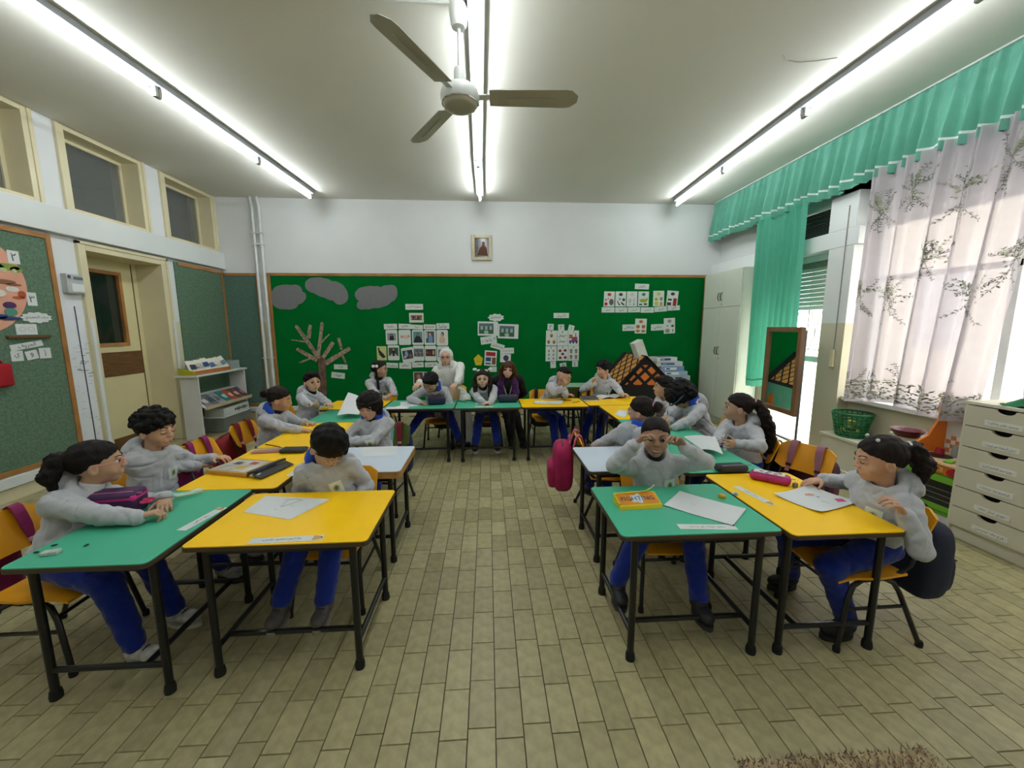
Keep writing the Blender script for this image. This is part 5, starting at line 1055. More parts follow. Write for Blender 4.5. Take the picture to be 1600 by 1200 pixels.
def badge_mat():
    if 'school_badge' in MATS: return MATS['school_badge']
    m=M('school_badge','#a9b3aa',rough=.7); nt=m.node_tree; b=nt.nodes['Principled BSDF']
    uv=nt.nodes.new('ShaderNodeUVMap'); d=nt.nodes.new('ShaderNodeVectorMath'); d.operation='DISTANCE'; d.inputs[1].default_value=(.5,.52,0); nt.links.new(uv.outputs[0],d.inputs[0])
    n=nt.nodes.new('ShaderNodeTexNoise'); n.inputs['Scale'].default_value=9; nt.links.new(uv.outputs[0],n.inputs['Vector']); a=nt.nodes.new('ShaderNodeMath'); a.operation='MULTIPLY_ADD'; a.inputs[1].default_value=.22; nt.links.new(n.outputs['Fac'],a.inputs[0]); nt.links.new(d.outputs['Value'],a.inputs[2])
    r=nt.nodes.new('ShaderNodeValToRGB'); r.color_ramp.interpolation='EASE'; e=r.color_ramp.elements; e[0].position=.16; e[0].color=lin('#6f6a45'); e[1].position=.44; e[1].color=lin('#d6dfd4')
    q=r.color_ramp.elements.new(.25); q.color=lin('#5f7a56'); q=r.color_ramp.elements.new(.33); q.color=lin('#b4beaa'); nt.links.new(a.outputs[0],r.inputs[0]); nt.links.new(r.outputs[0],b.inputs['Base Color']); return m
def person(label,hip,head,face,torso,lh,rh,lf,rf,h=.006,s=1.,skin='#b98a6c',hairc='#17110d',hair='short',pitch=0,roll=0,seat=.37,eyes='open',mouth='plain',hood=True,lining=None,collar=None,
           badge=True,adult=False,seed=1,epl=None,epr=None,ldir=None,rdir=None,ln=None,rn=None,lcurl=.7,rcurl=.7,hs=1.,glasses=None,shoe='#1a1a1c',sole='#2a2a2a',outfit='kid',bow=None,rpoint=False,lspread=1.,rspread=1.,cuffs=None):
    face=math.radians(face); torso=math.radians(torso)
    root=thing('person',label,'person',(hip[0],hip[1],0)); org=np.array([hip[0],hip[1],0])
    Z=V(0,0,1); fw0=V(math.cos(torso),math.sin(torso),0)
    # head frame
    ff=V(math.cos(face),math.sin(face),0); p_=math.radians(pitch); r_=math.radians(roll)
    hl_=unit(np.cross(Z,ff)); hf=ff*math.cos(p_)-Z*math.sin(p_); hu=np.cross(hf,hl_); hl2=hl_*math.cos(r_)+hu*math.sin(r_); hu=np.cross(hf,hl2); hl_=hl2
    HR=np.array([hl_,hf,hu]); hc=np.array(head,float); g=hs*s*.965
    H=lambda x,y,z: hc+(hl_*x+hf*y+hu*z)*g
    Pv=V(hip[0],hip[1],seat+.075*s)
    sk=H(0,-.018,-.072); N=sk+unit(Pv-sk)*.056*s; up=unit(N-Pv); lf_=unit(np.cross(up,fw0)); fw=np.cross(lf_,up); TR=np.array([lf_,fw,up])
    SH=.118*s if not adult else .155*s
    sl=N-up*.045*s+lf_*SH; sr=N-up*.045*s-lf_*SH
    ua,fa=(.187*s,.168*s) if not adult else (.255*s,.225*s)
    el,wl=ik(sl,lh,ua,fa,(lf_*.8-fw*.3-up*.7) if epl is None else epl); er,wr=ik(sr,rh,ua,fa,(-lf_*.8-fw*.3-up*.7) if epr is None else epr)
    th_,sh_=(.31*s,.31*s) if not adult else (.42*s,.40*s)
    legs=[]
    for sg,ft in ((1,lf),(-1,rf)):
        hp=Pv+lf_*.065*s*sg-up*.0; an=V(ft[0],ft[1],ft[2]+.065*s); kn,an=ik(hp,an,th_,sh_,fw0*1.+Z*.9); legs.append((hp,kn,an))
    allp=np.array([H(0,0,.14),H(0,0,-.14),Pv,sl,sr,el,er,wl,wr]+[q for L in legs for q in L]); lo=allp.min(0)-.2; hi=allp.max(0)+.2
    sc3=[int(skin[i:i+2],16) for i in (1,3,5)]; skin='#%02x%02x%02x'%tuple(int(a*.72+b*.28) for a,b in zip(sc3,(236,204,182)))
    mskin=skin_mat('skin_'+skin.strip('#'),skin)
    # ---- body ----
    B=Field(lo,hi,h)
    B.cone(Pv,N-up*.05,.055*s,.05*s,.03)
    for a,e,w in ((sl,el,wl),(sr,er,wr)): B.cone(N-up*.05,a,.03*s,.03*s,.02); B.cone(a,e,.027*s,.024*s,.01); B.cone(e,w,.024*s,.0165*s,.01)
    for hp,kn,an in legs: B.cone(hp,kn,.038*s,.032*s,.01); B.cone(kn,an,.032*s,.024*s,.01)
    B.cone(N-up*.045*s,H(0,-.016,-.05),.040*s,.036*g,.02)
    B.ell(H(0,-.012,.024),HR,(.0725*g,.088*g,.082*g),.0); B.ell(H(0,.027,-.029),HR,(.0505*g,.052*g,.066*g),.03*g)
    B.ell(H(0,.056,-.076),HR,(.023*g,.021*g,.018*g),.02*g)
    for sx in(-1,1):
        B.ell(H(.033*sx,.052,-.032),HR,(.021*g,.018*g,.020*g),.02*g)
        B.ell(H(.030*sx,.082,.004),HR,(.017*g,.012*g,.011*g),.012*g,True)
        B.ell(H(.0735*sx,-.006,-.014),HR,(.009*g,.018*g,.027*g),.006*g); B.ell(H(.081*sx,.000,-.012),HR,(.004*g,.009*g,.015*g),.004*g,True)
        B.ell(H(.029*sx,.0755,.024),HR,(.022*g,.010*g,.007*g),.012*g)
        if eyes!='open': B.ell(H(.030*sx,.0705,.002),HR,(.0165*g,.010*g,.010*g),.004*g)
    B.cone(H(0,.079,.012),H(0,.0925,-.020),.0065*g,.0095*g,.012*g); 
    for sx in(-1,1): B.ell(H(.0095*sx,.0865,-.0225),HR,(.0072*g,.008*g,.0065*g),.006*g)
    B.ell(H(0,.076,-.052),HR,(.024*g,.013*g,.014*g),.012*g)
    ld=ldir if ldir is not None else unit(wl-el); rd=rdir if rdir is not None else unit(wr-er)
    hsz=s*(.98 if not adult else 1.0)*(1.28 if adult else 1.)
    hand(B,wl,ld,ln if ln is not None else -Z,'L',lcurl,lspread,hsz); hand(B,wr,rd,rn if rn is not None else -Z,'R',rcurl,rspread,hsz,point=rpoint)
    fobj('body',B,mskin,root,org)
    # ---- eyes, brows, mouth ----
    me_w=M('eye_white','#d5d0c8',rough=.2,var=.02); me_i=M('iris_brown','#20130c',rough=.15); mlip=M('lip_'+skin.strip('#'),{'plain':'#9c5b50'}.get(mouth,'#9a4a48'),rough=.5); mbrow=M('brow_'+hairc.strip('#'),hairc,rough=.8)
    RH=Matrix([[hl_[i],hf[i],hu[i]] for i in range(3)])
    for sx in(-1,1):
        if eyes=='open':
            mb=MB(); R=.0118*g; gx=RH@Matrix.Rotation(-.04*sx,3,'Z')
            prof=[(math.sin(a)*R,math.cos(a)*R) for a in np.linspace(.02,PI*.6,12)]
            fr_=gx@Matrix.Rotation(-PI/2,3,'X')
            vs=MB().lathe(prof,tuple(H(.030*sx,.0672,.0035)),14,fr_,cap=False); vs.m=[1 if i//14<5 else 0 for i in range(len(vs.f))]
            o=vs.build('eye',[me_w,me_i],None,70,loc=tuple(org)); o.parent=root; o.location=(0,0,0)
            mb=MB().tube([H(sx*(.030+x),.0795-.10*x*x/.014-.02*abs(x),.0105-.55*x*x/.014) for x in np.linspace(-.0145,.0145,7)],.0016*g,5)
        else: mb=MB().tube([H(sx*(.030+x),.0815-.20*x*x/.014,-.004+.35*x*x/.014) for x in np.linspace(-.015,.015,7)],.0017*g,5)
        o=mb.build('eyelashes',mbrow,None,60,loc=tuple(org)); o.parent=root; o.location=(0,0,0)
        o=MB().tube([H(sx*(.012+.034*u),.0855-.020*u*u-.002,.0245+.007*math.sin(u*2.4)) for u in np.linspace(0,1,7)],[.0018*g,.003*g,.0034*g,.0034*g,.003*g,.0024*g,.0012*g],6).build('eyebrow',mbrow,None,60,loc=tuple(org)); o.parent=root; o.location=(0,0,0)
    sm={'plain':.0,'smile':.010,'grin':.008}[mouth]; wd=.021 if mouth=='plain' else .028
    mb=MB()
    for zz_,rr in ((-.0485,.0030),(-.0565,.0036)):
        q=1 if zz_>-.052 else (1.0 if mouth=='plain' else 2.2)
        mb.tube([H(wd*u,.0885-.013*u*u-(.002 if mouth=='plain' else .004)*abs(u),(zz_ if mouth=='plain' else -.0525+(-.0525+.0525+zz_+.0525)*(1-u*u)*q)+sm*u*u) for u in np.linspace(-1,1,9)],[rr*g*(1-.75*abs(u)**3) for u in np.linspace(-1,1,9)],6)
    o=mb.build('lips',mlip,None,60,loc=tuple(org)); o.parent=root; o.location=(0,0,0)
    if mouth!='plain':
        o=MB().tube([H(wd*.85*u,.0875-.012*u*u,-.0535+sm*u*u*.9) for u in np.linspace(-1,1,9)],[.0042*g*(1-.7*abs(u)**3) for u in np.linspace(-1,1,9)],6).build('teeth',M('teeth_ivory','#d8d2c4',rough=.3),None,60,loc=tuple(org)); o.parent=root; o.location=(0,0,0)
    def part(mb,nm,mat,sm_=50): o=mb.build(nm,mat,None,sm_,loc=tuple(org)); o.parent=root; o.location=(0,0,0); return o
    if glasses:
        mb=MB(); 
        for sx in(-1,1):
            mb.tube([H(sx*.031+.0195*math.cos(a),.0925-.006*abs(math.cos(a)+sx*.2),.002+.0145*math.sin(a)) for a in np.linspace(0,2*PI,18,endpoint=False)],.0016*g,6,closed=True)
            mb.tube([H(sx*.050,.087,.006),H(sx*.070,.045,.008),H(sx*.079,.0,.006),H(sx*.080,-.012,-.004)],.0018*g,6)
        mb.tube([H(-.011,.094,.005),H(0,.097,.008),H(.011,.094,.005)],.0016*g,6)
        part(mb,'glasses',M('spectacle_'+glasses.strip('#'),glasses,rough=.3))
    # ---- hair ----
    hh=min(h,.006); mh=hair_mat('hair_'+hairc.strip('#'),hairc)
    ex_=.32 if hair=='pony_long' else .24; lo2=hc-ex_*g; hi2=hc+ex_*g; lo2[2]-=.32*g if hair in('pony_long','long','bows','woman','braid') else .06
    A=Field(lo2,hi2,hh)
    def wob(amp,fq,sd):
        return lambda l:(amp*(np.sin(l[0]*fq+sd)*np.sin(l[1]*fq*1.1+2*sd)+np.sin(l[2]*fq*.9+sd*3+2*np.sin(l[0]*fq*.6)))).astype(np.float32)
    def cut(y1,z1,y2,z2):      # keep the hair above the line through two points of the profile
        n=(hf*(z2-z1)-hu*(y2-y1)); n=n if n.dot(-hu)>0 else -n; A.plane(H(0,y1,z1),n,.0028*g)
    def face_cut(top=.052,w=.062,y=.10,low=-.11,rr=.03):
        A.ell(H(0,y,(top+low)/2),HR,(w*g,.072*g,(top-low)/2*g),.01*g,True)
    tail=None
    if outfit=='nun':
        pass
    elif hair=='short':
        A.ell(H(0,-.014,.030),HR,(.0795*g,.097*g,.089*g),0,mod=wob(.0034,170,seed)); A.ell(H(0,.045,.085),HR,(.05*g,.045*g,.026*g),.02*g,mod=wob(.002,150,seed))
        cut(.09,.063,-.075,-.062); face_cut(.064,.060)
    elif hair=='fade':
        A.ell(H(0,-.012,.026),HR,(.0755*g,.0925*g,.0855*g),0); cut(.09,.066,-.08,-.03); face_cut(.066,.062)
    elif hair=='mohawk':
        A.ell(H(0,-.012,.034),HR,(.066*g,.097*g,.094*g),0,mod=wob(.002,130,seed)); cut(.09,.075,-.09,.03)
        A.ell(H(0,.02,.10),HR,(.045*g,.06*g,.022*g),.02*g)
    elif hair=='thick':
        A.ell(H(0,-.008,.034),HR,(.086*g,.104*g,.096*g),0,mod=wob(.003,100,seed)); cut(.10,.046,-.075,-.075); face_cut(.050,.058,.112)
    elif hair=='curly':
        A.ell(H(0,-.012,.036),HR,(.086*g,.10*g,.094*g),0); rr=random.Random(seed)
        cut(.10,.056,-.075,-.07); face_cut(.058,.060,.108)
        for k in range(150):
            a=rr.uniform(0,6.28); b=math.asin(rr.uniform(-.15,1)); p=(.088*math.cos(b)*math.cos(a),-.012+.102*math.cos(b)*math.sin(a),.036+.098*math.sin(b))
            if p[2]<.060+.80*(p[1]-.095)+.015 and p[1]>-.1 and p[2]<.05: continue
            if p[1]>.065 and p[2]<.05: continue
            r=rr.uniform(.009,.017)*g; A.ell(H(*p),HR,(r,r,r),.008*g)
    elif hair=='bob':
        A.ell(H(0,-.012,.026),HR,(.090*g,.104*g,.094*g),0,mod=wob(.0025,120,seed)); A.cone(H(.066,-.03,.0),H(.070,-.01,-.07),.03*g,.02*g,.02*g); A.cone(H(-.066,-.03,.0),H(-.070,-.01,-.07),.03*g,.02*g,.02*g); A.ell(H(0,-.05,-.05),HR,(.075*g,.05*g,.05*g),.02*g)
        A.ell(H(0,.098,-.058),HR,(.058*g,.07*g,.082*g),.006*g,True)
        part(MB().tube([H(.0905*math.cos(a),-.012+.106*math.sin(a)-.01,.052) for a in np.linspace(0,2*PI,28,endpoint=False)],.006*g,6,closed=True),'headband',M('headband_dark','#1a1416',rough=.7))
    elif hair in('pony','pony_long','bun','braid','bows','messy_tail'):
        A.ell(H(0,-.014,.028),HR,(.0785*g,.096*g,.087*g),0,mod=wob(.0016,130,seed)); cut(.09,.064,-.10,-.058); face_cut(.066,.056)
        if hair in('pony','messy_tail','bun'):
            A.cone(H(0,-.095,.045),H(0,-.125,.035),.024*g,.03*g,.015*g)
            if hair=='pony':
                for q in (-1,0,1): A.cone(H(.012*q,-.125,.035),H(.028*q,-.150,-.03),.030*g,.030*g,.02*g); A.cone(H(.028*q,-.150,-.03),H(.03*q,-.135,-.105),.028*g,.010*g,.015*g)
                A.wrinkle(.0035,95,seed,mask=(H(0,-.112,0),-hf))
            else:
                A.ell(H(0,-.125,.03),HR,(.035*g,.03*g,.038*g),.015*g); A.wrinkle(.003,95,seed,mask=(H(0,-.112,0),-hf))
            part(MB().tube([H(.026*math.cos(a),-.103-.008*math.sin(a),.043+.026*math.sin(a)) for a in np.linspace(0,2*PI,16,endpoint=False)],.008*g,7,closed=True),'hair_tie',M('hair_tie_%s'%(bow or '#d8d8d8').strip('#'),bow or '#d8d8d8',rough=.7))
        elif hair=='pony_long':
            A.cone(H(0,-.095,.05),H(0,-.12,.04),.022*g,.026*g,.015*g)
            pts=[H(0,-.12,.04),H(.005,-.168,-.03),H(.0,-.205,-.12),H(-.01,-.225,-.22),H(-.015,-.23,-.33)]; rs=(.030,.042,.046,.042,.014)
            for i in range(4):
                for q in (-1,0,1): A.cone(pts[i]+hl_*.016*q,pts[i+1]+hl_*.020*q,rs[i]*g*.8,rs[i+1]*g*.8,.015*g)
            A.wrinkle(.004,85,seed,mask=(H(0,-.112,0),-hf)); part(MB().tube([H(.026*math.cos(a),-.104-.008*math.sin(a),.047+.026*math.sin(a)) for a in np.linspace(0,2*PI,16,endpoint=False)],.008*g,7,closed=True),'hair_tie',M('hair_tie_%s'%(bow or '#b98a86').strip('#'),bow or '#b98a86',rough=.7))
        elif hair=='braid':
            for sx,y0_ in ((1,-.02),(-1,-.02)):
                q0=H(.075*sx,y0_,.01)
                for k in range(9): A.ell(H((.082+.004*math.sin(k))*sx,y0_+.006*k*.5,-.005-.028*k),HR,(.017*g,.017*g,.021*g),.006*g)
                if bow: 
                    for w_ in (-1,1): part(MB().sphere(tuple(H(.085*sx,y0_-.01+.02*w_,.045)),(.014*g,.022*g,.020*g),RH,10,8),'hair_bow',M('bow_'+bow.strip('#'),bow,rough=.8))
        elif hair=='bows':
            for sx in(-1,1):
                P_=[H(.06*sx,-.02,.06),H(.088*sx,-.01,.0),H(.09*sx,.012,-.08),H(.085*sx,.03,-.16),H(.075*sx,.04,-.22)]
                for i in range(4): A.cone(P_[i],P_[i+1],(.024,.026,.027,.022)[i]*g,(.026,.027,.022,.008)[i]*g,.012*g)
                for w_ in (-1,1): part(MB().sphere(tuple(H(.066*sx+.024*w_,.0,.105+.008*w_*sx)),(.026*g,.010*g,.016*g),RH,10,8),'hair_bow',M('bow_'+(bow or '#e2e2e2').strip('#'),bow or '#e2e2e2',rough=.8))
            A.wrinkle(.003,100,seed,mask=(H(0,0,-.02),-hu))
    elif hair=='big':
        A.ell(H(0,-.012,.024),HR,(.105*g,.118*g,.105*g),0); A.ell(H(.0,.06,.03),HR,(.09*g,.05*g,.07*g),.03*g); A.ell(H(0,-.07,-.03),HR,(.09*g,.06*g,.07*g),.02*g); A.wrinkle(.006,75,seed); A.ell(H(0,.108,-.07),HR,(.05*g,.05*g,.075*g),.01*g,True)
        part(MB().tube([H(.1*math.cos(a),.02+.108*math.sin(a)*.95,.0-.02*math.sin(a)) for a in np.linspace(0,2*PI,28,endpoint=False)],.007*g,6,closed=True),'headband',M('headband_blue','#33475e',rough=.6))
    elif hair=='woman':
        A.ell(H(.004,-.012,.024),HR,(.088*g,.10*g,.092*g),0); 
        for sx,fl_ in ((1,.12),(-1,.15)):
            P_=[H(.06*sx,.03,.055),H(.082*sx,.02,.0),H(.09*sx,.015,-.06),H(.085*sx,.02,-fl_)]
            for i in range(3): A.cone(P_[i],P_[i+1],(.026,.027,.026)[i]*g,(.027,.026,.014)[i]*g,.015*g)
        A.ell(H(0,-.05,-.05),HR,(.08*g,.05*g,.07*g),.02*g); A.wrinkle(.003,100,seed); A.ell(H(.008,.105,-.05),HR,(.052*g,.07*g,.095*g),.008*g,True)
    if outfit!='nun': fobj('hair',A,mh,root,org)
    # ---- clothes ----
    hc_h=max(h,.006); wl2,wr2=wl-ld*.012,wr-rd*.012
    G=Field(lo-.04,hi+.04,hc_h)
    if outfit=='kid': top=mhood
    belly=Pv+up*.09*s; chest=Pv+(N-Pv)*.66
    k_=1. if not adult else 1.16
    G.ell(Pv+up*.02*s,TR,(.128*s*k_,.108*s*k_,.07*s),.0); G.ell(belly,TR,(.126*s*k_,.104*s*k_,.12*s*k_),.03); G.ell(chest,TR,(.124*s*k_,.092*s*k_,.13*s*k_),.04)
    G.cone(sl-lf_*.02,sr+lf_*.02,.052*s*k_,.052*s*k_,.04)
    thick=1. if not adult else 1.15
    for a,e,w in ((sl,el,wl2),(sr,er,wr2)):
        G.cone(a,a+(e-a)*.4,.053*s*thick,.049*s*thick,.03)
        for i_,(P0,P1,r0,r1,n_) in enumerate(((a,e,.051,.043,5),(e,w,.044,.034,7))):
            for j_ in range(n_):
                t0,t1=j_/n_,(j_+1)/n_; wv=lambda t,j: (r0+(r1-r0)*t+(.0020 if j%2 else -.0015))*s*thick
                G.cone(P0+(P1-P0)*t0,P0+(P1-P0)*t1,wv(t0,j_),wv(t1,j_+1),.006)
    if outfit=='kid' and hood:
        G.ell(N-fw*.080*s+up*.006*s,TR,(.106*s,.058*s,.080*s),.015); G.ell(N-fw*.10*s-up*.05*s,TR,(.085*s,.035*s,.07*s),.02)
        for a in np.linspace(0,2*PI,14,endpoint=False):
            a2=a+2*PI/14; q=lambda t:N+lf_*.068*s*math.cos(t)+fw*(.058*s*math.sin(t)-.006)+up*(.012*s-.032*s*math.sin(t)+.0)
            G.cone(q(a),q(a2),.023*s,.023*s,.012)
    elif outfit!='nun': G.cone(N-up*.05,N-up*.01,.06*s,.05*s,.03)
    G.wrinkle(.0022*s,42/s,seed*1.3,(1,1,1.25)); G.crease(.0052*s,50/s,seed*1.9,4)
    G.cone(N-up*.01,H(0,-.012,-.06),.047*s,.05*s,.012,True)
    if outfit in('kid','plain'):
        for w,d_ in ((wl2,ld),(wr2,rd)):
            u1=unit(np.cross(d_,V(.3,.5,.8))); u2=np.cross(d_,u1)
            for a in np.linspace(0,2*PI,12,endpoint=False): q=lambda t:w-d_*.010+(u1*math.cos(t)+u2*math.sin(t))*.026*s; G.cone(q(a),q(a+2*PI/12),.010*s,.010*s,.004)
    G.plane(Pv-up*.045*s,-up)
    topm={'kid':mhood,'nun':M('nun_white','#dcdcd6',rough=.9,var=.03,bump=.25,bscale=60),'woman':M('black_jacket','#0e0e12',rough=.8,var=.1)}[outfit]
    go=fobj({'kid':'hoodie','nun':'habit','woman':'jacket'}[outfit],G,topm,root,org)
    if cuffs:
        for w,d_ in ((wl2,ld),(wr2,rd)): part(MB().tube([w+d_*.004,w+d_*.016],.027*s,14),'cuff',fabric('cuff_'+cuffs.strip('#'),cuffs))
    if lining and outfit=='kid':
        Lf=Field(N-.2,N+.2,hc_h)
        Lf.ell(N-fw*.062*s+up*.022*s,TR,(.088*s,.05*s,.066*s),.0); Lf.cone(N+lf_*.075*s-up*.0,N-lf_*.075*s-up*.0,.026*s,.026*s,.02); Lf.cone(N-up*.02,H(0,-.01,-.05),.047*s,.05*s,.008,True); 
        for a_ in np.arange(PI-.35,2*PI+.30,.25): Lf.cone(*(N+lf_*.066*s*math.cos(t)+fw*(.056*s*math.sin(t)-.006)+up*(.034*s-.030*s*math.sin(t)) for t in (a_,a_+.26)),.024*s,.024*s,.008)
        fobj('hood_lining',Lf,lining,go,np.array([0,0,0])+org)
    if collar:
        Cn=Field(N-.15,N+.15,min(hc_h,.006)); Cn.cone(N-up*.03,N+(H(0,-.012,-.06)-N)*.55,.052*s,.047*s); Cn.cone(N-up*.05,H(0,-.012,-.05),.035*s,.036*s,0,True) if False else None
        Cn.plane(N+(H(0,-.012,-.06)-N)*.6,up); fobj('collar',Cn,fabric('collar_'+collar.strip('#'),collar),root,org)
    if badge and outfit=='kid':
        # crest patch laid on the left breast
        bw,bh=.062*s,.075*s; c0=Pv+(N-Pv)*.58+lf_*.052*s; nu=6
        ray0=c0+fw*.25; vs=[];uv=[]
        for i in range(nu):
            for j in range(nu):
                o_=ray0+lf_*bw*(i/(nu-1)-.5)*-1+up*bh*(j/(nu-1)-.5); p=o_.copy(); hit=None
                for st_ in range(80):
                    ijk=np.round((p-G.lo)/G.h).astype(int)
                    if (ijk>=0).all() and (ijk<G.n).all():
                        d_=float(G.F[tuple(ijk)])
                        if d_<.003: hit=p; break
                    p=p-fw*.004
                vs.append((hit if hit is not None else o_-fw*.16)+fw*.004); uv.append((i/(nu-1),j/(nu-1)))
        me=bpy.data.meshes.new('school_badge'); fs=[(i*nu+j,i*nu+j+1,(i+1)*nu+j+1,(i+1)*nu+j) for i in range(nu-1) for j in range(nu-1)]
        me.from_pydata([tuple(v-org) for v in vs],[],fs); u_=me.uv_layers.new(name='UVMap')
        for lp in me.loops: u_.data[lp.index].uv=uv[lp.vertex_index]
        me.materials.append(badge_mat()); me.polygons.foreach_set('use_smooth',[True]*len(fs)); me.update(); o=bpy.data.objects.new('school_badge',me); COL.objects.link(o); o.parent=go
    # ---- trousers / skirt, shoes ----
    T=Field(lo-.04,hi+.04,max(h*1.5,.0085))
    if outfit=='nun':
        for hp,kn,an in legs: T.cone(hp,kn,.11*s,.09*s,.06); T.cone(kn,an+V(0,0,.02),.09*s,.095*s,.06)
        T.wrinkle(.006,45,seed,(1,1,.25)); fobj('skirt',T,topm,root,org)
    else:
        T.ell(Pv-up*.0,TR,(.115*s,.10*s,.075*s),0)
        for hp,kn,an in legs: T.cone(hp,kn,.074*s,.058*s,.03); T.cone(kn,an+V(0,0,.01),.057*s,.046*s,.02)
        T.wrinkle(.002,45,seed+4,(1,1,1.2)); T.crease(.005,60,seed+2.5,3)
        fobj('trousers',T,mtr if outfit=='kid' else M('black_trousers','#0d0d10',rough=.85),root,org)
    for (hp,kn,an),ft in zip(legs,(lf,rf)):
        d_=V(an[0]-kn[0],an[1]-kn[1],0)*.4+fw0*1.; d_=unit(d_); ld_=np.cross(Z,d_); b0=V(an[0],an[1],an[2]-.065*s)
        sR=np.array([ld_,d_,Z]); E_=Field(b0-V(.2,.2,.05),b0+V(.2,.2,.2),max(h,.006))
        E_.ell(b0+d_*.0+Z*.045*s,sR,(.036*s,.042*s,.042*s),0); E_.ell(b0+d_*.075*s+Z*.032*s,sR,(.038*s,.058*s,.030*s),.03*s); E_.cone(b0+Z*.05*s,b0+Z*.085*s,.036*s,.036*s,.02*s)
        E_.plane(b0+Z*.016*s,-Z); so=fobj('shoe',E_,M('shoe_'+shoe.strip('#'),shoe,rough=.6,var=.2,scale=40),root,org)
        mb=MB(); ol=[]
        for a in np.linspace(0,2*PI,24,endpoint=False):
            x=math.cos(a); y=math.sin(a); ol.append(b0+ld_*(.037*s*x*(1.05 if y>0 else .95))+d_*(.045*s+.088*s*y))
        mb.prism([(0,0)]*0 or [((p-b0).dot(ld_),(p-b0).dot(d_)) for p in ol],b0+Z*.002,ld_,d_,.018*s)
        o=mb.build('sole',M('sole_'+sole.strip('#'),sole,rough=.7),None,loc=tuple(org)); o.parent=so; o.location=(0,0,0)
        lc_=MB()
        for q in range(4):
            y=.035+.018*q; lc_.tube([b0+d_*y*s-ld_*.018*s+Z*(.070-.012*q)*s,b0+d_*(y+.004)*s+Z*(.079-.013*q)*s,b0+d_*y*s+ld_*.018*s+Z*(.070-.012*q)*s],.003*s,5)
        o=lc_.build('laces',M('laces_dark','#2a2725' if shoe!='#c9c8c4' else '#9a9894'),None,60,loc=tuple(org)); o.parent=so; o.location=(0,0,0)
    return dict(root=root,N=N,Pv=Pv,H=H,HR=HR,RH=RH,org=org,TR=TR,wl=wl,wr=wr,part=part,fw=fw,lf=lf_,up=up,mh=mh,g=g,hc=hc,hf=hf,hu=hu,hl=hl_,mskin=mskin)
# ================= the people =================
def on(u,v,z=.645): return uz(u,v,z)
K={}
K[1]=person('child in grey hoodie and pink glasses holding pink scissors, front left',(-1.985,1.84),uz(152,724,.86),36,-8,on(258,780,.66),on(224,808,.652),(-1.60,1.93,.02),(-1.60,1.70,.02),h=.0045,hair='pony',glasses='#d88a86',skin='#b5886a',hairc='#181110',shoe='#b9b7b2',sole='#cfcdc8',seed=1,hs=1.06,collar='#cfcfd0',rcurl=1.3,lcurl=1.0,ldir=V(.5,-.75,-.1),rdir=V(.75,.55,.05),rn=V(.4,.2,-.6),pitch=2,epl=V(-.3,.6,-.4),epr=V(-.1,-.62,-.72),bow='#2a1a1a')
K[2]=person('child in grey hoodie sitting upright and glancing sideways, second on the left side',(-2.03,2.40),uz(243,672,.895),-4,-18,on(336,716,.64),on(315,728,.60),(-1.60,2.52,.02),(-1.60,2.30,.02),h=.0045,hair='curly',skin='#c09173',hairc='#0f0c0b',seed=2,hs=1.06,eyes='down',pitch=8,shoe='#8a8886',epl=V(-.2,.7,-.5))
K[3]=person('child in grey hoodie with blue lining bowing over the front left yellow desk',(-.845,2.21),uz(512,698,.862),-32,-86,(-.74,2.09,.52),(-.95,2.09,.52),(-.80,1.80,.13),(-1.0,1.80,.13),h=.0045,hair='thick',skin='#bb8d70',hairc='#120e0c',seed=3,hs=1.08,eyes='down',pitch=48,roll=0,lining=mlin,glasses='#b9b9b9',shoe='#4a4340',sole='#8a7f70',epl=V(.45,.35,-.8),epr=V(-.45,.35,-.8))
K[4]=person('child in blue lined grey hoodie leaning both arms on the left yellow desk',(-1.96,3.58),uz(437,624,.872),14,-12,on(478,660,.645),on(470,672,.645),(-1.58,3.68,.02),(-1.58,3.48,.02),h=.0065,hair='messy_tail',skin='#b08262',hairc='#1d1410',seed=4,hs=1.06,eyes='down',pitch=14,lining=mlin,collar='#16171c',ldir=V(.9,-.1,-.1),rdir=V(.9,.2,-.1),epl=V(-.2,.7,-.5),epr=V(-.2,-.8,-.4),bow='#2a2a30')
K[5]=person('child in grey hoodie holding up a paper and looking at the viewer, far left',(-2.0,4.36),uz(488,597,.915),-46,-22,on(545,650,.68),on(513,652,.69),(-1.6,4.46,.02),(-1.6,4.24,.02),h=.0065,hair='short',skin='#c49a7c',hairc='#100d0c',seed=5,hs=1.06,collar='#16171c',rn=V(.2,.3,.9),rcurl=1.0,epl=V(-.2,.7,-.5))
K[6]=person('child in grey hoodie and dark headband working behind the left white desk',(-.90,3.2),uz(577,634,.885),-98,-100,on(545,690,.645),on(530,690,.645),(-.85,2.78,.02),(-1.05,2.78,.02),h=.0065,hair='bob',skin='#bf8f74',hairc='#15100e',seed=6,hs=1.07,eyes='down',pitch=14,lining=mlin,collar='#121216',ldir=V(-.85,-.2,-.05),rdir=V(-.5,-.6,-.1),epl=V(.9,-.1,-.4),cuffs='#2a2a30')
K[7]=person('child in grey hoodie with a white flower bow, far left of the back row',(-1.42,5.25),uz(593,577,.97),-2,-70,on(618,622,.65),on(596,623,.65),(-1.35,4.85,.02),(-1.5,4.85,.02),h=.0075,hair='braid',bow='#dcdcdc',skin='#b58a70',hairc='#120e0d',seed=7,hs=1.05,collar='#16171c',glasses='#8a6a5a',ldir=V(-.7,-.5,0),rdir=V(.7,-.5,0))
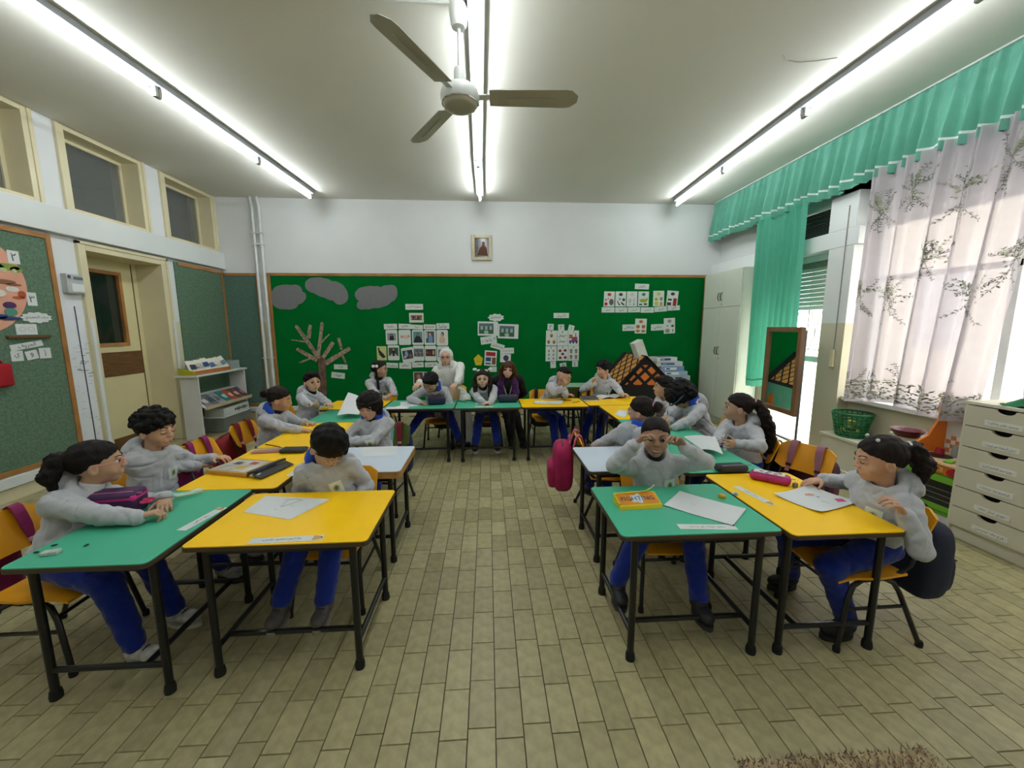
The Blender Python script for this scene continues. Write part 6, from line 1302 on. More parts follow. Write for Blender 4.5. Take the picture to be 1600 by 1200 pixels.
K[8]=person('child in grey hoodie writing with bent head at the desk beside the nun',(-.62,4.98),uz(673,598,.875),-118,-92,on(683,627,.645),on(657,629,.645),(-.36,4.66,.10),(-.95,4.55,.18),h=.0075,hair='short',skin='#b38668',hairc='#0d0b0b',seed=8,hs=1.1,eyes='down',pitch=38,roll=-10,lining=mlin,ldir=V(-.8,-.4,0),rdir=V(.7,-.5,0),rcurl=1.1,epl=V(.9,.1,-.3),epr=V(-.9,.1,-.3))
K[10]=person('small child with two white bows resting both forearms on the back row desk',(-.02,5.0),uz(754,592,.885),-92,-90,on(765,629,.645),on(757,629,.645),(.10,4.55,.07),(-.16,4.55,.07),h=.0075,hair='bows',skin='#c69c82',hairc='#24170f',seed=10,hs=1.05,collar='#16171c',ldir=V(-.8,-.4,0),rdir=V(.8,-.4,0),shoe='#23242a',sole='#b9b9b9',epl=V(.9,0,-.4),epr=V(-.9,0,-.4),cuffs='#1a1a20')
K[12]=person('child in grey hoodie leaning sideways with one hand at the mouth, back row',(.70,5.0),uz(881,589,.88),-38,-55,on(887,622,.68),uz(881,605,.80),(.95,4.62,.02),(.80,4.62,.02),h=.0075,hair='mohawk',skin='#b58b70',hairc='#0d0b0b',seed=12,hs=1.05,eyes='down',pitch=18,ldir=V(.6,-.6,.3),rdir=V(.3,-.3,.8),rn=V(-.5,.5,.2),rcurl=1.2,epl=V(.3,.8,-.5),epr=V(-.5,-.4,-.8))
K[13]=person('child in grey hoodie holding a pencil to the mouth, right end of the back row',(1.46,5.08),uz(943,577,.955),-160,-92,on(975,619,.67),uz(928,599,.78),(1.35,4.72,.02),(1.15,4.75,.02),h=.0075,hair='thick',skin='#bd9072',hairc='#0c0a0a',seed=13,hs=1.04,ldir=V(.6,-.7,0),rdir=V(-.1,-.2,.95),rn=V(.3,-.8,0),rcurl=1.6,lspread=.6,epl=V(.9,.2,-.4),epr=V(-.9,.0,-.6))
K[14]=person('child in grey hoodie sitting in profile before the lattice house, right side',(1.98,4.06),uz(1037,605,.885),164,180,on(1040,656,.66),on(1015,648,.66),(1.62,4.0,.02),(1.62,4.2,.02),h=.0075,hair='short',skin='#b98d6f',hairc='#110d0c',seed=14,hs=1.05,epl=V(.2,-.8,-.5),epr=V(.2,.8,-.5))
K[15]=person('child in grey hoodie and blue headband bending low over the desk, right side',(2.03,3.42),uz(1063,616,.885),166,184,on(1052,668,.645),on(1046,658,.645),(1.64,3.32,.02),(1.64,3.52,.02),h=.0065,hair='big',skin='#a87c60',hairc='#0d0a0a',seed=15,hs=1.12,eyes='down',pitch=42,lining=mlin,ldir=V(-.8,.4,-.1),rdir=V(-.9,-.2,-.1),epl=V(.2,-.9,-.3),epr=V(.2,.9,-.3))
K[16]=person('child in grey hoodie holding a sheet, with a very long ponytail, right side',(2.0,2.88),uz(1153,637,.885),156,196,on(1150,694,.68),on(1118,690,.665),(1.62,2.76,.02),(1.62,2.98,.02),h=.0065,hair='pony_long',skin='#a87d64',hairc='#1c100f',seed=16,hs=1.05,ldir=V(-.85,-.25,.1),rdir=V(-.8,-.4,0),ln=V(.2,.9,-.2),lcurl=.5,epl=V(.3,-.9,-.3),epr=V(.3,.8,-.5),cuffs=None)
K[17]=person('child with pink hair tie turned away behind the right white desk',(.99,2.98),uz(1002,643,.875),134,112,(.80,3.08,.50),(1.06,3.22,.56),(.90,3.36,.02),(1.06,3.36,.02),h=.0065,hair='bun',bow='#c98a9c',skin='#b08468',hairc='#1d1311',seed=17,hs=1.06,lining=mlin,glasses='#9a9a9c',badge=False,pitch=8,epl=V(-.6,-.1,-.7),epr=V(.5,-.2,-.8))
hc18=uz(1024,683,.885)
K[18]=person('child in grey hoodie making a heart with both hands before the face',(.965,2.13),hc18,-108,-94,(hc18[0]+.084,hc18[1]-.158,hc18[2]-.006),(hc18[0]-.158,hc18[1]-.112,hc18[2]-.002),(1.03,1.74,.10),(.66,1.86,.12),h=.0042,hair='fade',skin='#94664e',hairc='#1a1412',seed=18,hs=1.07,mouth='grin',epl=V(.92,-.1,-.45),epr=V(-.92,-.1,-.45),ldir=V(-.62,-.05,.70),rdir=V(.66,-.08,.68),ln=V(-.45,-.45,-.6),rn=V(.45,-.45,-.6),lcurl=.95,rcurl=.95,collar='#1c1c22',shoe='#17181b',lspread=.5,rspread=.5)
K[19]=person('child in grey hoodie with two hair clips drawing at the front right desk',(1.90,1.745),uz(1375,718,.868),158,184,on(1412,802,.685),on(1285,750,.66),(1.72,1.64,.02),(1.72,2.0,.02),h=.0045,hair='pony',bow='#d6d6d8',skin='#b98a70',hairc='#1d1412',seed=19,hs=1.08,eyes='down',pitch=10,ldir=V(-.6,.05,.75),ln=V(-.6,.3,-.4),lcurl=1.1,rdir=V(-.95,.1,-.12),rcurl=.5,rpoint=True,epl=V(.25,-.3,-.9),epr=V(.2,.7,-.3),shoe='#141416')
# nun
n9=person('smiling nun in white habit and veil with glasses, back row',(-.42,5.45),uz(697,558,1.12),-92,-90,uz(712,606,.80),uz(655,598,.82),(-.27,4.92,.02),(-.38,4.92,.02),h=.0075,skin='#d09f88',hairc='#8a8580',hair='short',seed=21,hs=1.1,adult=True,outfit='nun',mouth='plain',glasses='#3a2f2a',seat=.42,epl=V(.5,.25,-.9),epr=V(-.5,.3,-.9),ldir=V(-.5,-.6,-.5),rdir=V(-.3,-.8,-.3),shoe='#101012',badge=False)
P=n9; A=Field(P['hc']-.42,P['hc']+.3,.007); H=P['H']; HR=P['HR']
A.ell(H(0,-.016,.022),HR,(.086,.104,.096)); A.ell(H(0,-.045,-.06),HR,(.088,.07,.10),.03); A.cone(H(.05,-.02,-.11),P['N']+P['lf']*.11-P['up']*.06,.06,.05,.04); A.cone(H(-.05,-.02,-.11),P['N']-P['lf']*.11-P['up']*.06,.06,.05,.04); A.ell(P['N']-P['fw']*.06-P['up']*.08,P['TR'],(.15,.07,.12),.04)
A.ell(H(0,.11,-.030),HR,(.073,.13,.122),.008,True); A.ell(H(0,.10,-.09),HR,(.052,.09,.062),.006,True); A.cone(P['N']-P['up']*.02,H(0,.02,-.09),.036,.05,.0,True)
fobj('veil',A,M('nun_veil','#dcdcd7',rough=.9,var=.03,bump=.2,bscale=60),P['root'],P['org'])
A=Field(P['N']-.3,P['N']+.2,.008); A.ell(P['N']-P['up']*.08+P['fw']*.01,P['TR'],(.215,.125,.13)); A.cone(P['N']-P['up']*.02,P['N']+P['up']*.015,.064,.052,.02); A.ell(P['N']-P['up']*.17+P['fw']*.03,P['TR'],(.235,.14,.12),.05); A.wrinkle(.004,40,5,(1,1,.5)); A.plane(P['N']-P['up']*.24,-P['up'])
fobj('cape',A,M('nun_white','#dcdcd6'),P['root'],P['org'])
# woman
w=person('smiling woman in purple scarf, white lanyard and black jacket, back row',(.27,5.48),uz(794,578,.975),-96,-92,(.40,5.22,.56),(.18,5.22,.56),(.42,4.78,.02),(.28,4.85,.02),h=.0075,skin='#c4937c',hairc='#4f2c1b',hair='woman',seed=22,hs=1.1,adult=True,s=.92,outfit='woman',mouth='smile',seat=.36,shoe='#101012',badge=False,roll=-6,epl=V(.5,.3,-.8),epr=V(-.5,.3,-.8))
P=w; N_=P['N']; A=Field(N_-.45,N_+.2,.007)
for sx in(-1,1):
    p0=N_+P['lf']*.045*sx+P['up']*.035-P['fw']*.03; p1=N_+P['lf']*.085*sx+P['fw']*.065-P['up']*.03; p2=N_+P['lf']*.10*sx+P['fw']*.125-P['up']*.15; p3=N_+P['lf']*.095*sx+P['fw']*.12-P['up']*.33
    for a,b in ((p0,p1),(p1,p2),(p2,p3)): A.cone(a+P['lf']*.014,b+P['lf']*.018,.026,.027,.02); A.cone(a-P['lf']*.014,b-P['lf']*.018,.026,.027,.02)
A.cone(N_+P['lf']*.05+P['up']*.035-P['fw']*.03,N_-P['lf']*.05+P['up']*.035-P['fw']*.03,.034,.034,.02); A.wrinkle(.003,70,4)
fobj('scarf',A,fabric('scarf_purple','#5a2f78',.15),P['root'],P['org'])
A=Field(N_-.45,N_+.1,.008); A.ell(N_-P['up']*.15+P['fw']*.055,P['TR'],(.075,.066,.19)); fobj('blouse',A,M('blouse_dark','#1c1c22',rough=.8),P['root'],P['org'])
P['part'](MB().tube([N_+P['fw']*.07+P['lf']*.05-P['up']*.02,N_+P['fw']*.135+P['lf']*.03-P['up']*.15,N_+P['fw']*.13-P['up']*.27,N_+P['fw']*.135-P['lf']*.03-P['up']*.15,N_+P['fw']*.07-P['lf']*.05-P['up']*.02],.010,6),'lanyard',Mflat('#dcdcde'))
# clips on the front right girl
P=K[19]
for x,y,z in ((.045,.02,.105),(-.045,.02,.105)): P['part'](MB().sphere(tuple(P['H'](x,y,z)),.008*P['g'],None,10,8),'hair_clip',M('clip_white','#cfcfd4',rough=.3))
# ================= things on the desks =================
def at_(u,v,z=TZ): return V(*uz(u,v,z))
PAPER='#d4d7d8'; NP_=0
def sheet(quad,label,name='paper_sheet',cat='paper',hexc=PAPER,z=None,draw=None,group=None,curl=0.):
    global NP_
    NP_+=1; z=z or TZ+.0006+.0004*(NP_%4); P=[at_(u,v,z) for u,v in quad]; c=sum(P)/4
    mb=MB(); n=7
    def f(s,t): p=(P[0]*(1-s)+P[1]*s)*(1-t)+(P[3]*(1-s)+P[2]*s)*t; return p+V(0,0,curl*((2*s-1)**2*.6+(2*t-1)**2*.4)**2)
    mb.grid(f,n,n); mb.v=mb.v+[(x,y,zz+.0006) for x,y,zz in mb.v]; k=n*n; mb.f=[fc for fc in mb.f]+[tuple(i+k for i in fc[::-1]) for fc in mb.f]; mb.m=[0]*len(mb.f)
    mb.f=[fc[::-1] if False else fc for fc in mb.f]
    o=mb.build(name,M('paper_'+hexc.strip('#'),hexc,rough=.7,var=.015),None,60,loc=tuple(c)); tag(o,label,cat,group)
    if draw:
        d=MB(); mats=[]
        for pts,w,hx in draw:
            if hx not in mats: mats.append(hx)
            if w==0: q=[f(s,t)+V(0,0,.0012) for s,t in pts]; d.add(q,[tuple(range(len(q)))],mats.index(hx))
            else: d.tube([f(s,t)+V(0,0,.0008) for s,t in pts],w,4,mi=mats.index(hx))
        q=d.build('drawing',[Mflat(h) for h in mats],None,None,loc=tuple(c)); q.parent=o; q.location=(0,0,0)
    return o
def name_strip(a,b,wd,text,label,pencil=True):      # strip whose left and right ends lie at two measured points
    A,B=at_(*a),at_(*b); u=unit(B-A); v=np.cross(V(0,0,1),u); L=np.linalg.norm(B-A); c=(A+B)/2
    o=MB().prism([(-L/2,-wd/2),(L/2,-wd/2),(L/2,wd/2),(-L/2,wd/2)],c+V(0,0,.0005),u,v,.0006).build('name_strip',Mflat('#d3d6d4'),None,loc=tuple(c)); tag(o,label,'name strip',group='name strips on the desks')
    lettering(text,c+V(0,0,.0012)+(-u*L*.06 if pencil else 0),u,v,L*.62,wd*.55,o,'#1c1e22','lettering',tuple(c))
    if pencil:
        mb=MB(); mb.add([c+V(0,0,.0018)+u*x*L+v*y*wd for x,y in ((.36,-.45),(.46,-.3),(.5,0),(.46,.3),(.36,.45))],[(0,1,2,3,4)],0); mb.add([c+V(0,0,.0022)+u*x*L+v*y*wd for x,y in ((.47,-.2),(.5,0),(.47,.2))],[(0,1,2)],1)
        q=mb.build('printed_pencil_tip',[Mflat('#c79a58'),Mflat('#5a5a5e')],None,None,loc=tuple(c)); q.parent=o; q.location=(0,0,0)
name_strip((283,829),(349,793),.045,'ريم سامي','white name strip along the edge of the front left green desk')
name_strip((390,846),(505,840),.045,'هاشم سعيد يامن','white name strip with a pencil print on the front yellow desk')
name_strip((452,744),(487,718),.04,'نور علي','white name strip on the yellow desk behind the picture box')
name_strip((1150,760),(1208,789),.04,'سارة عمر','white name strip between the two front right desks')
name_strip((1060,823),(1150,824),.045,'محمد شريف ابو حسين','white name strip partly under the paper, front green desk on the right',False)
name_strip((742,635.5),(771,635.5),.05,'ليلى','white name strip at the front edge of the back row desk with the small girl',False)
sheet([(380,800),(453,812),(517,780),(415,775)],'white paper with a faint cone drawing on the front yellow desk',draw=[([(.42,.80),(.50,.45),(.62,.86)],.0012,'#8a8f96'),([(.40,.82),(.52,.9),(.64,.86)],.0012,'#b08a7a'),([(.45,.5),(.5,.52),(.55,.5)],.0008,'#9aa0a6'),([(.46,.3),(.52,.29)],.0008,'#9aa0a6'),([(.6,.55),(.66,.57)],.0008,'#9aa0a6')])
sheet([(1037,790),(1145,822),(1166,796),(1062,768)],'blank white paper on the front green desk, right of the aisle',draw=[([(.3,.45),(.34,.5),(.38,.46)],.0006,'#a9adb2')],curl=.004)
sheet([(1209,774),(1283,803),(1342,786),(1264,760)],'white paper with a pink diamond drawing on the front right yellow desk',draw=[([(.30,.50),(.38,.58),(.36,.70),(.26,.66),(.24,.55)],0,'#cf9f80'),([(.66,.80),(.74,.92),(.88,.84),(.80,.72)],0,'#c2477d'),([(.42,.62),(.46,.68),(.5,.62)],0,'#6a6f7a'),([(.62,.5),(.7,.55),(.78,.52)],.0009,'#a9abb0')],curl=.012)
sheet([(566,714),(619,711),(621,697),(561,699)],'white paper on the left white desk near the aisle')
sheet([(627,637),(670,632),(668,628),(625,628)],'white paper before the boy writing, back row')
sheet([(742,632),(776,630),(774,627.5),(744,628)],'white paper before the small girl with bows, back row')
sheet([(833,631),(878,632),(880,626.5),(836,627)],'white papers before the boy leaning sideways, back row',curl=.008)
sheet([(984,708),(998,706),(996,700),(986,700)],'small white paper scrap on the right white desk')
sheet([(960,648),(975,652),(985,643),(968,640)],'small white paper scrap on the far right yellow desk')
# papers held up
def held(quad3,label):
    P=[np.array(p,float) for p in quad3]; c=sum(P)/4; mb=MB(); mb.grid(lambda s,t:(P[0]*(1-s)+P[1]*s)*(1-t)+(P[3]*(1-s)+P[2]*s)*t+V(0,0,.012*math.sin(s*PI)),6,6); k=36; nn=unit(np.cross(P[1]-P[0],P[3]-P[0]))*.0008
    mb.v=mb.v+[tuple(np.array(v)+nn) for v in mb.v]; mb.f=mb.f+[tuple(i+k for i in f[::-1]) for f in mb.f]; mb.m=[0]*len(mb.f); o=mb.build('paper_sheet',M('paper_'+PAPER.strip('#'),PAPER),None,60,loc=tuple(c)); tag(o,label,'paper'); return o,P,c
o,P,c=held([uz(527,649,.66),uz(560,648,.66),uz(577,628,.73),uz(544,613,.80)],'white sheet held upright by the boy looking at the viewer, left side')
o,P,c=held([uz(1096,702,.645),uz(1130,710,.65),uz(1118,683,.70),uz(1068,682,.655)],'white sheet held by the girl with the long ponytail, right side')
# pencil cases
def case(c,sz,rz,hexc,label,zip_='#c9c9c9',band=None,ch=.026,parts=None):
    t=thing('pencil_case',label,'pencil case',(c[0],c[1],TZ+.001),rz,'pencil cases on the desks'); w,d,h=sz
    MB().box((0,0,h/2),(w,d,h),None,ch).build('case_body',M('case_'+hexc.strip('#'),hexc,rough=.65,var=.12,scale=20),t,60)
    MB().tube([(-w/2+.02,-d*.30,h*.985),(w/2-.015,-d*.30,h*.985)],.0028,6).build('zip',Mflat(zip_),t,60)
    MB().box((w/2+.008,-d*.28,h*.9),(.022,.008,.004),None,.001).build('zip_pull',Mflat(zip_),t)
    if band: MB().box((0,.0,h*.72),(w+.001,d+.001,h*.34),None,ch*.7).build('coloured_band',M('case_'+band.strip('#'),band,rough=.6,var=.08),t,60)
    return t
p=at_(182,800,TZ+.02); t=case((p[0]-.03,p[1]+.03),(.23,.11,.115),.17,'#43214f','purple and hot pink pencil case hugged by the girl in pink glasses','#d66a9a','#c2287c',.022)
st_=MB(); 
for x,r in ((-.02,.014),(.05,.006),(-.06,.005)): st_.prism([((r if i%2==0 else r*.4)*math.cos(i*PI/5),(r if i%2==0 else r*.4)*math.sin(i*PI/5)) for i in range(10)],(x,-.0512,.036),(1,0,0),(0,0,1),.001)
st_.build('printed_star',Mflat('#b5a48c'),t)
p=at_(1142,731,TZ+.02); case((p[0],p[1]),(.19,.085,.045),.05,'#2b2b2e','dark grey pencil case on the green desk of the long ponytail girl','#8a8a8c')
p=at_(1203,747,TZ+.02); t=case((p[0],p[1]),(.20,.085,.05),-.72,'#b0286c','pink pencil case with a white printed top, front right desk','#d98ab0',None,.024)
MB().box((-.005,.0,.0505),(.15,.06,.0015),None,.0005).build('white_print_panel',M('case_print','#c9c2c8',rough=.5,var=.25,scale=60),t)
mb=MB()
for x,y,hx in ((-.04,.0,0),(.0,.012,1),(.03,-.01,0),(-.01,-.015,1),(.05,.01,1)): mb.prism([(.011*math.cos(a)+x,.008*math.sin(a)+y) for a in np.linspace(0,2*PI,10,endpoint=False)],(-.005,0,.0513),(1,0,0),(0,1,0),.0006,hx)
mb.build('printed_spots',[Mflat('#b3243c'),Mflat('#2b2b30')],t)
p=at_(466,704,TZ+.01); case((p[0]-.03,p[1]),(.17,.09,.03),0,'#26272a','flat black pencil case on the left yellow desks','#5a5a5c',None,.012)
p=at_(682,630,TZ+.02); case((p[0],p[1]+.03),(.20,.10,.09),.15,'#1a2040','navy pencil case with a red line before the boy writing','#a02a3a')
p=at_(794,627,TZ+.02); case((p[0],p[1]+.05),(.23,.10,.09),0,'#2c2f42','slate blue pencil case beside the small girl with bows','#50546a')
p=at_(1028,653,TZ+.01); case((p[0]+.02,p[1]),(.16,.08,.05),1.2,'#2a1518','dark red pencil case under the pupil bending low, right','#a03038')
# yellow lettered case
p=at_(996,786,TZ+.01); fc=thing('pencil_case','yellow pencil case lettered FIGHTING on the front green desk','pencil case',(p[0],p[1],TZ+.001),.06,'pencil cases on the desks')
W2,D2,H2=.215,.10,.046
mb=MB(); mb.prism([(-D2/2,0),(D2/2,0),(D2/2-.004,H2),(-D2/2+.008,.016)],(-W2/2,0,0),(0,1,0),(0,0,1),W2); mb.build('case_body',M('case_yellow','#d9c21a',rough=.4,var=.06),fc)
un=V(1,0,0); vn=unit(V(0,.088,.030)); c0=V(0,.002,.031); nn_=np.cross(un,vn)
MB().prism([(-.101,-.038),(.101,-.038),(.101,.041),(-.101,.041)],c0+nn_*.0005,un,vn,.0008).build('orange_panel',M('case_orange','#d98a12',rough=.4,var=.05),fc)
MB().prism([(.034*math.cos(a)*(1+.2*math.cos(5*a)),.030*math.sin(a)*(1+.2*math.cos(5*a))) for a in np.linspace(0,2*PI,20,endpoint=False)],c0+nn_*.0014,un,vn,.0004).build('white_burst',Mflat('#c9d3dc'),fc)
lettering('FIGHTING',c0+nn_*.0022,un,vn,.172,.036,fc,'#26335f')
MB().tube([(-W2/2,D2/2-.008,H2),(.06,D2/2-.008,H2+.004),(.10,D2/2+.004,H2+.018)],.0035,6).build('zip',Mflat('#d8d33a'),fc,60); MB().tube([(.095,D2/2+.002,H2+.017),(.115,D2/2+.012,H2+.026)],.004,6).build('zip_pull',Mflat('#c9b7ae'),fc,60)
MB().box((-W2/2+.004,-.01,.018),(.012,.05,.02),None,.004).build('side_fold',M('case_yellow','#d9c21a'),fc)
# small things
def bit(name,c,sz,rz,hexc,label,cat,ch=.003,zo=0):
    t=thing(name,label,cat,(c[0],c[1],TZ+.0008+zo),rz); return t,MB().box((0,0,sz[2]/2),sz,None,ch).build('block',M('bit_'+hexc.strip('#'),hexc,rough=.6,var=.05),t)
p=at_(80,866); t,_=bit('eraser',p,(.055,.028,.014),.2,'#c4cac2','white eraser on the front left green desk','eraser'); MB().box((.012,0,.007),(.03,.0285,.0145),None,.002).build('eraser_sleeve',Mflat('#b3bdb5'),t)
p=at_(1148,773); t,_=bit('eraser',p,(.03,.018,.012),-.8,'#c9d6d2','small white eraser on the front right green desk','eraser'); MB().box((.006,0,.006),(.012,.0185,.0125)).build('eraser_sleeve',Mflat('#8fb5b0'),t)
p=at_(1242,762); t,_=bit('eraser',p,(.022,.02,.026),.3,'#8d8a5e','olive striped eraser cube by the pink pencil case','eraser'); MB().box((0,0,.013),(.0225,.008,.0262)).build('stripe',Mflat('#5f5c40'),t)
p=at_(1128,777); o=MB().lathe([(.0001,0),(.018,0),(.019,.006),(.016,.014),(.010,.016),(.0001,.015)],(0,0,0),16).build('bottle_cap',M('cap_yellow','#d9a514',rough=.4),None,50); o.location=(p[0],p[1],TZ+.001); tag(o,'yellow plastic cap on the front right green desk','cap')
for k,(u,v,lb) in enumerate(((57,864,'dark eraser crumb nearest the corner of the front left green desk'),(85,853,'dark eraser crumbs beside the white eraser, front left desk'),(135,853,'black rubber scrap right of the white eraser, front left desk'),(1146,822,'tiny dark speck on the front right green desk'))):
    p=at_(u,v); o=MB().sphere((0,0,.003),(.011 if k<3 else .004,.006 if k<3 else .004,.003),None,10,6).build('rubber_scrap',Mflat('#1c2a2e'),None,60); o.location=(p[0],p[1],TZ+.001); o.rotation_euler=(0,0,k*.8); tag(o,lb,'scrap')
def pencil(a,b,za,zb,hexc,label,r=.0042):
    A,B=at_(*a,za),at_(*b,zb); d=unit(B-A); L=np.linalg.norm(B-A); c=(A+B)/2; t=thing('pencil',label,'pencil',tuple(c))
    def q(mb,nm,m_): o=mb.build(nm,m_,None,None,loc=tuple(c)); o.parent=t; o.location=(0,0,0)
    q(MB().tube([A,A+d*L*.86],r,6),'shaft',M('pencil_'+hexc.strip('#'),hexc,rough=.4)); q(MB().tube([A+d*L*.86,B],[r,.0006],6),'tip',Mflat('#c2a27a'))
pencil((415,694),(442,699),TZ+.005,TZ+.005,'#8a5a1c','brown pencil lying on the left yellow desk near the curly girl')
pencil((893,625.5),(874,624.5),TZ+.005,TZ+.005,'#a03a20','red pencil on the yellow desk of the boy leaning sideways')
pencil((906,627),(893,629.5),TZ+.005,TZ+.005,'#9a6a20','brown pencil beside the dark book, back row')
pencil((716,626.5),(731,629),TZ+.005,TZ+.005,'#2a5a4a','green pencil on the desk of the small girl with bows')
pencil((741,625),(724,626),TZ+.005,TZ+.005,'#3a3a3a','dark pencil on the desk of the small girl with bows')
pencil((1043,655),(1043,640),TZ+.02,TZ+.12,'#3a7a4a','green pencil held by the pupil bending low, right')
pencil((924,606),(935,589),.76,.88,'#c9b560','yellow pencil held to his mouth by the boy in the back row')
# picture box and crayons on the left yellow desks
p=[at_(u,v) for u,v in ((331,741),(394,747),(424,726),(368,721))]; c=sum(p)/4; ang=math.atan2((p[1]-p[0])[1],(p[1]-p[0])[0]); w_=np.linalg.norm(p[1]-p[0]); d_=np.linalg.norm(p[3]-p[0])
t=thing('picture_box','flat picture box with its lid folded open on the left yellow desk','box',(c[0],c[1],TZ+.001),ang)
MB().box((0,0,.012),(w_,d_,.022),None,.002).build('carton',M('box_ochre','#b5873a',rough=.5),t); MB().box((-.01,0,.0236),(w_*.86,d_*.84,.001)).build('printed_lid',M('box_print','#b9b3a8',rough=.4,var=.2,scale=14),t)
MB().box((.02,-.03,.0245),(.06,.05,.0008)).box((-.06,.03,.0245),(.05,.04,.0008),None,0,1).box((.04,.05,.0245),(.05,.04,.0008),None,0,2).build('printed_shapes',[Mflat('#c9a23a'),Mflat('#3a3f4a'),Mflat('#a8463a')],t)
MB().box((w_/2+.03,.01,.030),(.055,d_*1.05,.016),Matrix.Rotation(-.25,3,'Y'),.002).build('navy_flap',M('flap_navy','#1f2535',rough=.5),t); MB().box((w_/2+.085,.0,.016),(.06,d_*1.1,.006),Matrix.Rotation(.3,3,'Y'),.001).build('black_flap',M('flap_black','#1c1a18',rough=.5),t); MB().box((w_/2+.055,-d_*.45,.018),(.05,.03,.012),Matrix.Rotation(.4,3,'Z'),.001).build('white_flap',Mflat('#c9cbc9'),t)
p=at_(420,706); t=thing('pencil_pack','clear pack of pink and red colouring pencils on the left yellow desk','pencils',(p[0],p[1],TZ+.001),.12)
for k,hx in enumerate(('#b5473a','#c96a5a','#a83a4a','#d08a7a','#8a4a4a','#c9a08a')): MB().tube([(-.10,-.03+k*.011,.007),(.095,-.032+k*.012,.007)],.0052,6).build('crayon',M('crayon_'+hx.strip('#'),hx,rough=.4),t)
MB().box((0,0,.008),(.22,.085,.015),None,.002).build('clear_sleeve',M('clear_sleeve','#d8d4d2',rough=.15,alpha=.25),t)
# books on the back desks
p=at_(921,624); b=book((p[0],p[1],TZ+.011),.20,.27,.016,Matrix.Rotation(PI/2-.1,3,'Z'),'#3a3d42','dark grey book lying in front of the boy with the pencil',None,pat='#6a5a5a')
p=at_(957,622); t=thing('open_book','open white workbook with a red corner under the hand of the boy with the pencil','book',(p[0],p[1]+.06,TZ+.001),.2)
MB().grid(lambda u,v:((u-.5)*.34,(v-.5)*.20,.004+.022*abs(math.sin(u*PI*2))*.8),13,4).build('pages',Mflat('#d6d8d6'),t,60); MB().box((0,0,.0015),(.345,.205,.002)).build('cover',M('book_red','#b5523a'),t)
p=at_(612,640); t=thing('tissue','crumpled white tissue on the back row desk by the boy writing','tissue',(p[0]+.05,p[1]+.05,TZ+.001))
MB().grid(lambda u,v:((u-.5)*.24,(v-.5)*.12,.004+.030*max(0,1-4*((u-.62)**2+(v-.5)**2)*2)*(.6+.4*math.sin(19*u+5)*math.cos(17*v))+.006*math.sin(23*u+11*v)**2),18,12).build('tissue_sheet',Mflat('#d9dcda'),t,60)
# clear wrapper and scissors of the front left girl
p=at_(285,772,TZ+.02); t=thing('plastic_sleeve','long clear plastic wrapper held over the front left green desk','wrapper',tuple(p),.55)
MB().grid(lambda u,v:((u-.5)*.17,(v-.5)*.05,.012*math.sin(v*PI)+.006*math.sin(u*9)),10,5).build('film',M('wrapper_film','#cfdcd6',rough=.2,alpha=.55),t,60); MB().box((.0,-.026,0),(.17,.004,.006)).build('edge_seal',Mflat('#c2cc9a'),t)
p=at_(243,780,.685); t=thing('scissors','pink handled scissors in the hands of the girl in pink glasses','scissors',tuple(p),.35)
for sx in (-1,1):
    MB().tube([(-.030+.020*math.cos(a),sx*.016+.0125*math.sin(a),0) for a in np.linspace(0,2*PI,16,endpoint=False)],.0045,6,closed=True).build('handle',M('scissor_pink','#d03a6a',rough=.35),t,60)
    MB().prism([(-.012,sx*.010),(.010,sx*.003-.003),(.08,-sx*.004),(.08,-sx*.004+.003),(.010,sx*.003+.004)],(0,0,-.0015+.0015*sx),(1,0,0),(0,1,0),.0014).build('blade',M('steel','#a8a8a4'),t)
MB().lathe([(.0001,-.003),(.004,-.003),(.004,.004),(.0001,.004)],(.01,0,0),10).build('pivot',M('steel','#a8a8a4'),t)
p=uy(709,617,5.0); t=thing('tan_folder','tan card folder held by the nun in white','folder',p,.1); MB().box((0,0,0),(.15,.008,.17),Matrix.Rotation(-.2,3,'X')@Matrix.Rotation(.15,3,'Y'),.002).build('cover',M('tan_card','#c9a56a',rough=.7),t); MB().box((0,-.006,.0),(.13,.004,.15),Matrix.Rotation(-.2,3,'X')@Matrix.Rotation(.15,3,'Y')).build('leaf',Mflat('#d3b684'),t)
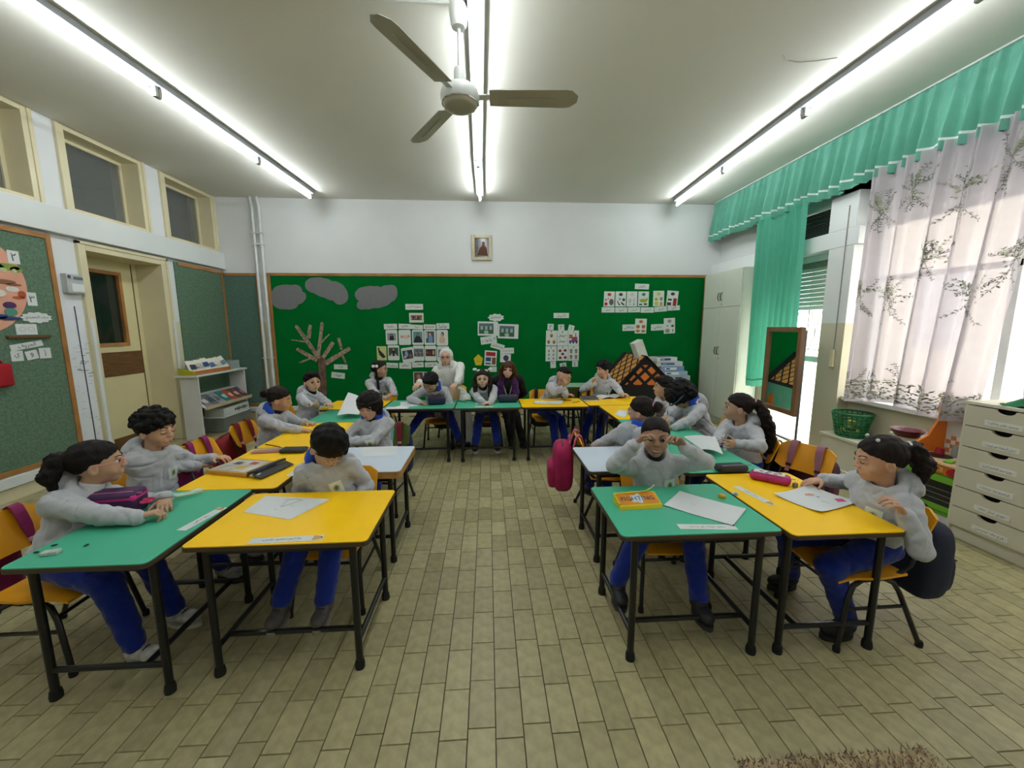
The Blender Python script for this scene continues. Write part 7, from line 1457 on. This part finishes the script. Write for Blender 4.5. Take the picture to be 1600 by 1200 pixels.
# backpacks hung on chairs: same local frame as the chair
def bag(x,y,deg,hexc,strap,label,w=.29,dp=.14,z0=.16,z1=.56,accent=None,straps=True,buckle='#c9a0b5'):
    t=thing('backpack',label,'bag',(x,y,0),math.radians(deg),'school bags hung on the chairs'); mb_=M('bag_'+hexc.strip('#'),hexc,rough=.75,var=.12,scale=14,bump=.2,bscale=200); ms=M('strap_'+strap.strip('#'),strap,rough=.8,var=.06)
    yc=-.305-dp/2
    se=lambda c,r,e1,e2: MB().grid(lambda u,v:(c[0]+r[0]*math.copysign(abs(math.cos(PI*(v-.5)))**e1*abs(math.cos(2*PI*u))**e2,math.cos(2*PI*u)),c[1]+r[1]*math.copysign(abs(math.cos(PI*(v-.5)))**e1*abs(math.sin(2*PI*u))**e2,math.sin(2*PI*u)),c[2]+r[2]*math.copysign(abs(math.sin(PI*(v-.5)))**e1,v-.5)+.012*math.sin(7*u+5*v)*math.cos(PI*(v-.5))),28,17,0,True)
    se((0,yc,(z0+z1)/2),(w/2,dp/2+.01,(z1-z0)/2),.55,.5).build('bag_body',mb_,t,70)
    se((0,yc-dp/2-.008,z0+(z1-z0)*.34),(w*.40,.045,(z1-z0)*.27),.6,.5).build('front_pocket',mb_,t,70)
    MB().tube([(-w*.36,yc-dp/2-.044,z0+(z1-z0)*.52),(w*.36,yc-dp/2-.044,z0+(z1-z0)*.52)],.004,6).build('zip',Mflat('#2a2a2c'),t)
    MB().tube([(-w/2+.03,yc-.01,z1-.05),(-w/2+.055,yc-.01,z1-.008),(0,yc-.01,z1+.004),(w/2-.055,yc-.01,z1-.008),(w/2-.03,yc-.01,z1-.05)],.005,6).build('zip',Mflat('#2a2a2c'),t)
    MB().tube([(-.04,yc+.05,z1-.01),(-.03,yc+.05,z1+.04),(.03,yc+.05,z1+.04),(.04,yc+.05,z1-.01)],.009,7).build('carry_handle',ms,t,60)
    if accent: MB().box((0,yc-dp/2-.043,z0+(z1-z0)*.2),(w*.4,.003,.03),None,.001).build('reflective_strip',Mflat(accent),t)
    if straps:
        for sx in(-1,1):
            X=sx*.085; P=[(X,-.30,z1-.03),(X,-.290,.62),(X,-.277,.662),(X,-.262,.672),(X*.98,-.245,.664),(X,-.234,.63),(X*1.05,-.222,.57),(X*1.1,-.212,.50),(X*1.15,-.20,.45)]
            mb=MB(); vs=[];hw=.022
            for k,p in enumerate(P):
                a=np.array(P[min(k+1,len(P)-1)])-np.array(P[max(k-1,0)]); n=unit(np.cross((1,0,0),a)); hw=.024 if k<7 else .014
                for q in (-1,1):
                    for e in (0,1): vs.append(np.array(p)+V(q*hw,0,0)-n*.005*e*(-1))
            fs=[]
            for k in range(len(P)-1):
                b=4*k; fs+=[(b,b+4,b+6,b+2),(b+1,b+3,b+7,b+5),(b,b+1,b+5,b+4),(b+2,b+6,b+7,b+3)]
            fs+=[(0,2,3,1),(4*len(P)-4,4*len(P)-3,4*len(P)-1,4*len(P)-2)]
            mb.add(vs,fs); mb.build('shoulder_strap',ms,t,60); MB().box((X*1.1,-.206,.50),(.034,.012,.02),None,.003).build('buckle',Mflat(buckle),t)
    return t
bag(-1.99,1.83,-90,'#7d1148','#8d1f5c','magenta backpack on the chair at the left picture edge')
bag(-1.93,3.02,-88,'#7a1458','#8a1660','magenta backpack on the empty chair left of the desks')
bag(-1.95,3.60,-90,'#8f1420','#7a1220','red backpack on the chair of the girl in a blue hood')
bag(2.03,2.50,112,'#5a2a3a','#a06a78','plum backpack with mauve straps on the empty right chair',buckle='#3a1a20')
bag(1.77,1.745,91,'#141c38','#1a2444','navy backpack on the front right chair',accent='#b9bcc0')
bag(.96,2.99,-95,'#a3114f','#c25a74','bright magenta backpack on the chair behind the right white desk',z0=.2,z1=.6,w=.25)
bag(-.90,3.22,172,'#1a2550','#7f1a2a','navy backpack with a red strap on the olive chair')
bag(-.62,4.98,180,'#0f1014','#15161a','black backpack on the chair of the boy writing',z0=.12,z1=.5)
bag(.74,5.0,183,'#101116','#15161a','black backpack on the chair of the boy leaning sideways',z0=.12,z1=.5)
bag(1.46,5.08,180,'#13161f','#15161a','dark backpack on the chair of the boy with the pencil',z0=.12,z1=.5)
bag(-.02,5.02,180,'#6a1a3a','#8a2a4a','dark pink backpack on the chair of the small girl with bows',z0=.12,z1=.5)
bag(1.90,2.90,90,'#151d3a','#1a2444','dark blue backpack on the chair of the long ponytail girl')
